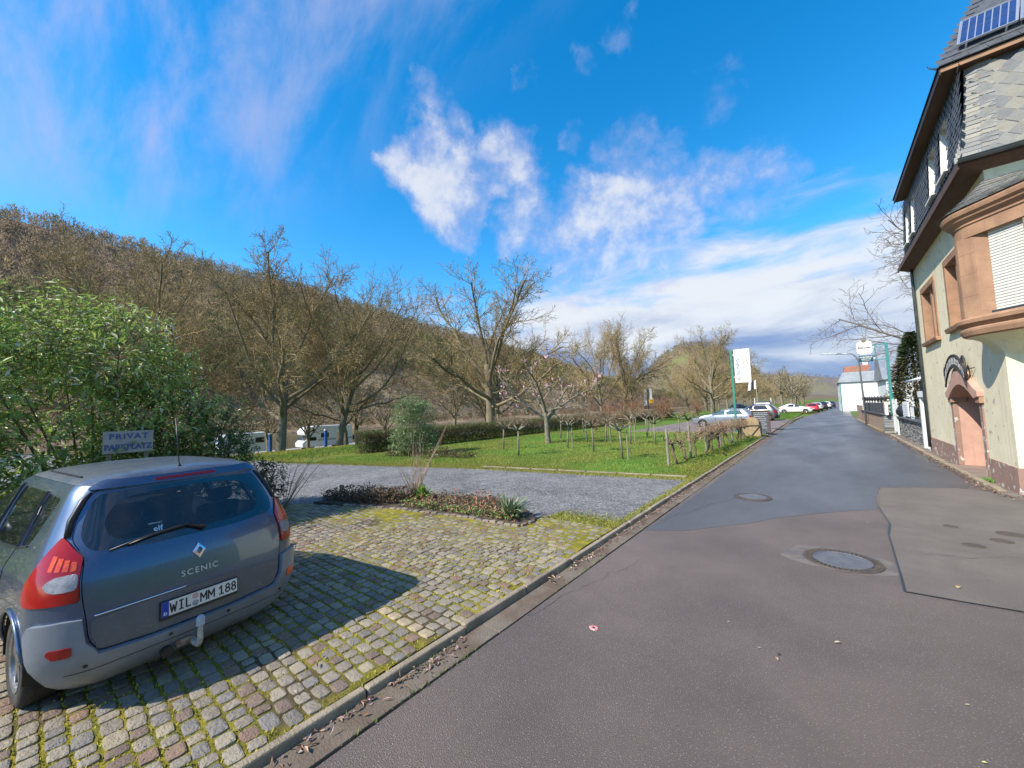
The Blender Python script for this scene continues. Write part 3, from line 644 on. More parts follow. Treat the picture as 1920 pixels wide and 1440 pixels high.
def scenic():
    sh = Shell(SC, .05, .05); lab = 'blue-grey compact people carrier parked nose-in on the mossy cobbles'
    c = root('parked_car', (-4.15, .91, LZ), lab, 'car', rz=R(180+8))      # local +X forward
    mp = paint('blue_grey_metallic_paint', (.075, .112, .185), .24, .60, .08)
    mg = mat('weathered_grey_bumper', (.215, .235, .265), (.165, .18, .205), scale=3, rough=.42, spec=.5, coat=.25, fine=(40, .3, (.22, .21, .19), .5, .75))
    rs, fs = sh.rs, sh.fs
    # ---- outlines in (s, v)
    tg = [(rs(-.60, .50), .44), (rs(-.30, .48), .415), (rs(.30, .48), .415), (rs(.60, .50), .44), (.66, .52), (.68, .78), (.69, 1.085), (.80, 1.20), (.80, 1.32), (.74, 1.475), (rs(.40, 1.49), 1.492), (0, 1.497), (-rs(.40, 1.49), 1.492), (-.74, 1.475), (-.80, 1.32), (-.80, 1.20), (-.69, 1.085), (-.68, .78), (-.66, .52)]
    tg = rnd(tg, .05, 3)
    win = rnd([(-.66, 1.105), (-.30, 1.072), (.30, 1.072), (.66, 1.105), (.745, 1.20), (.745, 1.33), (.69, 1.452), (.3, 1.466), (-.3, 1.466), (-.69, 1.452), (-.745, 1.33), (-.745, 1.20)], .06, 3)
    view = rnd([(-.53, 1.15), (-.25, 1.12), (.25, 1.12), (.53, 1.15), (.60, 1.28), (.50, 1.41), (.2, 1.435), (-.2, 1.435), (-.50, 1.41), (-.60, 1.28)], .1, 4)
    def light(sd):
        p = [(.70, .80), (.70, 1.078), (.815, 1.185), (.865, 1.215), (.93, 1.14), (1.04, .98), (1.11, .87), (1.10, .815), (1.04, .795)]
        return rnd([(sd*a, b) for a, b in p], .02, 2)
    lts = [light(1), light(-1)]
    arch = []
    XW, XF, ZW, RW = .72, 3.40, .315, .32
    def archp(xc, sd, r=.365): return [(fs(xc+r*math.cos(a), .3, sd), max(.162, ZW+r*math.sin(a))) for a in [R(-25+230*k/22) for k in range(23)]]
    def flank(pts, sd): return [(fs(x, z, sd), z) for x, z in pts]
    bump_top = .69
    def bumper_poly():
        rt = [(0, .405), (rs(.32, .48), .405), (rs(.60, .5), .43), (.675, .52), (.69, bump_top-.01), (.78, bump_top), (.955, bump_top-.01), (.985, .62), (.97, .40), (.92, .26), (.82, .185), (.6, .165), (0, .165)]
        lf = [(-a, b) for a, b in rt[::-1] if a > 1e-6]; return rt[:-1]+[(0, .165)]+lf
    bp = bumper_poly()
    body = [(-S3, .20), (S3, .20), (S3, 1.52), (-S3, 1.52)]
    holes = [opoly(tg, .006)]
    holes += [opoly(l, .003) for l in lts]
    sidew = {}
    for sd in (1, -1):
        rd = flank([(1.02, 1.075), (1.16, .86), (1.28, .36), (2.02, .26), (2.06, .98), (2.03, 1.465), (1.06, 1.465), (.97, 1.30)], sd)
        fd = flank([(2.08, .26), (2.98, .28), (3.02, .60), (3.0, .955), (2.46, 1.44), (2.10, 1.46), (2.10, .98)], sd)
        rw = rnd(flank([(1.00, 1.09), (1.96, 1.025), (1.96, 1.44), (1.09, 1.445)], sd), .04)
        fw = rnd(flank([(2.15, 1.015), (2.92, .985), (2.42, 1.42), (2.15, 1.435)], sd), .03)
        qw = rnd(flank([(.72, 1.13), (.92, 1.10), (1.01, 1.44), (.60, 1.43)], sd), .04)
        sidew[sd] = (rd, fd, rw, fw, qw)
        holes += [opoly(archp(XW, sd), .0), opoly(archp(XF, sd), .0)]
    ws0 = [(S2+.25, 1.03), (S3-.01, 1.03), (S3-.01, 1.46), (S2+.2, 1.46)]
    # shell with door skins marked by narrow recessed seams
    mbody = sh.patch('body', body, mp, c, holes=holes+[x for sd in (1, -1) for x in (sidew[sd][2], sidew[sd][3], sidew[sd][4])]+[[(a, b_) for a, b_ in ws0], [(-a, b_) for a, b_ in ws0][::-1]], rim=.012)
    sh.patch('roof', [(-S3, 1.522), (S3, 1.522), (S3, 2.2), (-S3, 2.2)], mat('dusty_roof_paint', (.075, .092, .125), (.125, .13, .14), scale=3.2, rough=.42, metal=.45, coat=.4, fine=(24, .4, (.22, .21, .20), .5, .75)), c, off=.001, rim=.006, gs=.07)
    sp = sh.patch('rear_spoiler', rnd([(-.80, 1.478), (.80, 1.478), (.74, 1.545), (-.74, 1.545)], .02), mp, c, off=.028, rim=.03)
    t = sh.patch('tailgate', tg, mp, c, holes=[win], off=.0, rim=.02)
    g = sh.patch('rear_window', win, m_glassd, c, holes=[view], off=-.004, rim=.012)
    sh.patch('clear_glass', view, m_glass, g, off=-.0045)
    # lower tailgate field, grey, with its bright step edge
    low = rnd([(rs(-.59, .5), .45), (-.2, .425), (.2, .425), (rs(.59, .5), .45), (.645, .53), (.655, .655), (rs(.3, .66), .675), (rs(-.3, .66), .675), (-.655, .655), (-.645, .53)], .03)
    lw = sh.patch('lower_tailgate', low, mat('grey_tailgate_field', (.105, .112, .125), (.085, .09, .10), scale=3, rough=.45, coat=.3, fine=(40, .3, (.2, .19, .17), .5, .75)), c, off=.006, rim=.008)
    edge = [(rs(y_, .68), .690-.012*abs(y_)) for y_ in np.linspace(.63, .10, 14)]
    mb = MB(); A = sh.sheet_at(edge, .012); mb.tube([tuple(p) for p in A], .006, 5); mb.ob('trim_strip', m_chrome, c, local=True, smooth=True)
    b = sh.patch('rear_bumper', bp, mg, c, off=.034, rim=.05)
    sm_ = [(rs(y_, .33), .335) for y_ in np.linspace(-.72, .72, 30)]
    mb = MB(); A = sh.sheet_at(sm_, .0335); mb.tube([tuple(p) for p in A], .004, 4); mb.ob('bumper_seam', m_blackp, b, local=True)
    for y_ in (-.60, -.20, .20, .60):
        p = sh.sheet_at([(rs(y_, .40) if abs(y_) < .5 else math.copysign(.70, y_), .375)], .036)[0]
        mb = MB(); mb.lathe([(.001, -.004), (.012, -.004), (.014, .004), (.011, .008)], 12, c=tuple(p), ax='x'); mb.ob('parking_sensor', m_blackp, b, local=True)
    for sd in (1, -1):
        rp = rnd([(sd*.735, .465), (sd*.735, .525), (sd*.84, .525), (sd*.85, .50), (sd*.82, .465)], .012)
        sh.patch('reflector', rp, m_red if sd > 0 else m_orange, b, off=.040, rim=.01, gs=.03)
    sill = None
    for sd in (1, -1):
        rd, fd, rw, fw, qw = sidew[sd]
        for nm, w in (('rear_door_window', rw), ('front_door_window', fw), ('quarter_window', qw)): sh.patch(nm, w, m_glass, c, off=-.006, gs=.08)
        for nm, pl in (('rear_door', rd), ('front_door', fd)):      # seam lines round each door
            n = len(pl); dn = []
            for i in range(n):
                a, b2 = np.array(pl[i]), np.array(pl[(i+1) % n]); kk = max(1, int(np.linalg.norm(b2-a)/.05)); dn += [tuple(a+(b2-a)*j/kk) for j in range(kk)]
            A = sh.sheet_at(dn+[dn[0]], .0005); mb = MB(); mb.tube([tuple(p) for p in A], .0035, 4); d = mb.ob(nm+'_seam', m_black, c, local=True)
        for x_ in (1.30, 2.24):    # handles
            A = sh.sheet_at([(fs(x_+k*.05, .86, sd), .862) for k in range(5)], .022); mb = MB(); mb.tube([tuple(p) for p in A], [.008, .015, .016, .015, .008], 6); mb.ob('door_handle', mp, c, local=True, smooth=True)
        gl = [(fs(x_, .5, sd), .50) for x_ in np.linspace(1.25, 2.98, 14)]
        A = sh.sheet_at(gl, .008); mb = MB(); mb.tube([tuple(p) for p in A], .022, 6); mb.ob('side_moulding', m_blackp, c, local=True, smooth=True)
        seal = [(fs(x_, z_, sd), z_) for x_, z_ in [(.72, 1.12), (1.0, 1.08), (1.98, 1.012), (2.95, .975)]]
        A = sh.sheet_at(seal, .004); mb = MB(); mb.tube([tuple(p) for p in A], .007, 5); mb.ob('window_seal', m_blackp, c, local=True)
        for x_, z0, z1, sl_ in ((.96, 1.09, 1.45, .09), (2.055, 1.01, 1.45, 0)):
            A = sh.sheet_at([(fs(x_+sl_*k/4, z0+(z1-z0)*k/4, sd), z0+(z1-z0)*k/4) for k in range(5)], .001); mb = MB(); mb.tube([tuple(p) for p in A], .020, 5); mb.ob('window_pillar', m_blackp, c, local=True)
        # tail lamp with white lens and upper diode field
        lp = lts[0] if sd > 0 else lts[1]
        lo = sh.patch('tail_lamp', lp, m_red, c, off=.010, rim=.03, gs=.03)
        lens = rnd([(sd*.708, .88), (sd*.708, .985), (sd*.84, .975), (sd*.90, .93), (sd*.86, .885), (sd*.80, .875)], .03)
        sh.patch('reverse_lens', lens, m_clear, lo, off=.0125, rim=.004, gs=.03)
        for k in range(4):
            q = [(sd*(.725+.045*k), 1.00+.004*k), (sd*(.755+.045*k), 1.00+.004*k), (sd*(.757+.04*k), 1.06+.015*k), (sd*(.727+.04*k), 1.055+.015*k)]
            sh.patch('diode_strip', q, m_orange, lo, off=.0118, rim=.002, gs=.03)
        # arches
        ap = archp(XW, sd, .372)[2:-2]; A = sh.sheet_at(ap, .006); mb = MB(); mb.tube([tuple(p) for p in A], .013, 6); mb.ob('arch_lip', mp, c, local=True, smooth=True)
        for xc in (XW, XF):
            mb = liner(.372, sd*.885, sd*.58, xc, ZW); mb.ob('wheel_liner', m_black, c, local=True)
            wheel(c, xc, sd*.775, ZW, RW, .205, sd)
        # mirror
        mb = MB(); mb.tube([(3.0, sd*.80, 1.02), (2.98, sd*.93, 1.04)], .03, 6); mb.tube([(2.96, sd*.91, 1.06), (2.97, sd*1.0, 1.07), (2.98, sd*1.08, 1.06)], [.06, .085, .055], 8); mb.ob('door_mirror', m_blackp, c, local=True, smooth=True)
        # roof gutter rail and dark screen pillar trim beside the tailgate glass
        A = sh.sheet_at([(fs(x_, 1.60, sd), 1.60) for x_ in np.linspace(.72, 1.95, 16)], .003); mb = MB(); mb.tube([tuple(p) for p in A], .009, 5); mb.ob('roof_strip', m_blackp, c, local=True)
        A = sh.sheet_at([(sd*a, b_) for a, b_ in [(.835, 1.21), (.845, 1.30), (.80, 1.42), (.76, 1.468)]], .004); mb = MB(); mb.tube([tuple(p) for p in A], [.018, .022, .02, .008], 6); mb.ob('pillar_trim', m_blackp, c, local=True, smooth=True)
    # front lamps, windscreen
    ws = [(S2+.24, 1.02), (S3, 1.02), (S3, 1.47), (S2+.19, 1.47)]; sh.patch('windscreen_half', ws, m_glass, c, off=-.004); sh.patch('windscreen_half', [(-a, b_) for a, b_ in ws][::-1], m_glass, c, off=-.004)
    for sd in (1, -1): sh.patch('head_lamp', rnd([(sd*(S2+.05), .68), (sd*(S2+.6), .66), (sd*(S2+.6), .80), (sd*(S2+.05), .86)], .03), m_clear, c, off=.008, rim=.01)
    # high brake light
    br = [(rs(.22, 1.49), 1.494), (rs(.22, 1.5), 1.520), (rs(-.22, 1.5), 1.520), (rs(-.22, 1.49), 1.494)]; sh.patch('brake_light', rnd(br, .01), m_red, sp, off=.034, rim=.006, gs=.04)
    # antenna
    mb = MB(); mb.lathe([(.022, 0), (.018, .03), (.008, .05)], 10, c=(.52, 0.0, 1.595)); mb.tube([(.52, 0, 1.63), (.62, 0, 2.06)], .0045, 5); mb.ob('antenna', m_blackp, c, local=True, smooth=True)
    # wiper
    A = sh.sheet_at([(rs(y_, 1.12), v_) for y_, v_ in [(-.06, 1.10), (.06, 1.15), (.28, 1.125), (.42, 1.095)]], .018); mb = MB(); mb.tube([tuple(p) for p in A], [.022, .014, .010, .006], 6)
    A = sh.sheet_at([(rs(y_, 1.12), v_) for y_, v_ in [(.10, 1.155), (.30, 1.130), (.52, 1.085)]], .010); mb.tube([tuple(p) for p in A], .009, 5); mb.ob('rear_wiper', m_blackp, c, local=True, smooth=True)
    # badge, lettering, plate   (local frame on the tailgate: x -> right of viewer = -Y)
    def tail_frame(y_, v_, off): 
        p = sh.sheet_at([(rs(y_, v_), v_)], off)[0]; n = sh.Nn(np.array([rs(y_, v_)]), np.array([v_]))[0]; n = Vector(n); xd = Vector((0, -1, 0)); yd = n.cross(xd).normalized(); return p, xd, yd, n
    p, xd, yd, n = tail_frame(0, .935, .004); p = Vector(p); mb = MB()
    O = [(0, .062), (.047, 0), (0, -.062), (-.047, 0)]; I = [(.004, .034), (.022, -.002), (-.004, -.034), (-.022, .002)]
    vv = [p+xd*a+yd*b_+n*.002 for a, b_ in O]+[p+xd*a+yd*b_+n*.012 for a, b_ in I]+[p+xd*a*.7+yd*b_*.7-n*.0 for a, b_ in I]
    mb.add(vv, [(k, 4+k, 4+(k+1)%4, (k+1)%4) for k in range(4)]+[(4+k, 8+k, 8+(k+1)%4, 4+(k+1)%4) for k in range(4)]); bd = mb.ob('badge', m_chrome, c, local=True)
    p, xd, yd, n = tail_frame(0, .785, .004); loc_m = frame4(p, xd, yd)
    wc = wm(c)
    text_mesh('model_lettering', 'SCENIC', .064, mat('satin_letter', (.62, .63, .65), rough=.4, metal=.3), wc @ loc_m, c, depth=.002, sx=1.0, spacing=1.25)
    pl = root_part('number_plate', c)
    p, xd, yd, n = tail_frame(0.0, .565, .012); p = Vector(p)+n*.006
    def bx(x0, x1, y0, y1, d0, d1): return [p+xd*a+yd*b_+n*d for d in (d0, d1) for a, b_ in ((x0, y0), (x1, y0), (x1, y1), (x0, y1))]
    MB().hexa(bx(-.268, .268, -.078, .062, -.02, .004)).ob('plate_holder', m_blackp, pl, local=True, bevel=.004)
    MB().hexa(bx(-.26, .26, -.055, .055, .004, .0065)).ob('plate_panel', m_platew, pl, local=True)
    MB().hexa(bx(-.26, -.216, -.055, .055, .0065, .0075)).ob('euro_band', m_blue, pl, local=True)
    F_ = lambda a, b_, d=.0068: wc @ frame4(p+xd*a+yd*b_+n*d, xd, yd)
    for ch, cx in zip('WILMM188', (-.188, -.138, -.092, .012, .066, .138, .186, .232)):
        stroke_glyph(ch, .040 if ch in 'WM' else .031, .076, .0105, lambda a, b, d, cx=cx: p+xd*(cx+a)+yd*b+n*(.0068+d)).ob('plate_character', m_black, pl, local=True)
    text_mesh('country_letter', 'D', .03, m_white, F_(-.238, -.032, .0078), pl, depth=.0006, bold=.0008)
    for k, (b_, mm) in enumerate(((.027, mat('faded_pink_seal', (.62, .30, .26), (.5, .4, .38), scale=90, rough=.6)), (-.026, mat('grey_seal', (.45, .42, .42), (.16, .15, .2), scale=110, rough=.6)))):
        q = p+xd*(-.045)+yd*b_; mb = MB(); mb.add([q+xd*.022*math.cos(a)+yd*.022*math.sin(a)+n*.0074 for a in [2*math.pi*j/20 for j in range(20)]], [tuple(range(20))]); mb.ob('registration_seal', mm, pl, local=True)
    p, xd, yd, n = tail_frame(.24, 1.165, .0025); text_mesh('window_sticker', 'elf', .062, mat('pale_sticker', (.45, .60, .70), rough=.5), wc @ frame4(p, xd, yd), g, depth=.0004, bold=.001)
    p, xd, yd, n = tail_frame(.25, 1.205, .0025); text_mesh('window_sticker', 'RENAULT', .020, mat('pale_sticker_small', (.45, .60, .70), rough=.5), wc @ frame4(p, xd, yd), g, depth=.0004)
    # tow bar
    tb = root_part('tow_bar', c)
    mb = MB(); mb.tube([(.12, .05, .255), (-.01, .05, .235), (-.085, .05, .235), (-.115, .05, .27), (-.118, .05, .345), (-.118, .05, .39)], [.022, .022, .021, .021, .019, .015], 10); mb.ob('swan_neck', m_steel, tb, local=True, smooth=True)
    mb = MB(); mb.lathe([(.001, .405), (.03, .405), (.03, .42), (.026, .425), (.03, .44), (.028, .462), (.018, .478), (.001, .484)], 16, c=(-.118, .05, -.012)); mb.ob('ball_cap', mat('worn_tennis_grey', (.42, .45, .50), (.33, .35, .38), scale=40, rough=.7), tb, local=True, smooth=True)
    MB().box(.0, .22, .06, .16, .235, .285).ob('mounting_bracket', m_rust, tb, local=True, bevel=.006)
    mb = MB(); mb.lathe([(.001, -.02), (.038, -.02), (.038, .03), (.001, .03)], 14, c=(.02, .215, .235), ax='x'); mb.ob('trailer_socket', m_blackp, tb, local=True)
    # underbody, cabin
    MB().box(.25, 4.0, -.70, .70, .20, .32).ob('underbody', m_black, c, local=True)
    inter = root_part('interior', c)
    MB().box(.30, 3.3, -.78, .78, .50, .54).ob('floor_pan', m_seat, inter, local=True)
    MB().box(.22, .95, -.62, .62, .955, .985).ob('parcel_shelf', m_seat, inter, local=True)
    for y_ in (-.5, 0, .5):
        mb = MB(); mb.hexa([(1.10, y_-.2, .5), (1.25, y_-.2, .5), (1.25, y_+.2, .5), (1.10, y_+.2, .5), (.93, y_-.19, 1.15), (1.03, y_-.19, 1.15), (1.03, y_+.19, 1.15), (.93, y_+.19, 1.15)]); mb.ob('rear_seat', m_seat, inter, local=True, bevel=.03)
        MB().box(.94, 1.02, y_-.12, y_+.12, 1.17, 1.30).ob('headrest', m_seat, inter, local=True, bevel=.03)
    for y_ in (-.38, .38):
        mb = MB(); mb.hexa([(2.05, y_-.25, .55), (2.25, y_-.25, .55), (2.25, y_+.25, .55), (2.05, y_+.25, .55), (1.85, y_-.22, 1.18), (1.97, y_-.22, 1.18), (1.97, y_+.22, 1.18), (1.85, y_+.22, 1.18)]); mb.ob('front_seat', m_seat, inter, local=True, bevel=.04)
        MB().box(1.87, 1.96, y_-.14, y_+.14, 1.20, 1.36).ob('headrest', m_seat, inter, local=True, bevel=.03)
    MB().box(2.85, 3.3, -.72, .72, .75, 1.02).ob('dashboard', m_blackp, inter, local=True, bevel=.05)
    MB().box(2.50, 2.54, -.12, .12, 1.36, 1.42).ob('rear_view_mirror', m_blackp, inter, local=True, bevel=.01)
    return c
def root_part(name, parent):
    o = bpy.data.objects.new(name, None); COL.objects.link(o); o.parent = parent; KIDS.setdefault(parent.name, []).append(o); return o
scenic()

def far_car(name, loc, rz, label, paintc, L=4.4, Hh=1.5, Wd=.89, wagon=True, group='cars parked in the guest bay and along the road', gs=.16, glass=None, metal=.4):
    k = Hh/1.5; x = L
    tab = [(.18, .18, .80*Wd/.89, .14, x-.12, .22), (.34, .34*k, .87*Wd/.89, .05, x-.03, .25), (.55, .55*k, Wd, .02, x, .27), (.80, .78*k, Wd, .06, x-.10, .27), (.90, .88*k, Wd-.01, .09, x-.35, .26), (.97, .95*k, Wd-.03, .12, x-1.0, .25), (1.03, 1.0*k, Wd-.06, .16 if wagon else .35, x-1.3, .24),
           (1.20, 1.18*k, Wd-.12, .32 if wagon else .75, x-1.75, .22), (1.36, 1.36*k, Wd-.19, .52 if wagon else 1.15, x-2.15, .2), (1.43, 1.43*k, Wd-.26, .62 if wagon else 1.3, x-2.35, .25), (1.55, 1.475*k, Wd-.45, .85 if wagon else 1.5, x-2.55, .3), (1.75, 1.5*k, .012, 1.2 if wagon else 1.7, x-2.8, .011)]
    sh = Shell(tab, .05, gs); c = root(name, loc, label, 'car', group, rz=rz)
    mp = paint(name+'_paint', paintc, .28, metal, .05); XW, XF, ZW, RW = .85, L-.88, .325*min(1.1, k), .325*min(1.1, k)
    def arch(xc, sd, r): return [(sh.fs(xc+r*math.cos(a), .3, sd), max(.182, ZW+r*math.sin(a)/k)) for a in [R(-20+220*j/14) for j in range(15)]]
    holes = []; wins = []
    f0 = lambda pts, sd: [(sh.fs(a, b, sd), b) for a, b in pts]
    xr_ = .75 if wagon else 1.25
    for sd in (1, -1):
        holes += [arch(XW, sd, .36*min(1.1, k)), arch(XF, sd, .36*min(1.1, k))]
        wins += [('rear_side_window', f0([(xr_, 1.06), (2.0, 1.0), (2.0, 1.35), (xr_+.25, 1.33)], sd)), ('front_side_window', f0([(2.08, 1.0), (L-1.55, .985), (L-2.15, 1.33), (2.08, 1.35)], sd))]
    rw = rnd([(-.6, 1.05), (.6, 1.05), (.56, 1.36), (-.56, 1.36)], .05); holes2 = [w for _, w in wins]+[rw]
    sh.patch('body', [(-S3, .22), (S3, .22), (S3, 1.40), (-S3, 1.40)], mp, c, holes=holes+holes2, rim=.01)
    sh.patch('roof', [(-S3, 1.402), (S3, 1.402), (S3, 1.75), (-S3, 1.75)], mp, c, gs=.14)
    for nm, w in wins: sh.patch(nm, w, glass or m_glassd, c, off=-.008)
    sh.patch('rear_window', rw, glass or m_glassd, c, off=-.008)
    for sd in (1, -1):
        sh.patch('windscreen_half', [(sd*(S2+.2), 1.04), (sd*S3, 1.04), (sd*S3, 1.36), (sd*(S2+.2), 1.36)][::sd], m_glassd, c, off=.006)
        sh.patch('tail_lamp', [(sd*.68, .72), (sd*.68, .95), (sd*1.1, .92), (sd*1.05, .74)], m_red, c, off=.01, rim=.01)
        sh.patch('head_lamp', [(sd*(S2+.05), .66), (sd*(S2+.6), .64), (sd*(S2+.6), .76), (sd*(S2+.05), .82)], m_clear, c, off=.008)
        for xc in (XW, XF):
            mb = liner(.37*min(1.1, k), sd*.86, sd*.55, xc, ZW); mb.ob('wheel_liner', m_black, c, local=True)
            wheel(c, xc, sd*(Wd-.13), ZW, RW, .2, sd, 5, 16)
    sh.patch('rear_bumper', rnd([(-1.0, .24), (1.0, .24), (1.0, .46), (-1.0, .46)], .04), m_blackp, c, off=.02, rim=.02)
    MB().box(.3, L-.3, -.65, .65, .2, .32).ob('underbody', m_black, c, local=True)
    MB().box(.02, .06, -.26, .26, .60*k, .71*k).ob('number_plate', m_platew, c, local=True)
    return c
# ---------------------------------------------------------------- corner house with oriel
m_plaster = mat('pale_green_cream_render', (.82, .725, .50), (.75, .66, .46), scale=.9, rough=.9, spec=.2, var=(5, .08), fine=(5.5, .75, (.42, .30, .23), .655, .70), bump=.35, bscale=40)
m_plaster2 = mat('cream_render', (.78, .74, .50), (.72, .68, .47), scale=.9, rough=.9, spec=.2, var=(5, .06), bump=.3, bscale=40)
m_stone = mat('red_sandstone', (.385, .225, .135), (.30, .175, .11), scale=2.2, rough=.85, spec=.25, var=(9, .12), bump=.35, bscale=50, fine=(14, .35, (.25, .15, .11), .58, .7))
m_plinth = mat('weathered_pink_plinth', (.33, .20, .15), (.26, .165, .13), scale=3, rough=.9, var=(6, .15), fine=(6, .8, (.60, .56, .48), .60, .66), bump=.5, bscale=30)
m_pink = mat('pink_painted_reveal', (.52, .31, .23), (.45, .26, .20), scale=2.5, rough=.85, var=(6, .1), bump=.2, bscale=30)
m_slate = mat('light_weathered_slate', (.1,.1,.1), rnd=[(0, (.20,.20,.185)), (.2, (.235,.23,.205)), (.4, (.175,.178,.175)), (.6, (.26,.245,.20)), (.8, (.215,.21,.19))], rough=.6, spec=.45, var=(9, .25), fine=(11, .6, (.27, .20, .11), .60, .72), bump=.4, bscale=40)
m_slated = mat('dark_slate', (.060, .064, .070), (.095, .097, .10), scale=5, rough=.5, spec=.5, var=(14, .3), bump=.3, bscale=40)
m_wood = mat('brown_stained_boards', (.115, .058, .036), (.085, .043, .028), scale=3, rough=.7, stretch=(8, .6, 8), var=(5, .2))
m_gutter = mat('zinc_gutter', (.09, .105, .11), (.14, .15, .155), scale=4, rough=.4, metal=.7)
m_wframe = mat('white_window_frame', (.74, .74, .71), (.66, .65, .6), scale=4, rough=.5)
m_pane = mat('window_pane', (.03, .037, .045), rough=.03, spec=.8, coat=1.)
m_shutter = mat('cream_roller_shutter', (.66, .65, .58), (.60, .59, .52), scale=3, rough=.6, var=(9, .08))
m_iron = mat('dark_wrought_iron', (.035, .032, .035), (.06, .055, .055), scale=20, rough=.6, metal=.3)
m_grey = mat('grey_letter_paint', (.40, .39, .38), rough=.7)
def stain(m, amt=.45, col=(.33, .29, .22)):
    nt = m.node_tree; nd = nt.nodes; L = nt.links; b = nd['Principled BSDF']; src = b.inputs['Base Color'].links[0].from_socket
    g = nd.new('ShaderNodeNewGeometry'); mp = nd.new('ShaderNodeMapping'); mp.inputs['Scale'].default_value = (5.5, 5.5, .55); L.new(g.outputs['Position'], mp.inputs['Vector'])
    t = nd.new('ShaderNodeTexNoise'); t.inputs['Scale'].default_value = 1.2; t.inputs['Detail'].default_value = 7; t.inputs['Roughness'].default_value = .62; L.new(mp.outputs[0], t.inputs['Vector'])
    r = nd.new('ShaderNodeMapRange'); r.interpolation_type = 'SMOOTHSTEP'; L.new(t.outputs['Fac'], r.inputs[0]); r.inputs[1].default_value = .50; r.inputs[2].default_value = .78; r.inputs[4].default_value = amt
    x = nd.new('ShaderNodeMix'); x.data_type = 'RGBA'; L.new(r.outputs[0], x.inputs[0]); L.new(src, x.inputs[6]); x.inputs[7].default_value = (*col, 1); L.new(x.outputs[2], b.inputs['Base Color'])
stain(m_plaster); stain(m_plaster2, .35); stain(m_stone, .5, (.20, .13, .09)); stain(m_pink, .45, (.30, .20, .15)); stain(m_kerb, .4, (.12, .10, .06))
house = root('corner_house', (6, 16.8, 0), 'tall cream house with slate mansard, sandstone oriel and arched doorway beside the road', 'house')
HX, HY0, HY1, HZ = 2.95, 12.55, 21.0, 6.95
def facade(name, outer, holes, fn, m, parent, depth, mrev=None):
    """fn(a, b, d): plane coords and depth inwards"""
    pts = []; ed = []
    for lp in [outer]+holes:
        b = len(pts); pts += [Vector(p) for p in lp]; ed += [(b+i, b+(i+1) % len(lp)) for i in range(len(lp))]
    vo, eo, fo, *_ = delaunay_2d_cdt(pts, ed, [], 0, 1e-6); A = np.array([(p.x, p.y) for p in vo]); mb = MB()
    tri = []
    for f in fo:
        c = A[list(f)].mean(0)
        if inpoly(c[:1], c[1:], outer)[0] and not any(inpoly(c[:1], c[1:], h)[0] for h in holes): tri.append(tuple(f))
    mb.add([fn(a, b, 0) for a, b in A], tri)
    for h in holes:
        n = len(h); mb.add([fn(a, b, 0) for a, b in h]+[fn(a, b, depth) for a, b in h], [(i, (i+1) % n, n+(i+1) % n, n+i) for i in range(n)], 1)
    me = mb.ob(name, [m, mrev or m], parent)
    import bmesh
    bm = bmesh.new(); bm.from_mesh(me.data); bmesh.ops.remove_doubles(bm, verts=bm.verts, dist=1e-4); bmesh.ops.recalc_face_normals(bm, faces=bm.faces); bm.to_mesh(me.data); bm.free()
    return me
# road front: windows and the doorway are true openings
fr = lambda a, b, d: (HX+d, a, b)
W1 = (17.95, 19.70, 3.95, 5.68); W2 = (14.75, 16.28, 3.98, 5.74)
D0, D1 = 14.55, 17.05
doorh = [(D0, .03), (D1, .03), (D1, 1.98)] + [(D0+(D1-D0)*(1-k/12), 1.98+.38*math.sin(math.pi*k/12)) for k in range(1, 12)] + [(D0, 1.98)]
facade('wall', [(HY0, -.1), (HY1, -.1), (HY1, HZ), (HY0, HZ)], [[(W1[0], W1[2]), (W1[1], W1[2]), (W1[1], W1[3]), (W1[0], W1[3])], [(W2[0], W2[2]), (W2[1], W2[2]), (W2[1], W2[3]), (W2[0], W2[3])], doorh], fr, m_plaster, house, .66, m_pink)
MB().add([(HX, HY0, -.1), (12, HY0, -.1), (12, HY0, HZ), (HX, HY0, HZ)], [(0, 1, 2, 3)]).ob('gable_wall', m_plaster2, house)
MB().add([(HX, HY1, -.1), (12, HY1, -.1), (12, HY1, HZ), (HX, HY1, HZ)], [(3, 2, 1, 0)]).ob('rear_wall', m_plaster, house)
MB().add([(12, HY0, -.1), (12, HY1, -.1), (12, HY1, 10), (12, HY0, 10)], [(0, 1, 2, 3)]).ob('side_wall', m_plaster, house)
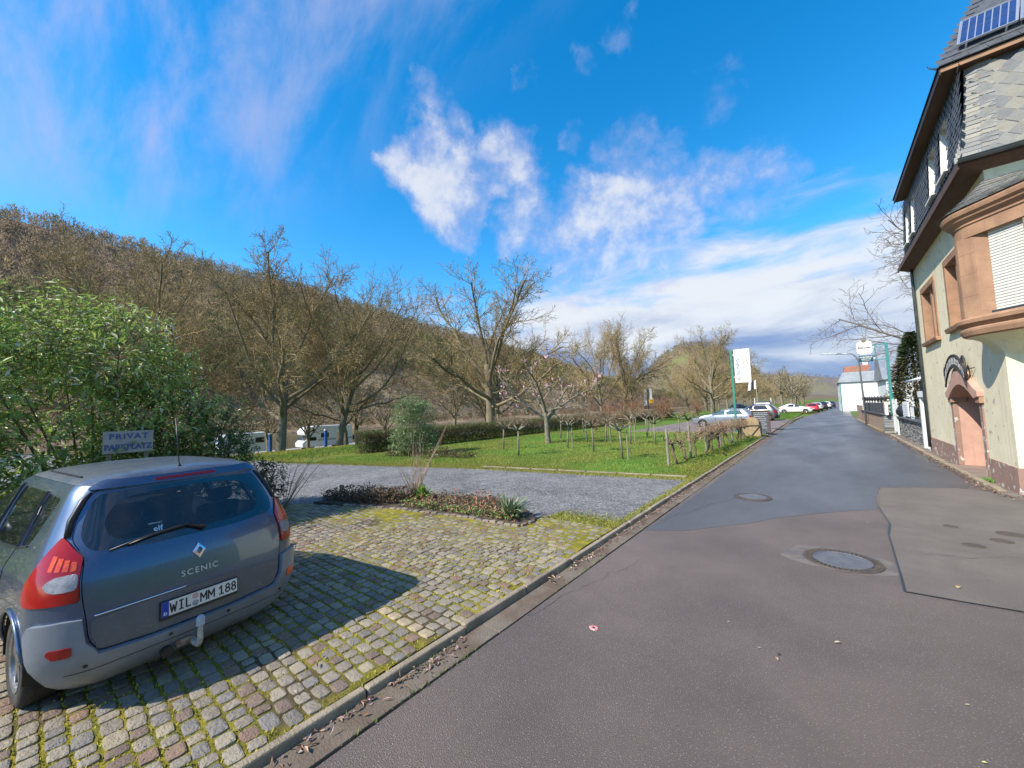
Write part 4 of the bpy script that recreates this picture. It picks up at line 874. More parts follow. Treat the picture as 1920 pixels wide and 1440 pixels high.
def window(y0, y1, z0, z1, name='window'):
    w = MB().box(HX+.42, HX+.47, y0-.04, y1+.04, z0-.04, z1+.04).ob(name, m_pane, house)
    ym = (y0+y1)/2
    for nm, bx_ in (('jamb', (HX-.035, HX+.30, y0-.20, y0+.004, z0, z1-.004)), ('jamb', (HX-.035, HX+.30, y1-.004, y1+.20, z0, z1-.004)), ('lintel', (HX-.038, HX+.30, y0-.203, y1+.203, z1-.004, z1+.20)), ('mullion', (HX+.05, HX+.30, ym-.11, ym+.11, z0, z1))): MB().box(*bx_).ob(nm, m_stone, w, bevel=.012)
    mb = MB(); mb.hexa([(HX-.10, y0-.26, z0-.14), (HX+.16, y0-.26, z0-.14), (HX+.16, y1+.26, z0-.14), (HX-.10, y1+.26, z0-.14), (HX-.13, y0-.26, z0-.02), (HX+.16, y0-.26, z0+.006), (HX+.16, y1+.26, z0+.006), (HX-.13, y1+.26, z0-.02)]); mb.ob('sill', m_stone, w, bevel=.012)
    for a, b in ((y0, ym-.11), (ym+.11, y1)):
        mb = MB()
        for q in ((a, a+.06, z0, z1), (b-.06, b, z0, z1), (a+.06, b-.06, z0, z0+.06), (a+.06, b-.06, z1-.06, z1)): mb.box(HX+.36, HX+.415, *q)
        mb.ob('casement', m_wframe, w)
    for a, b in ((y0+.062, ym-.172), (ym+.172, y1-.062)):
        mb = MB(); n = 14
        for k in range(n): mb.box(HX+.33, HX+.352, a, b, z1-.06-.048*(k+1), z1-.06-.048*k-.006)
        mb.ob('roller_blind', m_shutter, w)
    return w
window(*W1); window(*W2)
# doorway surround: jambs, stepped hood, imposts, inner door
dw = root_part('doorway', house); dw.matrix_parent_inverse = wm(house).inverted()
for a, b in ((D0-.22, D0+.006), (D1-.006, D1+.22)):
    MB().box(HX-.03, HX+.08, a, b, .036, 1.86).ob('jamb', m_plinth, dw, bevel=.01)
    MB().box(HX-.075, HX+.25, a-.06, b+.06, 1.86, 2.02).ob('impost', m_stone, dw, bevel=.012)
inn = [(D0+(D1-D0)*k/16, 1.972+.38*math.sin(math.pi*k/16)) for k in range(17)]
hood = [(D0-.30, 2.02)]+inn+[(D1+.30, 2.02), (D1+.30, 2.16), (D1-.02, 2.26), ((D0+D1)/2+.38, 2.72), ((D0+D1)/2-.38, 2.72), (D0+.02, 2.26), (D0-.30, 2.16)]
mb = MB(); mb.prism(hood, -.11, .12, fn=lambda a, b, d: (HX+d, a, b)); mb.ob('hood_stone', m_pink, dw, bevel=.012)
MB().box(HX+.60, HX+.66, D0-.05, D1+.05, .03, 2.45).ob('door', mat('old_oak_door', (.09, .05, .03), (.06, .035, .022), scale=3, rough=.7, stretch=(6, 6, .6)), dw)
MB().box(HX-.18, HX+.6, D0-.02, D1+.02, -.06, .034).ob('threshold', mat('worn_threshold_stone', (.27, .19, .15), (.2, .15, .12), scale=3, rough=.9), dw)
# plinth band, two lengths
for a, b in ((HY0-.02, D0-.22), (D1+.22, HY1)): MB().box(HX-.022, HX+.06, a, b, -.1, .56).ob('plinth', m_plinth, house, bevel=.006)
# arched plaque over the door with worn lettering
pq = root('wrought_sign', (HX-.12, 16.0, 2.6), 'arched dark metal plaque with worn pale lettering above the arched doorway', 'sign')
def arcp(t, r): # t in [-1,1] along arch
    a = t*1.02; return 15.95-1.22*math.sin(a)*1.02, 1.72+1.30*math.cos(a)*.86+r
up = [arcp(-1+2*k/20, .36) for k in range(21)]; lo_ = [arcp(-1+2*k/20, .0) for k in range(21)]
mb = MB(); mb.prism(up+lo_[::-1], -.14, -.115, fn=lambda a, b, d: (HX+d, a, b)); mb.ob('plaque', m_iron, pq)
mb = MB(); r2 = random.Random(5)
for k in range(34):
    t = -.86+1.72*k/33
    if k % 5 == 4: continue
    (a0, b0), (a1, b1) = arcp(t, .09), arcp(t, .27)
    ln = r2.choice([1, 1, .7, .85]); w = .016+.012*r2.random(); a1, b1 = a0+(a1-a0)*ln, b0+(b1-b0)*ln
    mb.hexa([(HX-.145, a0-w, b0), (HX-.139, a0-w, b0), (HX-.139, a0+w, b0), (HX-.145, a0+w, b0), (HX-.145, a1-w, b1), (HX-.139, a1-w, b1), (HX-.139, a1+w, b1), (HX-.145, a1+w, b1)])
    if r2.random() < .6: mb.box(HX-.145, HX-.139, a0-.03, a0+.03, (b0+b1)/2-.02, (b0+b1)/2+.015)
mb.ob('lettering', m_grey, pq, kind='stuff')
mb = MB()
for r_ in (.345, .015): mb.tube([(HX-.145, *arcp(-1+2*k/20, r_)) for k in range(21)], .012, 5)
mb.tube([(HX-.13, 14.88, 2.75+.02*k) for k in range(2)], .02, 6)
mb.tube([(HX-.12, *q) for q in [(14.88, 2.45), (14.86, 2.75), (14.92, 3.0), (15.06, 3.08), (15.16, 3.0), (15.1, 2.9)]], .022, 6); mb.tube([(HX-.12, 17.02, 2.5), (HX-.12, 17.1, 2.75), (HX-.12, 17.02, 2.9)], .018, 6); mb.tube([(HX-.12, 14.86, 2.72), (HX-.02, 14.6, 2.74)], .012, 5)
mb.ob('scroll_border', m_iron, pq, smooth=True)
# lower eave: soffit, fascia, slate edge and gutter
EX, EY = 2.58, 12.30
mb = MB(); mb.hexa([(EX, EY, 6.98), (12, EY, 6.98), (12, EY+.02, 7.06), (EX, EY+.02, 7.06), (EX, EY, 6.99), (12, EY, 6.99), (12, EY, 7.10), (EX, EY, 7.10)])
sof = MB(); sof.add([(EX, EY, 6.98), (12, EY, 6.98), (12, HY0+.02, 6.82), (HX+.02, HY0+.02, 6.82), (HX+.02, HY1+.1, 6.82), (EX, HY1+.1, 6.98)], [(0, 1, 2, 3), (0, 3, 4, 5)]); sof.ob('soffit', m_wood, house)
MB().box(EX-.025, EX, EY-.025, HY1+.1, 6.90, 7.06).ob('fascia_board', m_wood, house); MB().box(EX, 12, EY-.025, EY, 6.95, 7.06).ob('fascia_board', m_wood, house)
gt = MB(); prof = [(math.cos(a)*.07, math.sin(a)*.07) for a in [math.pi+math.pi*k/8 for k in range(9)]]
gt.add([(EX-.05, EY-.10+u, 7.06+v) for u, v in prof]+[(12, EY-.10+u, 7.06+v) for u, v in prof], [(k, k+1, 10+k, 9+k) for k in range(8)]); gt.tube([(EX-.05, EY-.172, 7.065), (12, EY-.172, 7.065)], .012, 6); gt.ob('gutter', m_gutter, house, smooth=True)
# mansard storey: backing walls, then slates
MTOP = 9.28
MB().hexa([(3.02, 12.42, 6.95), (12, 12.42, 6.95), (12, 20.35, 6.95), (3.02, 20.35, 6.95), (3.02, 12.66, MTOP), (12, 12.66, MTOP), (12, 20.2, MTOP), (3.02, 20.2, MTOP)]).ob('mansard_core', m_slated, house)
DW = [(13.62, 14.42), (15.0, 15.8), (18.0, 18.7), (19.1, 19.8)]     # dormer window openings
mx = lambda b: 2.66+.12*(b-6.95)/(MTOP-6.95)
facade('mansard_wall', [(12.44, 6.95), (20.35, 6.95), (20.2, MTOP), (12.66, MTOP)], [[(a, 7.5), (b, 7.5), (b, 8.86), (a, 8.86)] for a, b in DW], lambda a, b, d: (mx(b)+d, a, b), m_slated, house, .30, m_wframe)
# flared lowest course on the road side
fl = MB(); fl.add([(EX-.03, EY-.03, 7.065), (EX-.03, HY1+.1, 7.065), (2.67, HY1+.1, 7.30), (2.67, EY+.15, 7.30)], [(0, 1, 2, 3)]); fl.ob('eave_slates', m_slated, house)
# dark slates on the road side, too fine to pick apart at this angle
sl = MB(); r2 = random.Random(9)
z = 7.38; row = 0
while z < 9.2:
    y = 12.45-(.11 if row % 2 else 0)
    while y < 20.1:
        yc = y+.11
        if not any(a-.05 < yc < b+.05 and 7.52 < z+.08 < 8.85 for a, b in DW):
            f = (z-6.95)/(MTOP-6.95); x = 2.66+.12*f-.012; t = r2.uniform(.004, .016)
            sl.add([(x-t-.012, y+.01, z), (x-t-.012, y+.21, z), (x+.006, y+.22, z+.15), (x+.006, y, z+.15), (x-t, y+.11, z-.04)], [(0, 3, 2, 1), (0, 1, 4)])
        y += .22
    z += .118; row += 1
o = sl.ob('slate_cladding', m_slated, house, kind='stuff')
for a, b in DW:
    w = MB().box(2.93, 2.95, a-.02, b+.02, 7.48, 8.88).ob('dormer_window', m_pane, house)
    for q in ((2.86, 2.93, a+.004, a+.07, 7.505, 8.855), (2.86, 2.93, b-.07, b-.004, 7.505, 8.855), (2.86, 2.93, a+.07, b-.07, 8.78, 8.855), (2.86, 2.93, a+.07, b-.07, 7.505, 7.58)): MB().box(*q).ob('frame', m_wframe, w)
    MB().box(2.60, 2.93, a-.03, b+.03, 7.46, 7.503).ob('sill', m_wframe, w)
MB().add([(2.66, 20.35, 6.95), (3.03, 20.35, 6.95), (3.03, 20.2, MTOP), (2.78, 20.2, MTOP)], [(0, 1, 2, 3)]).ob('mansard_return', m_slated, house)
# gable-side slates: large overlapping rhombs, each a piece
gf = lambda a, b, d=0.: (a, 12.42+.24*(b-6.95)/(MTOP-6.95)-d, b)
sm = MB(); hw, hh = .19, .155
sm.add([(-hw, 0, .02), (0, 0, -hh), (hw, 0, -.02), (0, 0, hh), (-hw*.95, -.024, .02), (0, -.040, -hh*.97), (hw*.95, -.024, -.02), (0, -.006, hh*.97)], [(4, 5, 6, 7), (0, 1, 5, 4), (1, 2, 6, 5), (2, 3, 7, 6), (3, 0, 4, 7)])
proto = bpy.data.meshes.new('slate'); proto.from_pydata(sm.v, [], sm.f); proto.materials.append(m_slate)
gs_ = root_part('gable_slates', house); gs_.matrix_parent_inverse = wm(house).inverted()
row = 0; z = 7.16
while z < 9.16:
    x = 3.10+(hw if row % 2 else 0)
    while x < 6.6:
        o = bpy.data.objects.new('slate', proto); COL.objects.link(o); o.parent = gs_; p = gf(x, z, .012); o.location = (p[0]+rng.uniform(-.006, .006), p[1]-rng.uniform(0, .006), p[2]); o.rotation_euler = (R(5.5)+rng.uniform(-.02, .02), rng.uniform(-.03, .03)-.10, rng.uniform(-.02, .02)); x += hw*2
    z += hh*.93; row += 1
# hip strip of narrow slates curling round the corner
z = 7.12; k = 0
while z < 9.24:
    f = (z-6.95)/(MTOP-6.95); fl_ = .26*(1-f)**2.5
    for j, (x0, x1) in enumerate(((2.76, 2.95), (2.93, 3.16))):
        yy = gf(0, z)[1]; x0s = x0+.12*f-(fl_ if j == 0 else fl_*.3); x1s = x1+.10*f-fl_*.2*(j == 0)
        mb = MB(); d0 = .035+rng.uniform(0, .008); curl = .05 if j == 0 else 0
        mb.hexa([(x0s, yy-d0+curl+.0, z-.02), (x1s, yy-d0-.012, z-.045), (x1s, yy-.002, z-.045), (x0s, yy+curl+.03, z-.02), (x0s, yy-.006+curl, z+.125), (x1s, yy-.016, z+.10), (x1s, yy+.01, z+.10), (x0s, yy+curl+.04, z+.125)]); mb.ob('hip_slate', m_slate, gs_)
    z += .098; k += 1
# upper roof: boarded overhang, hipped slopes
UX, UY, UZ = 2.50, 12.48, 9.30
MB().hexa([(UX, UY, UZ-.06), (12.5, UY, UZ-.06), (12.5, 19.8, UZ-.06), (UX, 19.8, UZ-.06), (UX-.0, UY, UZ), (12.5, UY, UZ), (12.5, 19.8, UZ), (UX, 19.8, UZ)]).ob('roof_soffit', m_wood, house)
MB().box(UX-.02, UX-.001, UY-.02, 19.8, UZ-.10, UZ+.06).ob('roof_fascia', mat('dark_verge_board', (.035, .028, .028), rough=.6), house)
MB().box(UX, 12.5, UY-.02, UY-.001, UZ-.05, UZ+.05).ob('roof_fascia', mat('orange_brown_batten', (.36, .20, .11), (.25, .15, .09), scale=5, rough=.8), house)
RZ = 14.9; rx = 5.4
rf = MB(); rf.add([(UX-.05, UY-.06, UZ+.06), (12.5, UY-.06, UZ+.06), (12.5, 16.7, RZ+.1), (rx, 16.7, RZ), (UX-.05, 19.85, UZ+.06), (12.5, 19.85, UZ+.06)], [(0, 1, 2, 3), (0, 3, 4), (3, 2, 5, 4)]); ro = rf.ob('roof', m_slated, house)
# rows of slate on the sunny slope
n_ = Vector((0, -(RZ-UZ), 4.6)).normalized()
rs_ = MB(); r2 = random.Random(3); t = 0.
while t < .95:
    yy = UY-.06+t*4.6; zz = UZ+.06+t*(RZ-UZ); x = UX-.03+t*2.5
    while x < 9:
        w = r2.uniform(.2, .3); h = r2.uniform(.008, .02); e = .055
        p0 = Vector((x, yy, zz)); p1 = Vector((x+w-.008, yy, zz)); p2 = p1+Vector((0, 4.6*e, (RZ-UZ)*e)); p3 = p0+Vector((0, 4.6*e, (RZ-UZ)*e))
        rs_.add([p0+n_*(h+.012), p1+n_*(h+.012), p2+n_*.006, p3+n_*.006, p0+n_*.002, p1+n_*.002], [(0, 1, 2, 3), (4, 5, 1, 0)]); x += w
    t += .042
rs_.ob('roof_slates', m_slated, house, kind='stuff')
for k in range(4):
    q = Vector((UX+.08+.14*k, UY+.3+.5*k, UZ+.26+.25*k)); mb = MB(); mb.tube([q, q+Vector((-.18, -.02, .04)), q+Vector((-.22, -.03, .12))], .008, 5); mb.ob('snow_hook', m_iron, house)
# solar panels on the sunny slope
m_cell = mat('solar_cell', (.018, .032, .11), (.025, .045, .15), scale=8, rough=.12, spec=.7, coat=1.); m_alu = mat('aluminium_frame', (.62, .63, .65), rough=.35, metal=.8)
sl_d = Vector((0, 4.6, RZ-UZ)).normalized()
for i in range(3):
    pr = root('solar_panel', (2.83+i*.88+.4, 13.0, 9.8), ['blue solar panel at the street end of the slate roof', 'blue solar panel in the middle of three on the slate roof', 'blue solar panel farthest from the street on the slate roof'][i], 'solar panel', 'solar panels on the slate roof')
    O = Vector((2.80+i*.88, UY+.12, UZ+.50)); tilt = Vector((.20, .50, .80)).normalized(); nn = Vector((1, 0, 0)).cross(tilt).normalized(); PW, PH = .86, 1.0
    def pb(x0, x1, y0, y1, d0, d1): return [O+Vector((1, 0, 0))*a+tilt*b+nn*d for d in (d0, d1) for a, b in ((x0, y0), (x1, y0), (x1, y1), (x0, y1))]
    MB().hexa(pb(0, PW, 0, PH, -.03, .0)).ob('panel_back', m_alu, pr)
    for q in ((0, PW, 0, .025), (0, PW, PH-.025, PH), (0, .025, .025, PH-.025), (PW-.025, PW, .025, PH-.025)): MB().hexa(pb(*q, 0, .012)).ob('frame', m_alu, pr)
    for a in range(7):
        for b in range(2):
            x0 = .035+a*(PW-.07)/7; y0 = .035+b*(PH-.07)/2; MB().hexa(pb(x0+.010, x0+(PW-.07)/7-.010, y0+.008, y0+(PH-.07)/2-.008, .0005, .005)).ob('solar_cell', m_cell, pr)
    for a in (.15, PW-.15):
        mb = MB(); mb.tube([O+Vector((a, 0, 0))-nn*.02, O+Vector((a, 0, 0))-n_*.16+sl_d*.02], .02, 6); mb.tube([O+Vector((a, 0, 0))+tilt*PH*.9-nn*.02, O+Vector((a, 0, 0))+tilt*PH*.9-n_*.34], .02, 6); mb.ob('mounting_leg', m_alu, pr)
# ---- oriel on the corner
def smooth_curve(pts, k=4):
    out = []; P = [Vector(p) for p in pts]
    for i in range(len(P)-1):
        a, b, c, d = P[max(i-1, 0)], P[i], P[i+1], P[min(i+2, len(P)-1)]
        for j in range(k):
            t = j/k; out.append(.5*((2*b)+(c-a)*t+(2*a-5*b+4*c-d)*t*t+(3*b-a-3*c+d)*t**3))
    return out+[P[-1]]
plan = smooth_curve([(2.97, 13.42), (2.74, 13.30), (2.56, 13.04), (2.47, 12.76), (2.52, 12.42), (2.72, 12.12), (3.06, 11.68), (3.32, 11.36), (3.70, 11.08), (4.2, 10.92), (4.8, 10.92), (5.4, 11.15), (5.8, 11.7), (5.95, 12.57)], 5)
def offs(pl, d):
    out = []
    for i, p in enumerate(pl):
        t = (pl[min(i+1, len(pl)-1)]-pl[max(i-1, 0)]).normalized(); out.append(p+Vector((t.y, -t.x))*(-d) if False else p+Vector((-(-t.y), -t.x))*d*1.0)
    return out
# outward = right of travel reversed; verified: travel goes -y then +x, outward is towards (-x,-y)
def sweep(prof, name, m, parent, kind=None, smooth=True):
    mb = MB(); rows = []
    for d, z in prof:
        rows.append([(q.x, q.y, z) for q in [p+Vector(((pl_t[i].y), -(pl_t[i].x)))*d for i, p in enumerate(plan)]])
    n = len(plan); vs = [v for r in rows for v in r]
    mb.add(vs, [(i*n+k, i*n+k+1, (i+1)*n+k+1, (i+1)*n+k) for i in range(len(prof)-1) for k in range(n-1)]); o = mb.ob(name, m, parent, smooth=False, kind=kind); return o
pl_t = [(plan[min(i+1, len(plan)-1)]-plan[max(i-1, 0)]).normalized() for i in range(len(plan))]
orl = root_part('oriel', house); orl.matrix_parent_inverse = wm(house).inverted()
sweep([(-.02, 3.30), (.03, 3.33), (.06, 3.42), (.06, 3.46), (.01, 3.50), (.03, 3.53), (.10, 3.58), (.11, 3.65), (.06, 3.69), (.02, 3.71), (-.3, 3.72)], 'base_cornice', m_stone, orl)
sweep([(-.14, 5.40), (-.005, 5.40), (-.005, 5.64), (.02, 5.66), (.02, 5.70), (.10, 5.78), (.11, 5.82), (.16, 5.86), (.18, 5.93), (.18, 5.97), (-.2, 5.99)], 'top_cornice', m_stone, orl)
# corbel under the oriel
cb = MB(); n = len(plan); cx0, cy0 = HX+.25, HY0+.15
rows = []
for f, z in ((.06, 3.31), (.40, 3.24), (.66, 3.13), (.86, 3.0), (1., 2.84)):
    rows += [(p.x+(max(HX+.02, min(p.x, 5)) if p.y > 12.55 else max(p.x, HX+.02)-0)*0+(max(p.x, HX+.03)-p.x)*f, p.y+(max(p.y, HY0+.03)-p.y)*f, z) for p in plan]
cb.add(rows, [(i*n+k, i*n+k+1, (i+1)*n+k+1, (i+1)*n+k) for i in range(4) for k in range(n-1)]); cb.ob('corbel', m_plaster2, orl, smooth=True)
# body panels and window: left pier, shutter window, right pier
def pier(p0, p1, d, z0=3.70, z1=5.41, name='pier', m=m_stone, th=.18, bev=.012):
    a, b = Vector(p0), Vector(p1); t = (b-a).normalized(); nn = Vector((t.y, -t.x)); mb = MB()
    c = [a+nn*d, b+nn*d, b-nn*th, a-nn*th]; mb.hexa([(q.x, q.y, z0) for q in c]+[(q.x, q.y, z1) for q in c]); return mb.ob(name, m, orl, bevel=bev)
Wa, Wb = Vector((2.74, 12.10)), Vector((3.11, 11.625)); tt = (Wb-Wa).normalized(); nn2 = Vector((tt.y, -tt.x))
pier(Wa-tt*.50, Wa-tt*.20, -.02); 
mb = MB(); c = [Wa-tt*.20+nn2*-.025, Wa-nn2*.12, Wa-nn2*.2, Wa-tt*.20-nn2*.2]; mb.hexa([(q.x, q.y, 3.70) for q in c]+[(q.x, q.y, 5.41) for q in c]); mb.ob('splayed_jamb', m_stone, orl, bevel=.01)
pier(Wb+tt*.0, Wb+tt*.40, -.02); pier(Wb+tt*.40, Wb+tt*.9, -.06)
back = [p+Vector((pl_t[i].y, -pl_t[i].x))*-.16 for i, p in enumerate(plan)]
mb = MB(); ns = [i for i, p in enumerate(plan) if (p-Wa).dot(tt) < -.45 or (p-Wb).dot(tt) > .3]; 
for a_, b_ in zip(ns[:-1], ns[1:]):
    if b_ == a_+1: p, q = plan[a_], plan[b_]; mb.add([(p.x+.03*0, p.y, 3.70), (q.x, q.y, 3.70), (q.x, q.y, 5.41), (p.x, p.y, 5.41)], [(0, 1, 2, 3)])
mb.ob('curved_panel', m_stone, orl)
wi = root_part('shutter_window', orl)
sh_ = MB(); k = 0; z = 3.76
while z < 5.40:
    a, b = Wa+tt*.0-nn2*.115, Wb-nn2*.115; h = .058
    pr_ = [(0, 0), (.012, .010), (.015, h*.5), (.010, h-.012), (0, h-.004)]
    for (d0, h0), (d1, h1) in zip(pr_[:-1], pr_[1:]): sh_.add([(a.x+nn2.x*d0, a.y+nn2.y*d0, z+h0), (b.x+nn2.x*d0, b.y+nn2.y*d0, z+h0), (b.x+nn2.x*d1, b.y+nn2.y*d1, z+h1), (a.x+nn2.x*d1, a.y+nn2.y*d1, z+h1)], [(0, 1, 2, 3)])
    z += h
sh_.ob('roller_shutter', m_shutter, wi)
a, b = Wa-nn2*.13, Wb-nn2*.13; MB().add([(a.x, a.y, 3.7), (b.x, b.y, 3.7), (b.x, b.y, 5.42), (a.x, a.y, 5.42)], [(0, 1, 2, 3)]).ob('dark_backing', m_black, wi)
MB().hexa([(q.x, q.y, z) for z in (3.715, 3.76) for q in (Wa-nn2*.12, Wa+nn2*.0, Wb+nn2*.0, Wb-nn2*.12)]).ob('inner_sill', m_gutter, wi)
# oriel roof: slate courses sweeping up to the wall
ap = Vector((3.9, 12.60)); orf = MB(); rows = []; prof = [(0, 5.98), (.12, 6.06), (.3, 6.16), (.55, 6.32), (.8, 6.5), (1, 6.66)]; r2 = random.Random(8)
n = len(plan)
for f, z in prof: rows.append([((p.x+pl_t[i].y*.20)*(1-f)+max(p.x+.25, HX)*f if p.y < 12.6 else (p.x+pl_t[i].y*.20)*(1-f)+HX*f, (p.y-pl_t[i].x*.20)*(1-f)+12.60*f if p.y < 12.6 else (p.y-pl_t[i].x*.2), z-(.0 if p.y < 13 else .25*f)) for i, p in enumerate(plan)])
orf.add([v for r in rows for v in r], [(i*n+k, i*n+k+1, (i+1)*n+k+1, (i+1)*n+k) for i in range(len(prof)-1) for k in range(n-1)]); orr = orf.ob('oriel_roof', m_slated, orl)
osl = MB()
def orp(u, f):
    i = min(int(u*(n-1)), n-2); s_ = u*(n-1)-i; j = min(int(f*5), 4); g = f*5-j
    P_ = lambda a, b: Vector(rows[a][b]); return (P_(j, i)*(1-s_)+P_(j, i+1)*s_)*(1-g)+(P_(j+1, i)*(1-s_)+P_(j+1, i+1)*s_)*g
for q in range(11):
    f0 = q/11; f1 = min(1, f0+.13); k = 0
    for u0 in np.arange(.02+.008*(q % 2), .97, .018):
        a, b, c, d = orp(u0, f0), orp(u0+.0172, f0), orp(u0+.0172, f1), orp(u0, f1); nrm = (b-a).cross(d-a)
        if nrm.length < 1e-9: continue
        nrm.normalize(); nrm = nrm if nrm.z > 0 else -nrm; h = r2.uniform(.012, .026); osl.add([a+nrm*h, b+nrm*h, c+nrm*.004, d+nrm*.004, a, b], [(0, 1, 2, 3), (4, 5, 1, 0)])
osl.ob('oriel_slates', mat('oriel_slate', (.13, .13, .125), (.19, .185, .165), scale=5, rough=.55, var=(12, .35), fine=(10, .5, (.2, .16, .1), .6, .7)), orl, kind='stuff')

# downpipe at the far corner and iron wall anchors
mb = MB(); mb.tube([(HX-.06, 20.72, 6.9), (HX-.07, 20.74, 6.6), (HX-.07, 20.74, .2)], .045, 8); mb.ob('downpipe', m_gutter, house, smooth=True)
for y_, z_ in ((13.35, 6.45), (13.2, 6.2)): mb = MB(); mb.tube([(HX-.01, y_, z_), (HX-.05, y_+.12, z_+.02)], .012, 5); mb.ob('wall_hook', m_iron, house)
m_joint = mat('dark_stone_joint', (.20, .11, .075), rough=.95)
for zz in (4.15, 4.62, 5.05):
    for p0, p1, d in ((Wa-tt*.50, Wa-tt*.20, -.0185), (Wb, Wb+tt*.40, -.0185)):
        a = p0+nn2*d; b = p1+nn2*d; MB().add([(a.x, a.y, zz), (b.x, b.y, zz), (b.x, b.y, zz+.008), (a.x, a.y, zz+.008)], [(0, 1, 2, 3)]).ob('stone_joint', m_joint, orl)
# ---------------------------------------------------------------- right roadside: pavement strip, walls, gate, signs, far house
m_strip = mat('dirty_strip', (.115, .085, .065), (.20, .17, .14), scale=2.5, rough=.95, var=(8, .3), bump=.7, bscale=40, fine=(40, .5, (.30, .24, .18), .58, .68))
mb = MB(); mb.prism([(2.66, 12.2), (3.0, 12.2), (3.0, 30.4), (2.70, 30.2), (2.62, 20)], -.05, .012); mb.ob('verge_strip', m_strip)['kind'] = 'structure'
kr = link('low_kerb', None); kr['kind'] = 'structure'; y = 11.2
while y < 50:
    L = .8+rng.uniform(-.1, .1); x = np.interp(y, [11, 13, 20, 30, 40, 52], [3.3, 2.74, 2.70, 2.66, 2.42, 2.3])
    if not 29.4 < y < 31.5:
        MB().box(x-.07, x+.06, y, y+L-.02, -.05, .05+rng.uniform(-.012, .012)).ob('kerb_stone', m_kerb, kr, bevel=.012 if y < 26 else 0)
    y += L
mb = MB(); mb.prism([(2.36, 31.5), (3.2, 31.5), (2.9, 52), (2.9, 60), (2.35, 60), (2.28, 52)], -.05, .04); mb.ob('right_verge', mat('mossy_verge', (.12, .12, .03), (.14, .10, .06), scale=1.5, rough=1., bump=1., bscale=20))['kind'] = 'structure'
# white framed side door between house and stone wall
m_wplast = mat('white_render', (.74, .75, .74), (.66, .67, .66), scale=1.2, rough=.85, var=(5, .06))
sd_ = root('side_doorway', (3.05, 21.6, 0), 'narrow white rendered side doorway between the cream house and the slate stone wall', 'doorway')
for a, b in ((21.02, 21.22), (22.1, 22.3)): MB().box(2.93, 3.35, a, b, -.05, 2.02).ob('pillar', m_wplast, sd_, bevel=.01)
MB().box(2.90, 3.36, 21.0, 22.34, 2.02, 2.26).ob('lintel', m_wplast, sd_, bevel=.01)
MB().box(3.22, 3.27, 21.22, 22.1, 0, 2.0).ob('door', mat('pale_green_door', (.50, .55, .50), (.42, .47, .43), scale=2, rough=.6), sd_)
MB().box(3.15, 3.22, 21.30, 21.34, .95, 1.07).ob('handle', m_iron, sd_)
# dry stacked slate walls
m_drystone = mat('stacked_slate', (.1,.1,.1), vcol=True, rough=.75, spec=.4, var=(20, .35), bump=.5, bscale=50)
def stacked(name, x0, y0, x1, y1, z0, z1, th, parent, seed, h=(.035, .06), L=(.12, .34)):
    r = random.Random(seed); d = Vector((x1-x0, y1-y0, 0)); ln = d.length; d.normalize(); nrm = Vector((-d.y, d.x, 0)); nrm = nrm if nrm.x < 0 else -nrm; mb = MB(); cols = []; z = z0
    while z < z1:
        hh = min(r.uniform(*h), z1-z+.01); s = -r.uniform(0, .1)
        while s < ln:
            l = r.uniform(*L); a, b = max(0, s), min(ln, s+l-.008); dp = r.uniform(-.01, .025)
            if b-a > .02:
                p0 = Vector((x0, y0, 0))+d*a; p1 = Vector((x0, y0, 0))+d*b; f = nrm*dp; bk = nrm*-th
                mb.hexa([(*(p0+f).xy, z), (*(p1+f).xy, z), (*(p1+bk).xy, z), (*(p0+bk).xy, z), (*(p0+f).xy, z+hh-.008), (*(p1+f).xy, z+hh-.008), (*(p1+bk).xy, z+hh-.008), (*(p0+bk).xy, z+hh-.008)])
                g = r.choice([.10, .16, .22, .28, .34]); cols += [(g, g*.98, g*.95*r.uniform(.85, 1.05))]*8
            s += l
        z += hh
    o = mb.ob(name, m_drystone, parent, kind='stuff'); at = o.data.color_attributes.new('col', 'FLOAT_COLOR', 'POINT'); at.data.foreach_set('color', np.concatenate([np.array(cols), np.ones((len(cols), 1))], 1).astype(np.float32).ravel()); return o
sw = root('slate_stone_wall', (3.1, 25.5, 0), 'low wall of stacked grey slate stones with a dark coping beside the road', 'wall')
stacked('stone_courses', 3.0, 22.36, 3.06, 29.2, -.05, .96, .3, sw, 1)
MB().box(2.92, 3.45, 22.36, 29.25, .96, 1.02).ob('coping', m_slated, sw, bevel=.01)
rl = MB()
for k in range(26): y = 25.4+k*.14; rl.box(3.12, 3.14, y, y+.02, 1.02, 1.62)
rl.box(3.11, 3.15, 25.3, 29.1, 1.60, 1.64); rl.box(3.11, 3.15, 25.3, 29.1, 1.10, 1.13); rl.ob('railing', mat('pale_metal_rail', (.55, .58, .58), rough=.5, metal=.3), sw)
shd = root('slate_shed', (3.9, 24, 0), 'small slate clad outbuilding with a shallow roof behind the stone wall', 'shed')
stacked('cladding', 3.32, 22.36, 3.34, 25.1, 1.0, 2.75, .05, shd, 2, h=(.06, .10), L=(.3, .7)); MB().box(3.36, 5.5, 22.36, 25.1, 0, 2.75).ob('wall', m_slated, shd)
MB().hexa([(3.05, 22.2, 2.74), (5.8, 22.2, 3.1), (5.8, 25.5, 3.1), (3.05, 25.5, 2.74), (3.05, 22.2, 2.82), (5.8, 22.2, 3.18), (5.8, 25.5, 3.18), (3.05, 25.5, 2.82)]).ob('roof', m_slated, shd)
mb = MB(); mb.tube([(3.0, 22.1, 2.78), (3.0, 25.6, 2.74)], .055, 8); mb.ob('gutter', mat('white_plastic_gutter', (.66, .68, .68), rough=.4), shd, smooth=True)
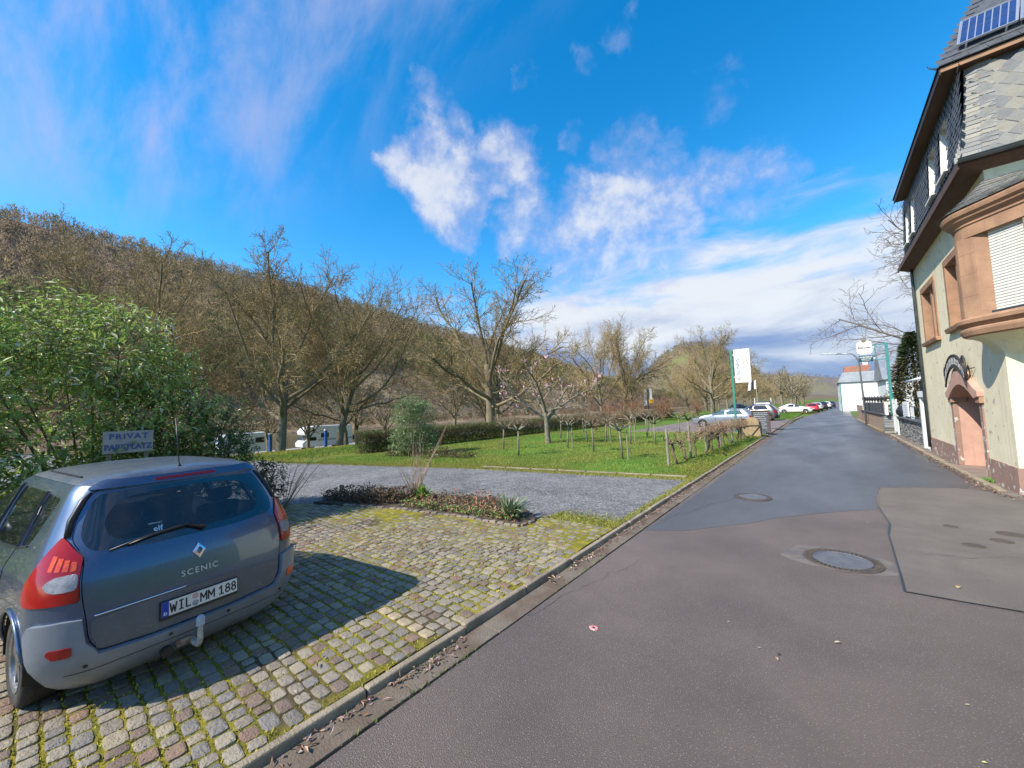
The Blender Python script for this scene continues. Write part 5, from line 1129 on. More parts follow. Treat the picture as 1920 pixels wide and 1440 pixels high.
# notice board and round dark object on the wall
nb2 = root('notice_board', (3.02, 27.4, 1.02), 'white notice board fixed to the railing above the slate stone wall', 'notice board')
MB().box(3.04, 3.09, 26.2, 27.7, 1.10, 1.80).ob('panel', m_wplast, nb2, bevel=.01)
mb = MB()
for k in range(5): mb.box(3.034, 3.039, 26.4, 27.5-.15*(k % 3), 1.62-.11*k, 1.65-.11*k)
mb.ob('printed_lines', mat('faint_grey_print', (.5, .5, .52), rough=.7), nb2)
dk = root('covered_barbecue', (3.2, 29.3, 1.02), 'dark rounded cover standing on the coping at the gate end of the slate wall', 'cover')
mb = MB(); mb.lathe([(.30, 0), (.40, .12), (.42, .3), (.34, .48), (.16, .60), (.001, .62)], 16, c=(3.3, 28.85, 1.02)); mb.ob('hood', m_blackp, dk, smooth=True)
mb = MB(); mb.tube([(3.24, 28.85, 1.60), (3.30, 28.85, 1.68), (3.36, 28.85, 1.60)], .02, 6); mb.ob('handle', m_blackp, dk, smooth=True)
# white metal gate
m_gate = mat('pale_painted_iron', (.62, .64, .63), (.52, .52, .48), scale=6, rough=.5, metal=.2)
gate = root('garden_gate', (2.8, 30.3, 0), 'pale painted iron gate of upright bars between the slate wall and the tan garden wall', 'gate')
def gpt(s, z): return (2.98+.05*s-.10*0, 29.35+1.75*s, z)
for s_ in (0, 1):
    mb = MB(); p = gpt(s_, 0); mb.box(p[0]-.04, p[0]+.04, p[1]-.04, p[1]+.04, 0, 1.95); mb.ob('post', m_gate, gate)
for z in (.12, 1.05, 1.70): mb = MB(); mb.tube([gpt(.02, z), gpt(.98, z)], .022, 5); mb.ob('rail', m_gate, gate)
for k in range(13): mb = MB(); s_ = .06+.88*k/12; mb.tube([gpt(s_, .12), gpt(s_, 1.70+.12*math.sin(math.pi*s_))], .013, 5); mb.ob('bar', m_gate, gate)
lb = root('letter_box', (2.74, 31.0, 1.1), 'white upright letter box fixed beside the iron gate', 'letter box')
MB().box(2.66, 2.80, 30.85, 31.2, 1.02, 1.78).ob('box', m_wplast, lb, bevel=.03)
for z in (1.18, 1.40, 1.62): MB().box(2.652, 2.659, 30.90, 31.15, z, z+.05).ob('slot', m_grey, lb)
# garden wall with dark panel fence and lantern finials
gw = root('garden_wall', (2.7, 36, 0), 'tan rendered garden wall with a dark panel fence along its top', 'garden wall')
m_tanr = mat('tan_roughcast', (.36, .24, .165), (.29, .20, .14), scale=1.6, rough=.95, var=(7, .15), bump=.8, bscale=30)
gwx = lambda y: np.interp(y, [31, 52], [2.62, 2.36])
mb = MB(); mb.hexa([(gwx(31.9), 31.9, 0), (3.0, 31.9, 0), (2.8, 46, 0), (gwx(46), 46, 0), (gwx(31.9), 31.9, 1.02), (3.0, 31.9, 1.02), (2.8, 46, .92), (gwx(46), 46, .92)]); mb.ob('wall', m_tanr, gw)
stacked('stone_pier', 2.6, 31.15, 2.6, 31.9, 0, 1.04, .4, gw, 5)
mb = MB(); mb.hexa([(2.53, 31.1, 1.035), (3.06, 31.1, 1.035), (2.86, 46, .93), (gwx(46)-.08, 46, .93), (2.53, 31.1, 1.09), (3.06, 31.1, 1.09), (2.86, 46, .985), (gwx(46)-.08, 46, .985)]); mb.ob('coping', m_slated, gw)
m_pan = mat('charcoal_fence_panel', (.045, .05, .058), (.06, .066, .075), scale=5, rough=.55)
for k in range(8):
    y0 = 32.3+k*1.7; x = gwx(y0)+.12; mb = MB(); mb.box(x, x+.03, y0, y0+1.64, 1.05-.007*k, 1.72-.007*k); mb.ob('fence_panel', m_pan, gw)
MB().box(2.70, 2.86, 31.55, 31.95, 1.09, 1.80).ob('gate_pier', mat('ochre_render', (.50, .38, .15), rough=.9), gw)
for k in range(9):
    y = 31.8+k*1.7; x = gwx(y)+.16; L_ = root('wall_lantern', (x, y, 1.7), 'small dark iron lantern finial on top of the charcoal fence', 'lantern', 'lantern finials along the garden wall')
    mb = MB(); mb.lathe([(.03, 0), (.03, .08), (.05, .10), (.11, .30), (.12, .31), (.03, .42), (.01, .46)], 8, c=(x, y, 1.70)); mb.ob('lantern_body', m_iron, L_)
    mb = MB(); mb.lathe([(.045, .12), (.10, .29)], 6, c=(x, y, 1.705)); mb.ob('lantern_glass', m_grey, L_)
pf = MB()
# timber fence stretch beyond
wf = root('timber_fence', (2.5, 49, 0), 'weathered slatted timber fence beyond the tan garden wall', 'fence')
m_oldw = mat('weathered_fence_wood', (.26, .19, .14), (.2, .16, .12), scale=3, rough=.9, stretch=(6, 6, .5))
for k in range(22): y = 46.2+k*.28; x = gwx(y)+.1; MB().box(x, x+.03, y, y+.23, .02, 1.35+rng.uniform(-.06, .06)).ob('board', m_oldw, wf)
# brewery sign on green post
m_green = mat('turquoise_green_paint', (.055, .26, .24), (.045, .21, .20), scale=5, rough=.4)
bs = root('inn_sign', (3.2, 33, 0), 'white shield sign above a dark green board hanging from a turquoise post', 'sign')
MB().box(3.10, 3.24, 32.95, 33.05, 0, 5.45).ob('post', m_green, bs, bevel=.008)
for q in ((2.66, 3.10, 32.97, 33.03, 5.33, 5.40), (2.62, 2.68, 32.97, 33.03, 4.40, 5.40), (2.68, 3.10, 32.97, 33.03, 4.40, 4.46)): MB().box(*q).ob('bracket', m_green, bs)
m_signw = mat('white_sign_face', (.80, .80, .78), rough=.35)
shp = rnd([(1.80, 4.92), (1.92, 4.83), (2.20, 4.79), (2.46, 4.84), (2.53, 4.95), (2.51, 5.55), (2.40, 5.66), (2.2, 5.70), (1.94, 5.64), (1.80, 5.52)], .06)
s1 = MB(); s1.prism(shp, 32.93, 33.07, fn=lambda a, b, d: (a, d, b)); bo = s1.ob('shield_board', m_signw, bs, bevel=.02)
fm = lambda x, z, y=32.915: frame4((x, y, z), (1, 0, 0), (0, 0, 1))
text_mesh('lettering', 'Bitburger', .17, mat('bronze_lettering', (.16, .14, .07), rough=.5), fm(2.16, 5.24), bo, depth=.004, bold=.003)
text_mesh('lettering', 'Bitte ein Bit', .06, mat('grey_lettering', (.45, .44, .40), rough=.5), fm(2.17, 5.05), bo, depth=.004)
mb = MB(); mb.lathe([(.001, 32.90), (.10, 32.90), (.11, 32.92), (.11, 32.94)], 20, c=(2.15, 0, 5.68), ax='y'); mb.ob('round_emblem', mat('gold_brown_emblem', (.30, .24, .10), (.10, .09, .07), scale=22, rough=.4), bs)
MB().box(1.86, 2.53, 32.94, 33.06, 4.34, 4.72).ob('lower_board', mat('dark_green_board', (.004, .06, .075), rough=.4), bs, bevel=.01)
text_mesh('lettering', 'AUSONIUS', .13, m_signw, fm(2.195, 4.62, 32.93), bs, depth=.003, bold=.003, sx=.95); text_mesh('lettering', 'WEINSTUBE', .085, m_signw, fm(2.195, 4.50, 32.93), bs, depth=.003, bold=.002); text_mesh('lettering', 'RESTAURANT', .065, m_signw, fm(2.195, 4.41, 32.93), bs, depth=.003)
for z in (5.22, 4.52): mb = MB(); mb.lathe([(.001, 2.52), (.035, 2.52), (.035, 2.64), (.001, 2.64)], 8, c=(0, 33, z), ax='x'); mb.ob('clamp', m_signw, bs)
# street lamp
lp = root('street_lamp', (2.3, 40, 0), 'tall thin curved street lamp arching over the road', 'street lamp')
mb = MB(); mb.tube([(2.35, 40, 0), (2.25, 40, 4.6)]+[(2.25-.55*(1-math.cos(a)), 40, 4.6+.95*math.sin(a)) for a in [R(15*k) for k in range(1, 7)]]+[(.9, 40, 5.62)], [.07]+[.05]*8, 8); mb.ob('column', mat('galvanised_column', (.30, .32, .34), rough=.4, metal=.6), lp, smooth=True)
mb = MB(); mb.hexa([(.02, 39.92, 5.66), (1.0, 39.92, 5.60), (1.0, 40.08, 5.60), (.02, 40.08, 5.66), (.05, 39.9, 5.73), (1.0, 39.9, 5.70), (1.0, 40.1, 5.70), (.05, 40.1, 5.73)]); mb.ob('lamp_head', m_wplast, lp, bevel=.02)
# white house across the bend
wh = root('white_house', (5, 80, 0), 'white gabled house with grey slate roof at the bend of the road', 'house')
MB().box(1.95, 9.8, 80, 92, 0, 4.6).ob('wall', m_wplast, wh)
mb = MB(); mb.hexa([(1.75, 79.7, 4.55), (10, 79.7, 4.55), (10, 92.3, 4.55), (1.75, 92.3, 4.55), (2.5, 80.9, 6.15), (9.2, 80.9, 6.15), (9.2, 91, 6.15), (2.5, 91, 6.15)]); mb.ob('roof', mat('grey_slate_roof', (.20, .22, .24), (.26, .28, .29), scale=1.5, rough=.6, var=(4, .15)), wh)
MB().hexa([(2.6, 80.9, 6.16), (5.6, 80.9, 6.16), (5.6, 85, 6.16), (2.6, 85, 6.16), (2.75, 81.3, 7.05), (5.9, 81.3, 7.2), (5.9, 85, 7.2), (2.75, 85, 7.05)]).ob('dormer_roof', mat('rust_red_tiles', (.30, .13, .075), (.24, .10, .06), scale=3, rough=.8), wh)
MB().box(5.0, 5.6, 82, 82.8, 7.0, 8.0).ob('chimney', m_wplast, wh)
mb = MB(); mb.tube([(2.02, 79.95, 0), (2.02, 79.95, 4.5)], .06, 6); mb.ob('downpipe', m_green, wh)
for z in (1.2, 3.0): MB().box(1.93, 1.955, 83, 84, z, z+1.2).ob('window', m_pane, wh)
gh = root('gable_house', (9, 60, 0), 'pale house with steep grey roof partly hidden behind the conifer', 'house')
MB().box(6.0, 12, 66, 76, 0, 4.3).ob('wall', m_wplast, gh)
mb = MB(); mb.add([(5.7, 65.7, 4.2), (12.3, 65.7, 4.2), (12.3, 76.3, 4.2), (5.7, 76.3, 4.2), (5.7, 71, 8.6), (12.3, 71, 8.6)], [(0, 1, 5, 4), (2, 3, 4, 5), (0, 4, 3), (1, 2, 5)]); mb.ob('roof', mat('steep_grey_slate', (.17, .19, .22), (.23, .25, .27), scale=1.2, rough=.55, var=(3, .2)), gh)
for k in range(2): MB().box(6.6+k*1.6, 7.4+k*1.6, 65.97, 66.02, 1.4, 2.7).ob('window', m_pane, gh)
# ================================================================ VEGETATION
def seg_tubes(segs, n):
    """segs: array (m, 8) p0 p1 r0 r1 -> prisms"""
    A = np.array(segs, float); p0, p1, r0, r1 = A[:, :3], A[:, 3:6], A[:, 6], A[:, 7]; d = p1-p0; d /= np.maximum(np.linalg.norm(d, axis=1, keepdims=True), 1e-9)
    h = np.where(np.abs(d[:, 2:3]) < .9, [[0, 0, 1.]], [[1., 0, 0]]); u = np.cross(d, h); u /= np.linalg.norm(u, axis=1, keepdims=True); w = np.cross(d, u)
    an = 2*np.pi*np.arange(n)/n; c, s = np.cos(an), np.sin(an); ring = u[:, None, :]*c[None, :, None]+w[:, None, :]*s[None, :, None]
    V = np.stack([p0[:, None]+ring*r0[:, None, None], p1[:, None]+ring*r1[:, None, None]], 1).reshape(-1, 3)
    b = (np.arange(len(A))*2*n)[:, None]; k = np.arange(n); F = np.stack([b+k, b+(k+1) % n, b+n+(k+1) % n, b+n+k], -1).reshape(-1, 4)
    return V, F
def grow(r, p, d, L, rad, lv, P, out):
    """recursive bare branch; P: per-level dicts"""
    q = P[lv]; n = q['n']; st = L/n; pts = []; dirs = []
    for i in range(n):
        j = q['jit']; d = (d+Vector((r.gauss(0, j), r.gauss(0, j), r.gauss(0, j)+q['up']))).normalized(); p2 = p+d*st; r2 = max(q['rmin'], rad*(1-q['tap']/n))
        out.append((*p, *p2, rad, r2, lv)); pts.append((p, p2, rad)); dirs.append(d); p = p2; rad = r2
    if lv+1 < len(P):
        c = P[lv+1]; k = q['kids']; k = r.randint(*k) if isinstance(k, tuple) else k; ph = r.uniform(0, 6.28)
        for i in range(k):
            t = q['from']+(1-q['from'])*(i+r.random()*.8)/k; t = min(t, .999); s = int(t*n); f = t*n-s; a, b, rr = pts[s]; pos = a+(b-a)*f; dd = dirs[s]
            ang = R(r.uniform(*q['ang'])) if 'fan' not in q else R(q['fan'][0]+(q['fan'][1]-q['fan'][0])*((t-q['from'])/(1-q['from']))+r.uniform(-7, 7)); ph += 2.4+r.uniform(-.5, .5); u = dd.orthogonal().normalized(); w = dd.cross(u); side = u*math.cos(ph)+w*math.sin(ph)
            nd = (dd*math.cos(ang)+side*math.sin(ang)).normalized(); ln = L*q['ratio']*r.uniform(.7, 1.15)*(1-q.get('fall', .35)*t)
            grow(r, pos, nd, ln, max(c['rmin'], rr*q['rr']), lv+1, P, out)
def tree_meshes(seed, P, L0, r0, d0=(0, 0, 1), split=2, extra=None):
    r = random.Random(seed); out = []; grow(r, Vector((0, 0, 0)), Vector(d0).normalized(), L0, r0, 0, P, out)
    if extra: extra(r, out)
    A = np.array(out); tk = A[A[:, 8] < split]; tw = A[A[:, 8] >= split]
    V, F = seg_tubes(tk[:, :8], 7); tm = (V, F); mid = tw[tw[:, 8] < split+1]; fin = tw[tw[:, 8] >= split+1]
    V1, F1 = seg_tubes(mid[:, :8], 4) if len(mid) else (np.zeros((0, 3)), np.zeros((0, 4), int)); V2, F2 = seg_tubes(fin[:, :8], 3) if len(fin) else (np.zeros((0, 3)), np.zeros((0, 4), int))
    return tm, (np.concatenate([V1, V2]), np.concatenate([F1, F2+len(V1)])), A
m_bark = mat('grey_brown_bark', (.16, .125, .085), (.23, .19, .12), scale=3, rough=.95, bump=1., bscale=14, stretch=(1, 1, .35), fine=(7, .6, (.14, .145, .06), .55, .7))
m_twig = mat('olive_brown_twigs', (.30, .215, .12), (.35, .26, .125), scale=.45, rough=.95, spec=.15, var=(.9, .25))
m_twig2 = mat('greyish_twigs', (.27, .21, .15), (.33, .27, .17), scale=.5, rough=.95, spec=.15, var=(.9, .25))
m_bud = mat('yellow_buds', (.22, .165, .045), (.26, .20, .06), scale=.6, rough=.9)
m_lichen = mat('lichen_bark', (.22, .20, .145), (.15, .125, .09), scale=8, rough=.95, bump=.6, bscale=40)
def leafV(C, Dr, Nn, ln, wd, fold=.25):
    """folded diamond leaves: centres of base, directions, approximate normals"""
    n = len(C); Dr = Dr/np.linalg.norm(Dr, axis=1, keepdims=True); s = np.cross(Dr, Nn); s /= np.maximum(np.linalg.norm(s, axis=1, keepdims=True), 1e-6); nn = np.cross(s, Dr)
    ln = np.broadcast_to(ln, (n,))[:, None]; wd = np.broadcast_to(wd, (n,))[:, None]
    a = C; b = C+Dr*ln*.5+s*wd*.5+nn*wd*fold; t = C+Dr*ln-nn*ln*.06; d = C+Dr*ln*.5-s*wd*.5+nn*wd*fold
    V = np.stack([a, b, t, d], 1).reshape(-1, 3); k = np.arange(n)[:, None]*4
    F = np.concatenate([k+np.array([[0, 1, 2]]), k+np.array([[0, 2, 3]])], 0); return V, F
def place_tree(name, tm, cm, loc, label, cat='tree', group=None, rz=0., sc=1., mt=None, mc=None, cache={}):
    key = id(tm[0])
    if key not in cache: cache[key] = (mesh_np('trunk', tm[0], tm[1], [mt or m_bark], smooth=True), mesh_np('crown', cm[0], cm[1], [mc or m_twig]))
    o = root(name, loc, label, cat, group, rz=rz); o.scale = (sc, sc, sc) if not hasattr(sc, '__len__') else sc
    a = link('trunk', cache[key][0], o, True); b = link('crown', cache[key][1], o, True); KIDS.setdefault(o.name, []).extend([a, b]); return o
def bigP(k=1.):
    return [dict(n=6, jit=.05, up=.05, tap=.45, rmin=.05, kids=(10, 12), ang=(20, 54), fan=(76, 20), ratio=1.3, rr=.48, fall=-.05, **{'from': .38}),
            dict(n=7, jit=.13, up=.065, tap=.80, rmin=.024, kids=(12, 14), ang=(22, 52), ratio=.44, rr=.45, **{'from': .30}),
            dict(n=4, jit=.14, up=.05, tap=.80, rmin=.014, kids=(7, 9), ang=(26, 58), ratio=.50, rr=.6, **{'from': .22}),
            dict(n=3, jit=.17, up=.03, tap=.75, rmin=.012, kids=(6, 8), ang=(28, 62), ratio=.52, rr=.7, **{'from': .10}),
            dict(n=2, jit=.20, up=.02, tap=.6, rmin=.0105, kids=0, ang=(30, 60), ratio=.5, rr=.7, **{'from': .2})]
T1 = tree_meshes(21, bigP(), 6.0, .36, (.03, .06, 1)); T2 = tree_meshes(35, bigP(), 6.6, .32, (-.05, .02, 1)); T3 = tree_meshes(54, bigP(), 5.6, .38, (.0, -.05, 1))
def height(T): return float(np.percentile(T[1][0][:, 2], 98.5))
def put(T, name, loc, H, label, group=None, rz=0., wid=1., mc=None, mt=None):
    s = H/height(T); place_tree(name, T[0], T[1], loc, label, group=group, rz=rz, sc=(s*wid, s*wid, s), mt=mt, mc=mc)
gz = lambda x, y: float(gheight(np.array([float(x)]), np.array([float(y)]))[0])
G1 = 'bare riverside trees'
put(T1, 'bare_tree', (-36, 13.0, gz(-36, 13)-.1), 17.8, 'tall bare tree with forked trunk between the caravan and the motorhome', G1, rz=R(60), wid=.86)
put(T2, 'bare_tree', (-36.2, 18.2, gz(-36.2, 18.2)-.1), 17.2, 'bare spreading tree with dark trunk in front of the motorhome', G1, rz=R(200), wid=.95)
put(T2, 'bare_tree', (-36.6, 19.2, gz(-36.6, 19.2)-.1), 13.5, 'smaller bare tree with a slim twin trunk touching the dark trunk by the motorhome', G1, rz=R(20), wid=.7)
put(T3, 'bare_tree', (-36, 39.3, gz(-36, 39.3)-.1), 21.8, 'broad bare tree with several upright limbs behind the clipped hedge', G1, rz=R(110), wid=1.12)
put(T1, 'bare_tree', (-37, 42.2, gz(-37, 42)-.1), 16.0, 'narrow bare tree growing close beside the broad one behind the hedge', G1, rz=R(250), wid=.62)
put(T3, 'bare_tree', (-44, 4.9, gz(-44, 4.6)-.1), 19.5, 'bare tree rising above the big leafy shrub with ragged top shoots', G1, rz=R(10), wid=.72)
put(T2, 'bare_tree', (-40, 8.6, gz(-40, 8.6)-.1), 11.5, 'bushy bare tree filling the gap behind the dark green shrub', G1, rz=R(80), wid=.9)
put(T1, 'bare_tree', (-35, 72, gz(-35, 72)-.1), 19.0, 'slender pale bare tree standing behind the magnolia', G1, rz=R(130), wid=.62)
put(T3, 'bare_tree', (-36, 86, gz(-36, 86)-.1), 22.5, 'wide many-stemmed bare tree by the yellow and white river sign', G1, rz=R(40), wid=.85)
put(T2, 'bare_tree', (-33, 83, gz(-33, 83)-.1), 18.0, 'leaning bare tree just before the river sign', G1, rz=R(300), wid=.7)
TS = tree_meshes(77, [dict(n=5, jit=.05, up=.05, tap=.4, rmin=.04, kids=(7, 9), ang=(25, 55), ratio=1.0, rr=.5, **{'from': .35}), dict(n=5, jit=.12, up=.08, tap=.8, rmin=.02, kids=(6, 8), ang=(25, 60), ratio=.55, rr=.55, **{'from': .15}), dict(n=4, jit=.16, up=.04, tap=.8, rmin=.014, kids=(6, 7), ang=(25, 60), ratio=.55, rr=.6, **{'from': .12}), dict(n=3, jit=.2, up=.03, tap=.6, rmin=.012, kids=0, ang=(30, 60), ratio=.5, rr=.7, **{'from': .2})], 3.2, .16)
# small riverside trees below the bank
r3 = random.Random(12)
for i, (x, y, H, lb) in enumerate([(-46, 19.5, 7, 'small bare tree directly left of the motorhome cab'), (-44.5, 24.6, 7.5, 'small yellowish bare tree at the tail of the motorhome'), (-45, 15.2, 6.5, 'small bare tree beside the blue post by the caravan'), (-44, 40, 9, 'bare lollipop-shaped tree above the hedge behind the evergreen bush'), (-42, 45, 8.5, 'thin bare tree between the hedge and the yellow river boards'), (-47, 30, 7, 'low bare tree behind the left end of the hedge')]):
    put(TS, 'riverside_tree', (x, y, gz(x, y)-.1), H, lb, 'small bare trees by the riverside track', rz=r3.uniform(0, 6), mc=m_twig2)
# rows of trees along the road farther up the valley
lbs = ['tall bare tree in the long row leading up the valley road']
for i in range(21):
    y = 112+i*9+r3.uniform(-4, 4); x = -27-i*.15+r3.uniform(-6, 5) if i < 12 else -20+r3.uniform(-14, 8)+i*.3
    put([T1, T2, T3][i % 3], 'row_tree', (x, y, gz(x, y)-.1), r3.uniform(12, 17) if i > 3 else r3.uniform(12, 15), 'bare grey-brown tree in the long row leading up the valley', 'row of bare trees up the valley', rz=r3.uniform(0, 6), wid=r3.uniform(.75, 1.0), mc=None)
put(T3, 'bare_tree', (-16.5, 80, .1), 15.5, 'bare purplish tree with spreading top behind the white hanging sign', G1, rz=R(77), wid=.95)
for i in range(9):
    y = 95+i*16+r3.uniform(-4, 4); x = -7-i*.2+r3.uniform(-2, 2)
    put(TS, 'copper_tree', (x, y, gz(x, y)), r3.uniform(7.5, 10), 'round-headed tree with coppery twigs in the line behind the parked cars', 'coppery trees behind the parked cars', rz=r3.uniform(0, 6), wid=1.25)
# tree behind the house
TB = tree_meshes(91, [dict(n=6, jit=.06, up=.06, tap=.5, rmin=.06, kids=(9, 10), ang=(35, 75), ratio=1.0, rr=.26, **{'from': .3}), dict(n=7, jit=.10, up=.03, tap=.8, rmin=.016, kids=(12, 13), ang=(28, 58), ratio=.48, rr=.5, **{'from': .12}), dict(n=5, jit=.12, up=-.01, tap=.8, rmin=.010, kids=(8, 9), ang=(25, 55), ratio=.5, rr=.6, **{'from': .1}), dict(n=3, jit=.15, up=-.02, tap=.7, rmin=.008, kids=(3, 4), ang=(25, 55), ratio=.5, rr=.6, **{'from': .1}), dict(n=2, jit=.15, up=-.02, tap=.7, rmin=.007, kids=0, ang=(25, 55), ratio=.5, rr=.6, **{'from': .1})], 8.5, .4)
put(TB, 'bare_tree', (8.3, 33, 0), 14.5, 'large bare tree with drooping twigs behind the corner house', None, rz=R(30), wid=1.0, mc=mat('dark_grey_twigs', (.13, .105, .085), (.17, .14, .11), scale=.6, rough=.95), mt=mat('dark_bark', (.12, .10, .08), (.16, .135, .10), scale=3, rough=.95))
# conifer by the inn sign
def conifer(loc, H, rad):
    r = np.random.default_rng(5); n = 8200; t = r.random(n)**.8; ph = r.uniform(0, 6.283, n); rr = rad*(1-t)**.8*r.uniform(.45, 1.08, n)*(1+.15*np.sin(ph*5+t*20)); P = np.stack([rr*np.cos(ph), rr*np.sin(ph), .25+t*(H-.3)], -1)
    Dr = np.stack([np.cos(ph), np.sin(ph), r.uniform(-.35, .5, n)], -1); V, F = leafV(P, Dr, np.tile([0, 0, 1.], (n, 1))+r.normal(0, .4, (n, 3)), r.uniform(.16, .34, n), r.uniform(.05, .10, n), .3)
    k = sst(.2, .8, r.random(n))[:, None]*sst(.15, .6, 1-t)[:, None]; C = np.repeat(np.array([.055, .085, .03])*(1-k)+np.array([.24, .15, .06])*k, 4, 0)
    o = root('conifer', loc, 'dense browning conifer with a dark green tip behind the iron gate', 'tree')
    mb = MB(); mb.tube([(0, 0, 0), (0, 0, H*.5), (.02, 0, H*.97)], [.16, .1, .02], 7); mb.ob('trunk', m_bark, o, local=True); link('crown', mesh_np('crown', V, F, [mat('conifer_needles', (.05, .05, .02), vcol=True, rough=.8)], col=C), o, True)
conifer((4.45, 34.5, 0), 6.1, 1.6)
# ---------------------------------------------------------------- broad-leaved shrubs
def shrub(name, loc, label, lobes, nleaf, ln, wd, cols, seed, droop=.35, gloss=.35, stems=8, spec=.5, ngroups=None, spin=.8, cat='shrub', trunkm=None):
    r = np.random.default_rng(seed); rp = random.Random(seed); P = []; D_ = []
    wts = np.array([l[3]*l[4]*l[5] for l in lobes])**.75; wts /= wts.sum(); shoots = []
    G = ngroups or nleaf//9
    for k in range(G):
        l = lobes[r.choice(len(lobes), p=wts)]; v = r.normal(size=3); v /= np.linalg.norm(v); rad = r.uniform(.45, 1.)**.6
        p = np.array(l[:3])+v*rad*np.array(l[3:6])*(1+.22*r.normal()*.5); 
        if p[2] < .08: p[2] = .08+r.random()*.2
        out = v*np.array([1, 1, .7])+np.array([0, 0, .35]); shoots.append((p, out/np.linalg.norm(out)))
    C = []; Dv = []; per = max(3, nleaf//G)
    for p, d in shoots:
        L = r.uniform(.5, 1.3)*ln*2.2
        t = np.linspace(0, 1, per); base = p[None]+d[None]*(t[:, None]-.4)*L; ph = np.arange(per)*2.4+r.uniform(0, 6); u = np.cross(d, [.3, .5, .8]); u /= np.linalg.norm(u); w = np.cross(d, u)
        rad = u[None]*np.cos(ph)[:, None]+w[None]*np.sin(ph)[:, None]; dd = rad*spin+d[None]*.65-np.array([0, 0, droop])+r.normal(0, .18, (per, 3)); C.append(base); Dv.append(dd)
    C = np.concatenate(C); Dv = np.concatenate(Dv); n = len(C)
    V, F = leafV(C, Dv, np.tile([0, 0, 1.], (n, 1))+r.normal(0, .35, (n, 3)), ln*r.uniform(.45, 1.35, n), wd*r.uniform(.6, 1.3, n), .22)
    ci = r.random(n)[:, None]; cc = np.array(cols[0])*(1-ci)+np.array(cols[1])*ci; cc = cc*np.where(r.random((n, 1)) < .3, r.uniform(.35, .7, (n, 1)), 1.); pick = r.random(n) < .10; cc[pick] = cols[2]
    o = root(name, loc, label, cat)
    mb = MB()
    for k in range(stems):
        l = lobes[k % len(lobes)]; e = np.array(l[:3])+r.normal(0, .35, 3)*np.array(l[3:6]); b = (rp.uniform(-.25, .25)*max(1, lobes[0][3]), rp.uniform(-.25, .25), 0)
        mb.tube([b, tuple((np.array(b)*.5+e*.5)+r.normal(0, .06, 3)*np.array([1, 1, .3])), tuple(e)], [.03, .02, .008], 5)
    for p, d in shoots[::3]: mb.tube([tuple(p-d*.35), tuple(p+d*.1)], [.007, .003], 3, cap=False)
    mb.ob('stems', trunkm or m_bark, o, local=True, kind='stuff')
    m = mat(name+'_leaf', (.1, .1, .1), vcol=True, rough=gloss, spec=spec, sub=.36); link('foliage', mesh_np('foliage', V, F, [m], col=np.repeat(cc, 4, 0)), o, True); return o
shrub('tall_shrub', (-10.3, .6, LZ), 'tall light green leafy shrub with pale drooping leaves behind the blue-grey car',
      [(0, -.6, 2.2, 1.1, 1.15, 1.6), (0, .3, 3.4, .9, .75, .95), (.3, -1.3, 2.6, 1., .8, 1.2), (.4, -2.2, 1.8, 1.1, .9, 1.5), (.1, .9, 2.1, 1., .9, 1.2), (-.1, -.3, 3.7, .55, .55, .75), (.2, -1.25, 3.6, .5, .5, .7), (.1, .95, 3.0, .6, .5, .7), (.9, -2.6, 1.0, .9, .8, .9), (.9, -1.2, 1.0, .8, .9, .8), (.6, .2, .9, .8, .9, .7)], 21000, .15, .048, ((.27, .39, .075), (.42, .52, .15), (.62, .64, .46)), 3, droop=.42, gloss=.38, stems=14, ngroups=3300)
shrub('dark_shrub', (-10.4, 2.15, LZ), 'dark green dense evergreen shrub to the right of the tall light green one',
      [(0, -.3, 1.5, .9, .8, 1.2), (0, .4, 1.6, .8, .6, .95), (.0, .55, 1.05, .7, .45, .8), (.4, -.9, 1.0, .9, .9, .9)], 11000, .10, .034, ((.07, .145, .035), (.13, .22, .055), (.22, .29, .11)), 4, droop=.2, gloss=.35, stems=9, ngroups=1100)
shrub('evergreen_bush', (-15.4, 11.4, LZ), 'grey-green evergreen bush standing in front of the clipped hedge', [(0, 0, 1.3, .75, .95, 1.05), (0, .6, 1.9, .55, .7, .75), (0, -.5, 2.1, .5, .6, .7), (.1, .0, 2.4, .5, .6, .45), (.1, -.8, .7, .6, .5, .55), (.2, .4, .6, .7, .8, .6)], 10500, .095, .036, ((.20, .31, .11), (.30, .41, .17), (.42, .47, .28)), 8, droop=.15, stems=8, ngroups=1700)
shrub('ivy_mound', (-9.2, 3.0, LZ), 'low dark ivy-covered stump with bare twigs beside the blue-grey car', [(0, 0, .35, .35, .35, .35), (.05, .15, .75, .28, .3, .35), (0, -.1, 1.0, .22, .25, .25)], 1500, .07, .04, ((.03, .07, .02), (.07, .12, .03), (.16, .09, .05)), 9, droop=.3, stems=7, ngroups=220)
shrub('low_bush', (-13.4, 11.2, LZ), 'low leafy brown and green tangle at the foot of the evergreen bush', [(0, 0, .2, .5, .9, .22), (1.2, .3, .16, .8, .5, .18), (-2.2, -.6, .22, .7, .5, .25)], 3200, .07, .035, ((.10, .13, .03), (.20, .11, .05), (.26, .16, .07)), 10, droop=.1, stems=5, ngroups=420)
tw = root('bare_sapling', (-8.9, 3.3, LZ), 'thin leafless sapling with long slanting twigs by the ivy stump', 'sapling'); mb = MB(); r4 = random.Random(2)
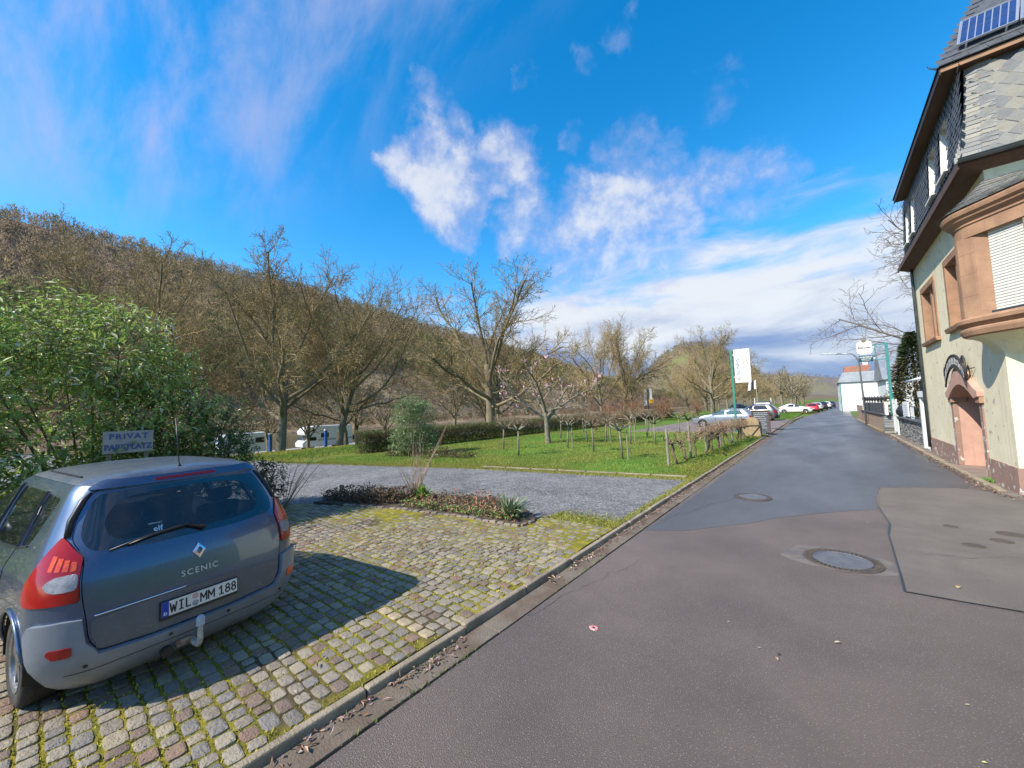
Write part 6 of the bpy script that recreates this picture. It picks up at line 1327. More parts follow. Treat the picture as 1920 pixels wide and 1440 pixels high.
for k in range(9):
    a = r4.uniform(0, 6.28); l = r4.uniform(.5, 1.5); e = Vector((math.cos(a)*.5*l, .35*l+math.sin(a)*.4*l, .3+l*.75)); mb.tube([(0, 0, .1), tuple(e*.5+Vector((0, 0, .1))), tuple(e)], [.009, .006, .003], 4)
    for j in range(4): q = e*r4.uniform(.4, .95); mb.tube([tuple(q), tuple(q+Vector((r4.uniform(-.15, .15), r4.uniform(-.1, .3), r4.uniform(0, .2))))], [.004, .002], 3)
mb.ob('twigs', m_bark, tw, local=True)
# ---------------------------------------------------------------- hedge
hd = root('clipped_hedge', (-18.5, 11, LZ), 'long low clipped hedge of bare twigs with some green leaves behind the lawn', 'hedge')
r = np.random.default_rng(6); HL0, HL1 = 10.4, 62.
n = 26000; y = HL0+(HL1-HL0)*r.random(n)**1.2; x = -18.5+r.uniform(-.45, .45, n); z = LZ+r.random(n)**.8*1.05; d = r.normal(0, 1, (n, 3))*np.array([1, 1, .8])+np.array([0, 0, .5]); d /= np.linalg.norm(d, axis=1, keepdims=True); p0 = np.stack([x, y, z], -1); p1 = p0+d*r.uniform(.12, .32, (n, 1)); p1[:, 2] = np.minimum(p1[:, 2], LZ+1.22+r.normal(0, .025, n)); p1[:, 0] = np.clip(p1[:, 0], -19.1, -17.95)
V, F = seg_tubes(np.concatenate([p0, p1, np.full((n, 1), .007), np.full((n, 1), .004)], 1), 3); link('twigs', mesh_np('twigs', V, F, [mat('hedge_twigs', (.13, .085, .05), (.10, .075, .04), scale=1., rough=.95)]), hd)
n = 62000; y = HL0+(HL1-HL0)*r.random(n)**1.15; z = r.random(n)**.7*1.2; x = -18.5+r.uniform(-.52, .52, n)*(1-.1*z); k = fbm(y*.5, z*1.2, 81); g = k > .34; C = np.stack([x, y, LZ+z], -1)[g]
cc = np.where(r.random((len(C), 1)) < .80, np.array([[.075, .125, .025]])*r.uniform(.6, 1.5, (len(C), 1)), np.array([[.20, .11, .05]])); V, F = leafV(C, r.normal(0, 1, (len(C), 3)), np.tile([0, 0, 1.], (len(C), 1))+r.normal(0, .5, (len(C), 3)), .085, .05); link('leaves', mesh_np('leaves', V, F, [mat('hedge_leaf', (.1, .1, .1), vcol=True, rough=.6, sub=.3)], col=np.repeat(cc, 4, 0)), hd)
mb = MB()
for k in range(110): y_ = HL0+.15+(k/110)**1.4*(HL1-HL0-.4); mb.tube([(-18.5+rng.uniform(-.12, .12), y_, LZ-.05), (-18.5+rng.uniform(-.2, .2), y_+rng.uniform(-.15, .15), LZ+.9)], [.022, .010], 5)
mb.ob('stems', m_bark, hd, kind='stuff')
# ---------------------------------------------------------------- pollarded fruit trees on the lawn
def pollard(seed):
    r = random.Random(seed); tr = MB(); cr = []; H = 1.05; lean = Vector((r.uniform(-.10, .10), r.uniform(-.10, .10), 0))
    tr.tube([(0, 0, -.1), tuple(lean*.4+Vector((0, 0, .5))), tuple(lean+Vector((0, 0, H)))], [.044, .036, .042], 8)
    top = lean+Vector((0, 0, H)); knobs = []
    for k in range(r.randint(5, 7)):
        a = 6.28*k/6+r.uniform(-.3, .3); e = top+Vector((math.cos(a)*r.uniform(.28, .55), math.sin(a)*r.uniform(.28, .55), r.uniform(.10, .35))); m_ = (top+e)/2+Vector((0, 0, r.uniform(-.02, .08))); tr.tube([tuple(top), tuple(m_), tuple(e)], [.036, .028, .032], 6); knobs.append(e)
    P = [dict(n=3, jit=.12, up=.12, tap=.6, rmin=.006, kids=(3, 5), ang=(25, 60), ratio=.5, rr=.7, **{'from': .2}), dict(n=2, jit=.15, up=.05, tap=.5, rmin=.0045, kids=0, ang=(20, 50), ratio=.5, rr=.6, **{'from': .2})]
    for e in knobs:
        for j in range(7): grow(r, e, Vector((r.gauss(0, .7), r.gauss(0, .7), .55)).normalized(), r.uniform(.18, .42), .010, 0, P, cr)
    V, F = seg_tubes(np.array(cr)[:, :8], 3); return tr, (V, F)
pols = []
for k in range(4):
    tr, (V, F) = pollard(100+k); o = root('pollarded_tree', (0, 0, -50), 'x', 'tree', 'pollarded fruit trees on the lawn'); tr.ob('trunk', m_lichen, o, local=True, smooth=True); c_ = link('crown', mesh_np('crown', V, F, [mat('pollard_twigs', (.20, .135, .085), (.24, .18, .11), scale=2, rough=.95)] if k == 0 else [bpy.data.materials['pollard_twigs']]), o, True); KIDS[o.name].append(c_); pols.append(o)
spots = [(-12.5, 14.6), (-10.3, 13.0), (-9.8, 16.2), (-8.0, 15.4), (-10.4, 19.3), (-9.5, 19.8), (-5.95, 13.7), (-7.8, 19.0), (-6.5, 18.9), (-11.8, 25.3), (-8.4, 23.1), (-5.9, 22.7), (-13.5, 21.5), (-14.8, 27), (-10.8, 30), (-13, 33), (-7.5, 26.5), (-15.5, 38)]
extra_l = {0: 'pollarded tree with a pale trunk nearest the evergreen bush', 1: 'slim pollarded tree at the gravel lot edge of the lawn, nearest the bush', 6: 'stout pollarded tree tied to a wooden stake by the vine row'}
used = 0
for i, (x, y) in enumerate(spots):
    src = pols[i % 4]; lab = extra_l.get(i, 'small pollarded fruit tree with a spiky twig head standing in the lawn')
    if used < 4: o = src; o.location = (x, y, gz(x, y)); o['label'] = lab; used += 1; o.rotation_euler = (0, 0, rng.uniform(0, 6))
    else: o = dup(src, None, (x, y, gz(x, y)), rng.uniform(0, 6), rng.uniform(.9, 1.12), lab)
m_post = mat('weathered_post', (.30, .26, .20), (.22, .19, .145), scale=5, rough=.95, stretch=(6, 6, .6), bump=.5, bscale=30)
for i, (x, y) in enumerate([(-5.72, 13.66), (-9.62, 16.35), (-7.62, 19.2), (-9.3, 19.9), (-8.25, 23.3)]):
    st = MB(); z = gz(x, y); st.tube([(x, y, z-.1), (x+rng.uniform(-.03, .03), y, z+1.15)], [.026, .024], 7); o = st.ob('stake', m_post); tag(o, ['pale wooden stake beside the stout pollarded tree', 'wooden tree stake in the lawn behind the first trees', 'wooden stake by a pollarded tree in mid lawn', 'wooden stake beside the tree nearest the hedge shade', 'wooden stake at a far pollarded tree'][i], 'stake', 'tree stakes on the lawn')
# magnolia
TM = tree_meshes(131, [dict(n=4, jit=.06, up=.03, tap=.3, rmin=.05, kids=5, ang=(35, 62), ratio=2.9, rr=.62, **{'from': .6}), dict(n=6, jit=.14, up=.06, tap=.8, rmin=.014, kids=(6, 8), ang=(30, 60), ratio=.45, rr=.5, **{'from': .25}), dict(n=4, jit=.16, up=.06, tap=.8, rmin=.009, kids=(5, 6), ang=(30, 60), ratio=.5, rr=.6, **{'from': .15}), dict(n=3, jit=.2, up=.05, tap=.6, rmin=.006, kids=0, ang=(30, 60), ratio=.5, rr=.7, **{'from': .2})], .8, .075)
mo = place_tree('magnolia', TM[0], TM[1], (-12.2, 18.1, gz(-12.2, 18.1)), 'leaning open magnolia with pink buds over a pale trunk in the lawn', rz=R(40), sc=4.4/height(TM), mt=m_lichen, mc=m_twig2)
A = TM[2]; tp = A[A[:, 8] >= 2][:, 3:6]; tp = tp[nr.random(len(tp)) < .09]; n = len(tp); V, F = leafV(np.repeat(tp, 3, 0), nr.normal(0, .5, (n*3, 3))+np.array([0, 0, .8]), nr.normal(0, 1, (n*3, 3)), .11, .05)
b_ = link('blossom', mesh_np('blossom', V, F, [mat('pink_blossom', (.46, .26, .28), (.50, .34, .34), scale=3, rough=.7)]), mo, True)
# reddish low shrubs beyond the lawn
TR = tree_meshes(151, [dict(n=2, jit=.05, up=0, tap=.1, rmin=.01, kids=16, ang=(10, 60), ratio=4.5, rr=.7, fall=0, **{'from': .1}), dict(n=4, jit=.12, up=.10, tap=.8, rmin=.009, kids=(5, 7), ang=(20, 45), ratio=.5, rr=.6, **{'from': .2}), dict(n=3, jit=.15, up=.06, tap=.8, rmin=.008, kids=(4, 5), ang=(20, 45), ratio=.5, rr=.6, **{'from': .2}), dict(n=2, jit=.2, up=.05, tap=.6, rmin=.007, kids=0, ang=(30, 60), ratio=.5, rr=.7, **{'from': .2})], .3, .05)
m_redtw = mat('rust_red_twigs', (.27, .12, .05), (.22, .11, .06), scale=1.5, rough=.9)
for i, (x, y, H) in enumerate([(-17, 36, 2.4), (-16.5, 40, 2.8), (-17.5, 44, 3.0), (-16, 50, 2.6), (-14, 27.5, 1.3), (-18, 56, 3), (-15, 62, 2.5)]):
    place_tree('dogwood', TR[0], TR[1], (x, y, gz(x, y)), 'rust-coloured twiggy shrub growing along the far side of the lawn', 'shrub', 'rust-coloured shrubs beyond the lawn', rz=r3.uniform(0, 6), sc=H/height(TR), mt=m_bark, mc=m_redtw)
# ---------------------------------------------------------------- wooded hillside across the river (reads as one mass)
r = np.random.default_rng(77)
def forest(name, N, xr, yr, hmin, hmax, keep, ntw, seed, cols, wmul=1.):
    r = np.random.default_rng(seed); x = r.uniform(*xr, N); y = r.uniform(*yr, N); z = gheight(x, y); k = keep(x, y, z); x, y, z = x[k], y[k], z[k]; n = len(x)
    H = r.uniform(hmin, hmax, n); n1 = fbm(x*.012, y*.012, seed); n2 = fbm(x*.03, y*.03, seed+5)
    c = np.zeros((n, 3)); ci = np.clip(n1+r.normal(0, .08, n), 0, 1)
    for i in range(3): c[:, i] = np.interp(ci, [.30, .43, .54, .70], [q[i] for q in cols])
    ev = r.random(n) < np.where(n2 > .52, .22, .03); c[ev] = (.06, .085, .03)
    top = sst(90, 150, z)[:, None]*.6; c = c*(1-top)+np.array([.28, .22, .165])*top
    # upright twig slivers in an egg-shaped crown
    m = ntw; T = np.repeat(np.arange(n), m); tot = n*m; ph = r.uniform(0, 6.283, tot); rr = np.sqrt(r.random(tot))*H[T]*.27; hz = r.random(tot)**.8; hh = H[T]*(.22+.70*hz); rr *= np.sqrt(np.maximum(.12, 1-(2*hz-.9)**2*.8))
    base = np.stack([x[T]+rr*np.cos(ph)*.75, y[T]+rr*np.sin(ph)*.75, z[T]+hh-H[T]*.08], -1); d = np.stack([np.cos(ph)*.6+r.normal(0, .35, tot), np.sin(ph)*.6+r.normal(0, .35, tot), r.uniform(.4, 1.3, tot)], -1); d /= np.linalg.norm(d, axis=1, keepdims=True)
    L = H[T]*r.uniform(.12, .26, tot); s = np.cross(d, r.normal(0, 1, (tot, 3))); s /= np.linalg.norm(s, axis=1, keepdims=True); w = (H[T]*r.uniform(.010, .026, tot)*wmul)[:, None]
    V = np.stack([base-s*w, base+s*w, base+d*L[:, None]], 1).reshape(-1, 3); F = np.arange(tot*3).reshape(-1, 3); C = np.repeat(c[T]*r.uniform(.85, 1.2, (tot, 1)), 3, 0)
    # trunks
    b = np.stack([x, y, z-1], -1); e = np.stack([x+r.normal(0, .5, n), y+r.normal(0, .5, n), z+H*.7], -1); tw_ = np.stack([-np.ones(n)*0, np.ones(n), np.zeros(n)], -1)*(H*.016)[:, None]
    V2 = np.stack([b-tw_, b+tw_, e], 1).reshape(-1, 3); F2 = np.arange(n*3).reshape(-1, 3)+len(V); C2 = np.repeat(c*.75+.02, 3, 0)
    o = link(name, mesh_np(name, np.concatenate([V, V2]), np.concatenate([F, F2]), [m_forest], col=np.concatenate([C, C2])), kind='stuff'); tag(o, {'hillside_wood': 'bare brown wood covering the whole valley side across the river', 'hilltop_wood': 'bare wood on the rounded hill farther up the valley', 'riverbank_scrub': 'reddish brown scrub and vines along the foot of the slope across the river', 'ridge_wood': 'dark distant wood along the far ridge closing the valley'}[name], 'wood'); return n
m_forest = mat('woodland', (.1, .08, .05), vcol=True, rough=1., spec=.05, sub=.5)
c1 = [(.145, .155, .065), (.235, .215, .095), (.35, .27, .145), (.34, .25, .165)]
forest('hillside_wood', 21000, (-700, -222), (-160, 1120), 9, 16, lambda x, y, z: (z > 12) & ~((z < 34) & (y > 90) & (fbm(x*.01, y*.01, 3) > .56)), 36, 5, c1, 1.3)
forest('hilltop_wood', 5000, (-800, -80), (1080, 1800), 12, 18, lambda x, y, z: (z > 8) & ~((x > -410) & (x < -310) & (z > 110) & (z < 165) & (y < 1500)), 34, 6, [(.14, .125, .07), (.19, .15, .10), (.22, .15, .11), (.18, .14, .12)])
forest('riverbank_scrub', 13000, (-330, -186), (-120, 960), 2.5, 6.5, lambda x, y, z: (fbm(x*.05, y*.03, 8) > .30) & (z < 55), 20, 7, [(.27, .155, .115), (.29, .17, .13), (.20, .17, .08), (.31, .20, .15)], 3.2)
forest('ridge_wood', 2600, (-1500, 700), (2150, 2800), 12, 20, lambda x, y, z: (z > 40) & (fbm(x*.004, y*.004, 8) > .45), 16, 8, [(.09, .10, .085), (.13, .11, .10), (.15, .125, .12), (.12, .11, .115)])
# ================================================================ OBJECTS ON THE LEFT SIDE
# parking sign in front of the shrub
ps = root('parking_sign', (-9.2, .98, LZ), 'weathered grey board lettered PRIVAT PARKPLATZ behind the blue-grey car', 'sign')
m_board = mat('weathered_grey_board', (.42, .39, .35), (.33, .31, .28), scale=6, rough=.85, var=(12, .2), fine=(18, .5, (.2, .17, .15), .6, .7))
MB().box(-9.22, -9.18, .68, 1.29, 1.60, 1.965).ob('board', m_board, ps, bevel=.004)
for y_ in (.76, 1.21): MB().box(-9.27, -9.22, y_-.03, y_+.03, LZ, 1.9).ob('post', m_post, ps)
m_bl = mat('blue_hand_lettering', (.05, .085, .25), (.10, .13, .28), scale=40, rough=.7)
fp = lambda y_, z_: frame4((-9.176, y_, z_), (0, 1, 0), (0, 0, 1))
text_mesh('lettering', 'PRIVAT', .125, m_bl, fp(.985, 1.875), ps, depth=.002, bold=.004, sx=1.0, spacing=1.22); text_mesh('lettering', 'PARKPLATZ', .125, m_bl, fp(.985, 1.70), ps, depth=.002, bold=.004, sx=.86)
# vine row with posts
m_vine = mat('gnarled_vine_bark', (.115, .078, .050), (.165, .12, .08), scale=12, rough=1., bump=1., bscale=60)
m_dry = mat('dry_vine_leaves', (.27, .17, .10), (.33, .225, .14), scale=6, rough=.9)
def vine(seed, label, loc, dense):
    r = random.Random(seed); o = root('grape_vine', loc, label, 'vine', 'old vines in the roadside row'); mb = MB(); p = Vector((0, 0, -.05)); d = Vector((0, 0, 1)); pts = [tuple(p)]; rd = [.05]
    for k in range(7): d = (d+Vector((r.gauss(0, .28), r.gauss(0, .35), .25))).normalized(); p = p+d*.11; pts.append(tuple(p)); rd.append(.045*r.uniform(.7, 1.25))
    mb.tube(pts, rd, 7)
    for s in (-1, 1):
        q = p.copy(); dd = Vector((r.gauss(0, .1), s, .25)).normalized(); pp = [tuple(q)]; rr = [.035]
        for k in range(6): dd = (dd+Vector((r.gauss(0, .18), 0, r.gauss(0, .25)))).normalized(); q = q+dd*.11; pp.append(tuple(q)); rr.append(.028*r.uniform(.6, 1.2))
        mb.tube(pp, rr, 6)
        for k in range(9 if dense else 5):
            b = Vector(pp[r.randint(1, 6)]); e = b+Vector((r.gauss(0, .10), r.gauss(0, .10), r.uniform(-.05, .28))); mb.tube([tuple(b), tuple((b+e)/2+Vector((r.gauss(0, .04), r.gauss(0, .04), .03))), tuple(e)], [.012, .009, .005], 5)
    mb.ob('trunk', m_vine, o, local=True, smooth=True)
    n = 340 if dense else 90; rr_ = np.random.default_rng(seed); C = np.stack([rr_.normal(0, .13, n), rr_.uniform(-.62, .62, n), rr_.normal(.82 if dense else .78, .16, n)], -1); V, F = leafV(C, rr_.normal(0, 1, (n, 3))+np.array([0, 0, -.3]), rr_.normal(0, 1, (n, 3)), rr_.uniform(.04, .09, n), rr_.uniform(.02, .05, n), .5); link('dry_leaves', mesh_np('dry_leaves', V, F, [m_dry]), o, True)
vx = lambda y: np.interp(y, [12, 15, 19, 25.5], [-3.92, -3.86, -3.7, -3.4])
vl = ['gnarled bare vine next to the first post of the row', 'twisted vine second in the roadside row from the first post', 'twisted vine third in the roadside row from the first post']
for i, y_ in enumerate([13.3, 14.3, 15.3, 16.4, 17.5, 18.6, 19.7, 20.8, 21.9, 23.0, 24.1]):
    vine(300+i, vl[i] if i < 3 else 'old vine thick with dry brown leaves in the dense part of the roadside row', (float(vx(y_)), y_, gz(vx(y_), y_)), i > 2)
for i, y_ in enumerate([12.88, 14.9, 16.9, 19.1, 21.3, 23.5]):
    x_ = float(vx(y_))-(.14 if i == 0 else .02); z_ = gz(x_, y_); mb = MB(); mb.tube([(x_, y_, z_-.1), (x_-.02, y_, z_+1.16)], [.044, .040], 9); o = mb.ob('vine_post', m_post); tag(o, 'thick weathered end post standing alone at the near end of the vine row' if i == 0 else 'weathered round post among the vines of the roadside row', 'post', 'posts of the vine row')
wr = MB()
for z_ in (.62, .88): wr.tube([(float(vx(y_))-.02, y_, z_+.1) for y_ in (12.9, 15, 17, 19, 21, 23.5)], .003, 4)
tag(wr.ob('vine_wire', m_steel), 'thin wire strung between the posts of the vine row', 'wire')
# tall white sign on green pole
ws = root('hanging_sign', (-4.75, 29.6, LZ), 'tall white sign lettered AUSONIUS on a green pole above the vines', 'sign')
m_gp = mat('sea_green_pole', (.045, .22, .16), (.035, .18, .135), scale=4, rough=.4)
mb = MB(); mb.box(-4.80, -4.66, 29.54, 29.66, 0, 5.62); mb.ob('pole', m_gp, ws, bevel=.01)
MB().box(-4.58, -3.66, 29.56, 29.64, 3.36, 5.60).ob('panel', m_signw, ws, bevel=.008)
for z_ in (5.25, 3.75): MB().box(-4.66, -4.58, 29.57, 29.63, z_-.05, z_+.05).ob('clamp', m_steel, ws)
fs_ = lambda x_, z_: frame4((x_, 29.553, z_), (0, 0, 1), (-1, 0, 0))
text_mesh('lettering', 'AUSONIUS', .30, mat('slate_lettering', (.12, .13, .16), rough=.5), fs_(-4.36, 4.25), ws, depth=.003, bold=.002, sx=1.0)
for x_, cc, nm, tx in ((-4.07, (.15, .25, .2), 'stroke_green', 'WEINSTUBE'), (-3.86, (.5, .12, .10), 'stroke_red', 'RESTAURANT')):
    mm = mat(nm, cc, rough=.5); mb = MB(); mb.prism([(x_-.03, 4.98), (x_+.03, 4.55), (x_+.06, 4.5), (x_+.055, 4.7), (x_, 5.0)], 29.552, 29.557, fn=lambda a, b, d: (a, d, b)); mb.ob('brush_stroke', mm, ws)
    text_mesh('lettering', tx, .11, mat('pale_'+nm, (.42, .50, .52), rough=.5), fs_(x_, 4.05), ws, depth=.002)
text_mesh('lettering', 'Bitburger', .17, mat('pale_gold_print', (.55, .52, .42), rough=.5), frame4((-4.12, 29.553, 5.12), (1, 0, 0), (0, 0, 1)), ws, depth=.002)
MB().box(-4.56, -3.68, 29.553, 29.558, 3.40, 3.56).ob('cream_band', mat('cream_print', (.78, .72, .52), rough=.5), ws)
# standing sandstone with iron bars, and the menu blackboard
sb = root('standing_stone', (-3.32, 25.9, LZ), 'rounded sandstone slab with dark iron bars at the end of the vine row', 'stone')
pr = [(-.46, 0), (.46, 0), (.47, .55), (.42, .86), (.26, 1.06), (.02, 1.12), (-.2, 1.06), (-.38, .88), (-.45, .5)]
mb = MB(); mb.prism([(a-3.36, b+LZ) for a, b in pr], 25.75, 26.05, fn=lambda a, b, d: (a, d, b)); mb.ob('slab', mat('lichen_sandstone', (.36, .26, .15), (.27, .20, .115), scale=5, rough=.95, bump=.7, bscale=20, fine=(9, .5, (.30, .29, .10), .55, .7)), sb, bevel=.04)
for a, b in (((-3.80, 25.72, .70), (-2.92, 25.72, .72)), ((-3.40, 25.72, .12), (-2.98, 25.72, .66)), ((-2.90, 25.72, .10), (-2.98, 25.72, 1.0))): mb = MB(); mb.tube([a, b], .022, 6); mb.ob('iron_bar', m_iron, sb)
bb = root('menu_board', (-3.12, 28.0, LZ), 'dark standing blackboard with chalk writing in a brown frame by the parking bay', 'blackboard')
MB().box(-3.55, -2.72, 27.96, 28.04, .22, 1.46).ob('board', mat('chalk_black', (.055, .06, .075), (.09, .095, .11), scale=5, rough=.8), bb)
for q in ((-3.60, -3.55, .08, 1.52), (-2.72, -2.66, .08, 1.52)): MB().box(q[0], q[1], 27.93, 28.07, q[2], q[3]).ob('frame', m_wood, bb, bevel=.006)
MB().box(-3.60, -2.66, 27.93, 28.07, 1.46, 1.525).ob('frame', m_wood, bb, bevel=.006)
MB().box(-3.12, -2.90, 27.85, 28.2, LZ-.02, .22).ob('foot', m_slated, bb)
mb = MB(); r5 = random.Random(4)
for k in range(9):
    x_ = -3.48; z_ = 1.36-.115*k
    while x_ < -2.85+r5.uniform(-.1, .05): l = r5.uniform(.03, .09); mb.box(x_, x_+l, 27.952, 27.957, z_, z_+.022); x_ += l+.025
mb.ob('chalk_writing', mat('chalk', (.62, .62, .60), rough=.9), bb)
# parked cars
gcar = 'cars parked in the guest bay and along the road'
far_car('parked_car', (-4.35, 36.4, LZ+.02), R(181), 'silver estate car standing behind the vine row', (.30, .32, .35), 4.7, 1.47, .90, glass=mat('greenish_car_glass', (.06, .11, .13), rough=.05, spec=.8), metal=.6)
far_car('parked_car', (-3.6, 46.8, LZ+.02), R(176), 'bronze-grey sport utility car with a dark bumper in the guest bay', (.15, .135, .13), 4.5, 1.69, .92, metal=.7)
far_car('parked_car', (-5.9, 73, LZ), R(3), 'white saloon car pointing at the road beyond the grass strip', (.72, .71, .66), 4.4, 1.46, .89, wagon=False, metal=.0)
far_car('parked_car', (-1.6, 76, .02), R(92), 'red small car parked at the roadside', (.50, .025, .03), 4.0, 1.45, .87, metal=.2)
far_car('parked_car', (-1.2, 84, .02), R(91), 'pale silver car parked in front of the red one', (.55, .56, .58), 4.4, 1.5, .88)
far_car('parked_car', (-.55, 92, .02), R(90), 'black car parked along the road in front of the pale silver one', (.02, .022, .03), 4.5, 1.55, .9)
far_car('parked_car', (.1, 101, .02), R(90), 'white car parked along the road beyond the black one', (.7, .7, .7), 4.3, 1.5, .88, metal=0.)
far_car('parked_car', (.9, 112, .02), R(89), 'dark car farthest along the roadside line', (.04, .04, .045), 4.3, 1.5, .88)
far_car('parked_car', (-15.5, 94, LZ), R(60), 'dark blue car under the trees behind the white shelter', (.03, .045, .08), 4.3, 1.6, .9)
far_car('parked_car', (-9.5, 90, LZ), R(240), 'dark maroon car behind the white saloon', (.09, .04, .05), 4.2, 1.6, .9)
# small white kiosk box beside the white saloon
kb = root('utility_cabinet', (-6.9, 66, LZ), 'white utility cabinet with a grey top between the cars and the grass strip', 'cabinet')
MB().box(-7.7, -6.2, 65.6, 66.4, LZ, 1.25).ob('body', mat('pinkish_white_cabinet', (.62, .55, .52), rough=.6), kb, bevel=.02)
MB().box(-7.78, -6.12, 65.52, 66.48, 1.25, 1.9).ob('upper_box', m_wplast, kb, bevel=.02)
MB().box(-7.85, -6.05, 65.45, 66.55, 1.9, 2.1).ob('roof', m_slated, kb)
for q in (-7.95, -5.98): MB().box(q-.04, q+.04, 65.9, 66.0, LZ, 2.5).ob('post', m_wplast, kb)
# flag on a pole
fg = root('flag', (-7.2, 60, LZ), 'small white and black flag on a thin pole behind the guest bay', 'flag'); mb = MB(); mb.tube([(-6.95, 60, 0), (-6.95, 60, 5.0)], .035, 6); mb.ob('pole', m_steel, fg)
mb = MB(); n = 8
for k in range(n+1):
    t = k/n; mb.v += [(-6.97-.95*t, 60+.12*math.sin(t*5), 3.75-.25*t), (-6.97-.75*t, 60+.12*math.sin(t*5+.4), 4.85-.1*t)]
mb.f += [(2*k, 2*k+2, 2*k+3, 2*k+1) for k in range(n)]; mb.m += [0 if k not in (2, 3, 4) else 1 for k in range(n)]; mb.ob('cloth', [m_wplast, m_iron], fg, smooth=True)
# river navigation sign
rv = root('river_sign', (-36, 101, gz(-36, 101)), 'white and yellow river navigation signs on a dark pole among the trees', 'sign'); x0, y0, z0 = -36., 101., gz(-36, 101)
mb = MB(); mb.tube([(x0, y0, z0), (x0, y0, z0+7.6)], .13, 8); mb.ob('pole', m_iron, rv)
m_yel = mat('signal_yellow', (.75, .42, .02), rough=.5); dx, dy = .777, .63
def sgn(u, z_, w, h, m_, nm): 
    c_ = Vector((x0+dx*u, y0+dy*u, z0+z_)); t_ = Vector((dx, dy, 0)); n_2 = Vector((.63, -.777, 0)); MB().hexa([tuple(c_+t_*a+Vector((0, 0, b))+n_2*d) for d in (.16, .22) for a, b in ((-w, -h), (w, -h), (w, h), (-w, h))]).ob(nm, m_, rv)
sgn(-.75, 5.9, .28, 1.4, m_wplast, 'white_board'); sgn(.72, 6.1, .30, 1.5, m_wplast, 'white_board'); sgn(-.8, 6.2, .26, .35, m_yel, 'yellow_panel'); sgn(.75, 4.3, .62, .62, m_yel, 'yellow_panel'); sgn(-.75, 3.9, .28, .8, m_wplast, 'white_board')
# motorhome
def at_m(o, q): return q
m_camp = mat('white_camper_skin', (.74, .75, .77), (.68, .69, .71), scale=1., rough=.35, coat=.4)
def motorhome(loc, rz):
    o = root('motorhome', loc, 'white alcove motorhome parked on the riverside track behind the tree trunks', 'motorhome', rz=rz)   # local +X is forward
    prof = [(0, .45), (6.4, .45), (6.45, .95), (6.1, 1.30), (5.55, 1.72), (6.15, 1.95), (6.25, 2.35), (5.85, 2.80), (5.1, 3.02), (.35, 3.0), (.05, 2.7)]
    mb = MB(); mb.prism(prof, -1.12, 1.12, fn=lambda a, b, d: (a, d, b)); mb.ob('body', m_camp, o, local=True, bevel=.08, seg=3)
    MB().hexa([(5.62, -.98, 1.68), (6.16, -1.0, 1.27), (6.16, 1.0, 1.27), (5.62, .98, 1.68), (5.66, -.98, 1.73), (6.20, -1.0, 1.32), (6.20, 1.0, 1.32), (5.66, .98, 1.73)]).ob('windscreen', m_glassd, o, local=True)
    for sd in (1, -1):
        for nm, q in (('cab_window', (4.75, 5.55, 1.20, 1.66)), ('side_window', (3.2, 4.2, 1.5, 2.1)), ('side_window', (.7, 1.3, 1.55, 2.1)), ('alcove_window', (5.0, 5.5, 2.35, 2.65))): MB().box(q[0], q[1], sd*1.115-.02, sd*1.115+.02, q[2], q[3]).ob(nm, m_glassd, o, local=True, bevel=.02)
        MB().box(1.7, 2.3, sd*1.125-.012, sd*1.125+.012, .55, 2.35).ob('door', m_wplast, o, local=True)
        MB().box(.1, 4.6, sd*1.122-.01, sd*1.122+.01, 1.14, 1.38).ob('grey_stripe', mat('grey_stripe', (.35, .37, .4), rough=.5), o, local=True)
        for x_ in (1.5, 5.35): wheel(o, x_, sd*1.0, .36, .36, .22, sd, 5, 16)
    MB().box(-.45, -.05, -.7, .7, .9, 1.5).ob('bicycle_rack', m_iron, o, local=True); return o
gm = gz(-51, 24)+.32
motorhome((-51, 27.0, gm), R(-91))
cv = root('caravan', (-51, 17.0, gm), 'white touring caravan with small windows half hidden by the dark shrub', 'caravan', rz=R(-90))
prof = [(0, .5), (4.6, .5), (4.95, 1.1), (4.75, 2.1), (4.3, 2.62), (.3, 2.66), (.05, 2.3), (-.08, 1.2)]
mb = MB(); mb.prism(prof, -1.1, 1.1, fn=lambda a, b, d: (a, d, b)); mb.ob('body', m_camp, cv, local=True, bevel=.1, seg=3)
for sd in (1, -1):
    for q in ((.6, 1.5, 1.5, 2.1), (2.9, 3.9, 1.5, 2.1)): MB().box(q[0], q[1], sd*1.1-.02, sd*1.1+.02, q[2], q[3]).ob('window', m_glassd, cv, local=True, bevel=.02)
    MB().box(1.85, 2.45, sd*1.105-.012, sd*1.105+.012, .6, 2.35).ob('door', m_wplast, cv, local=True); wheel(cv, 2.2, sd*.98, .33, .33, .2, sd, 5, 14)
mb = MB(); mb.tube([(4.8, .5, .5), (6.0, 0, .5)], .04, 5); mb.tube([(4.8, -.5, .5), (6.0, 0, .5)], .04, 5); mb.ob('drawbar', m_iron, cv, local=True)
m_bp = mat('blue_painted_post', (.03, .12, .38), rough=.4)
for i, (x_, y_, lb) in enumerate([(-44, 15.0, 'blue post on the bank beside the caravan'), (-44, 20.6, 'blue post on the bank in front of the motorhome'), (-42.5, 10.4, 'blue post on the bank behind the dark shrub')]):
    mb = MB(); z_ = gz(x_, y_); mb.box(x_-.13, x_+.13, y_-.13, y_+.13, z_-.3, z_+2.6); o = root('mooring_post', (x_, y_, z_), lb, 'post', 'blue posts on the riverbank'); mb.ob('shaft', m_bp, o); MB().box(x_-.16, x_+.16, y_-.16, y_+.16, z_+2.6, z_+2.72).ob('cap', m_white, o)
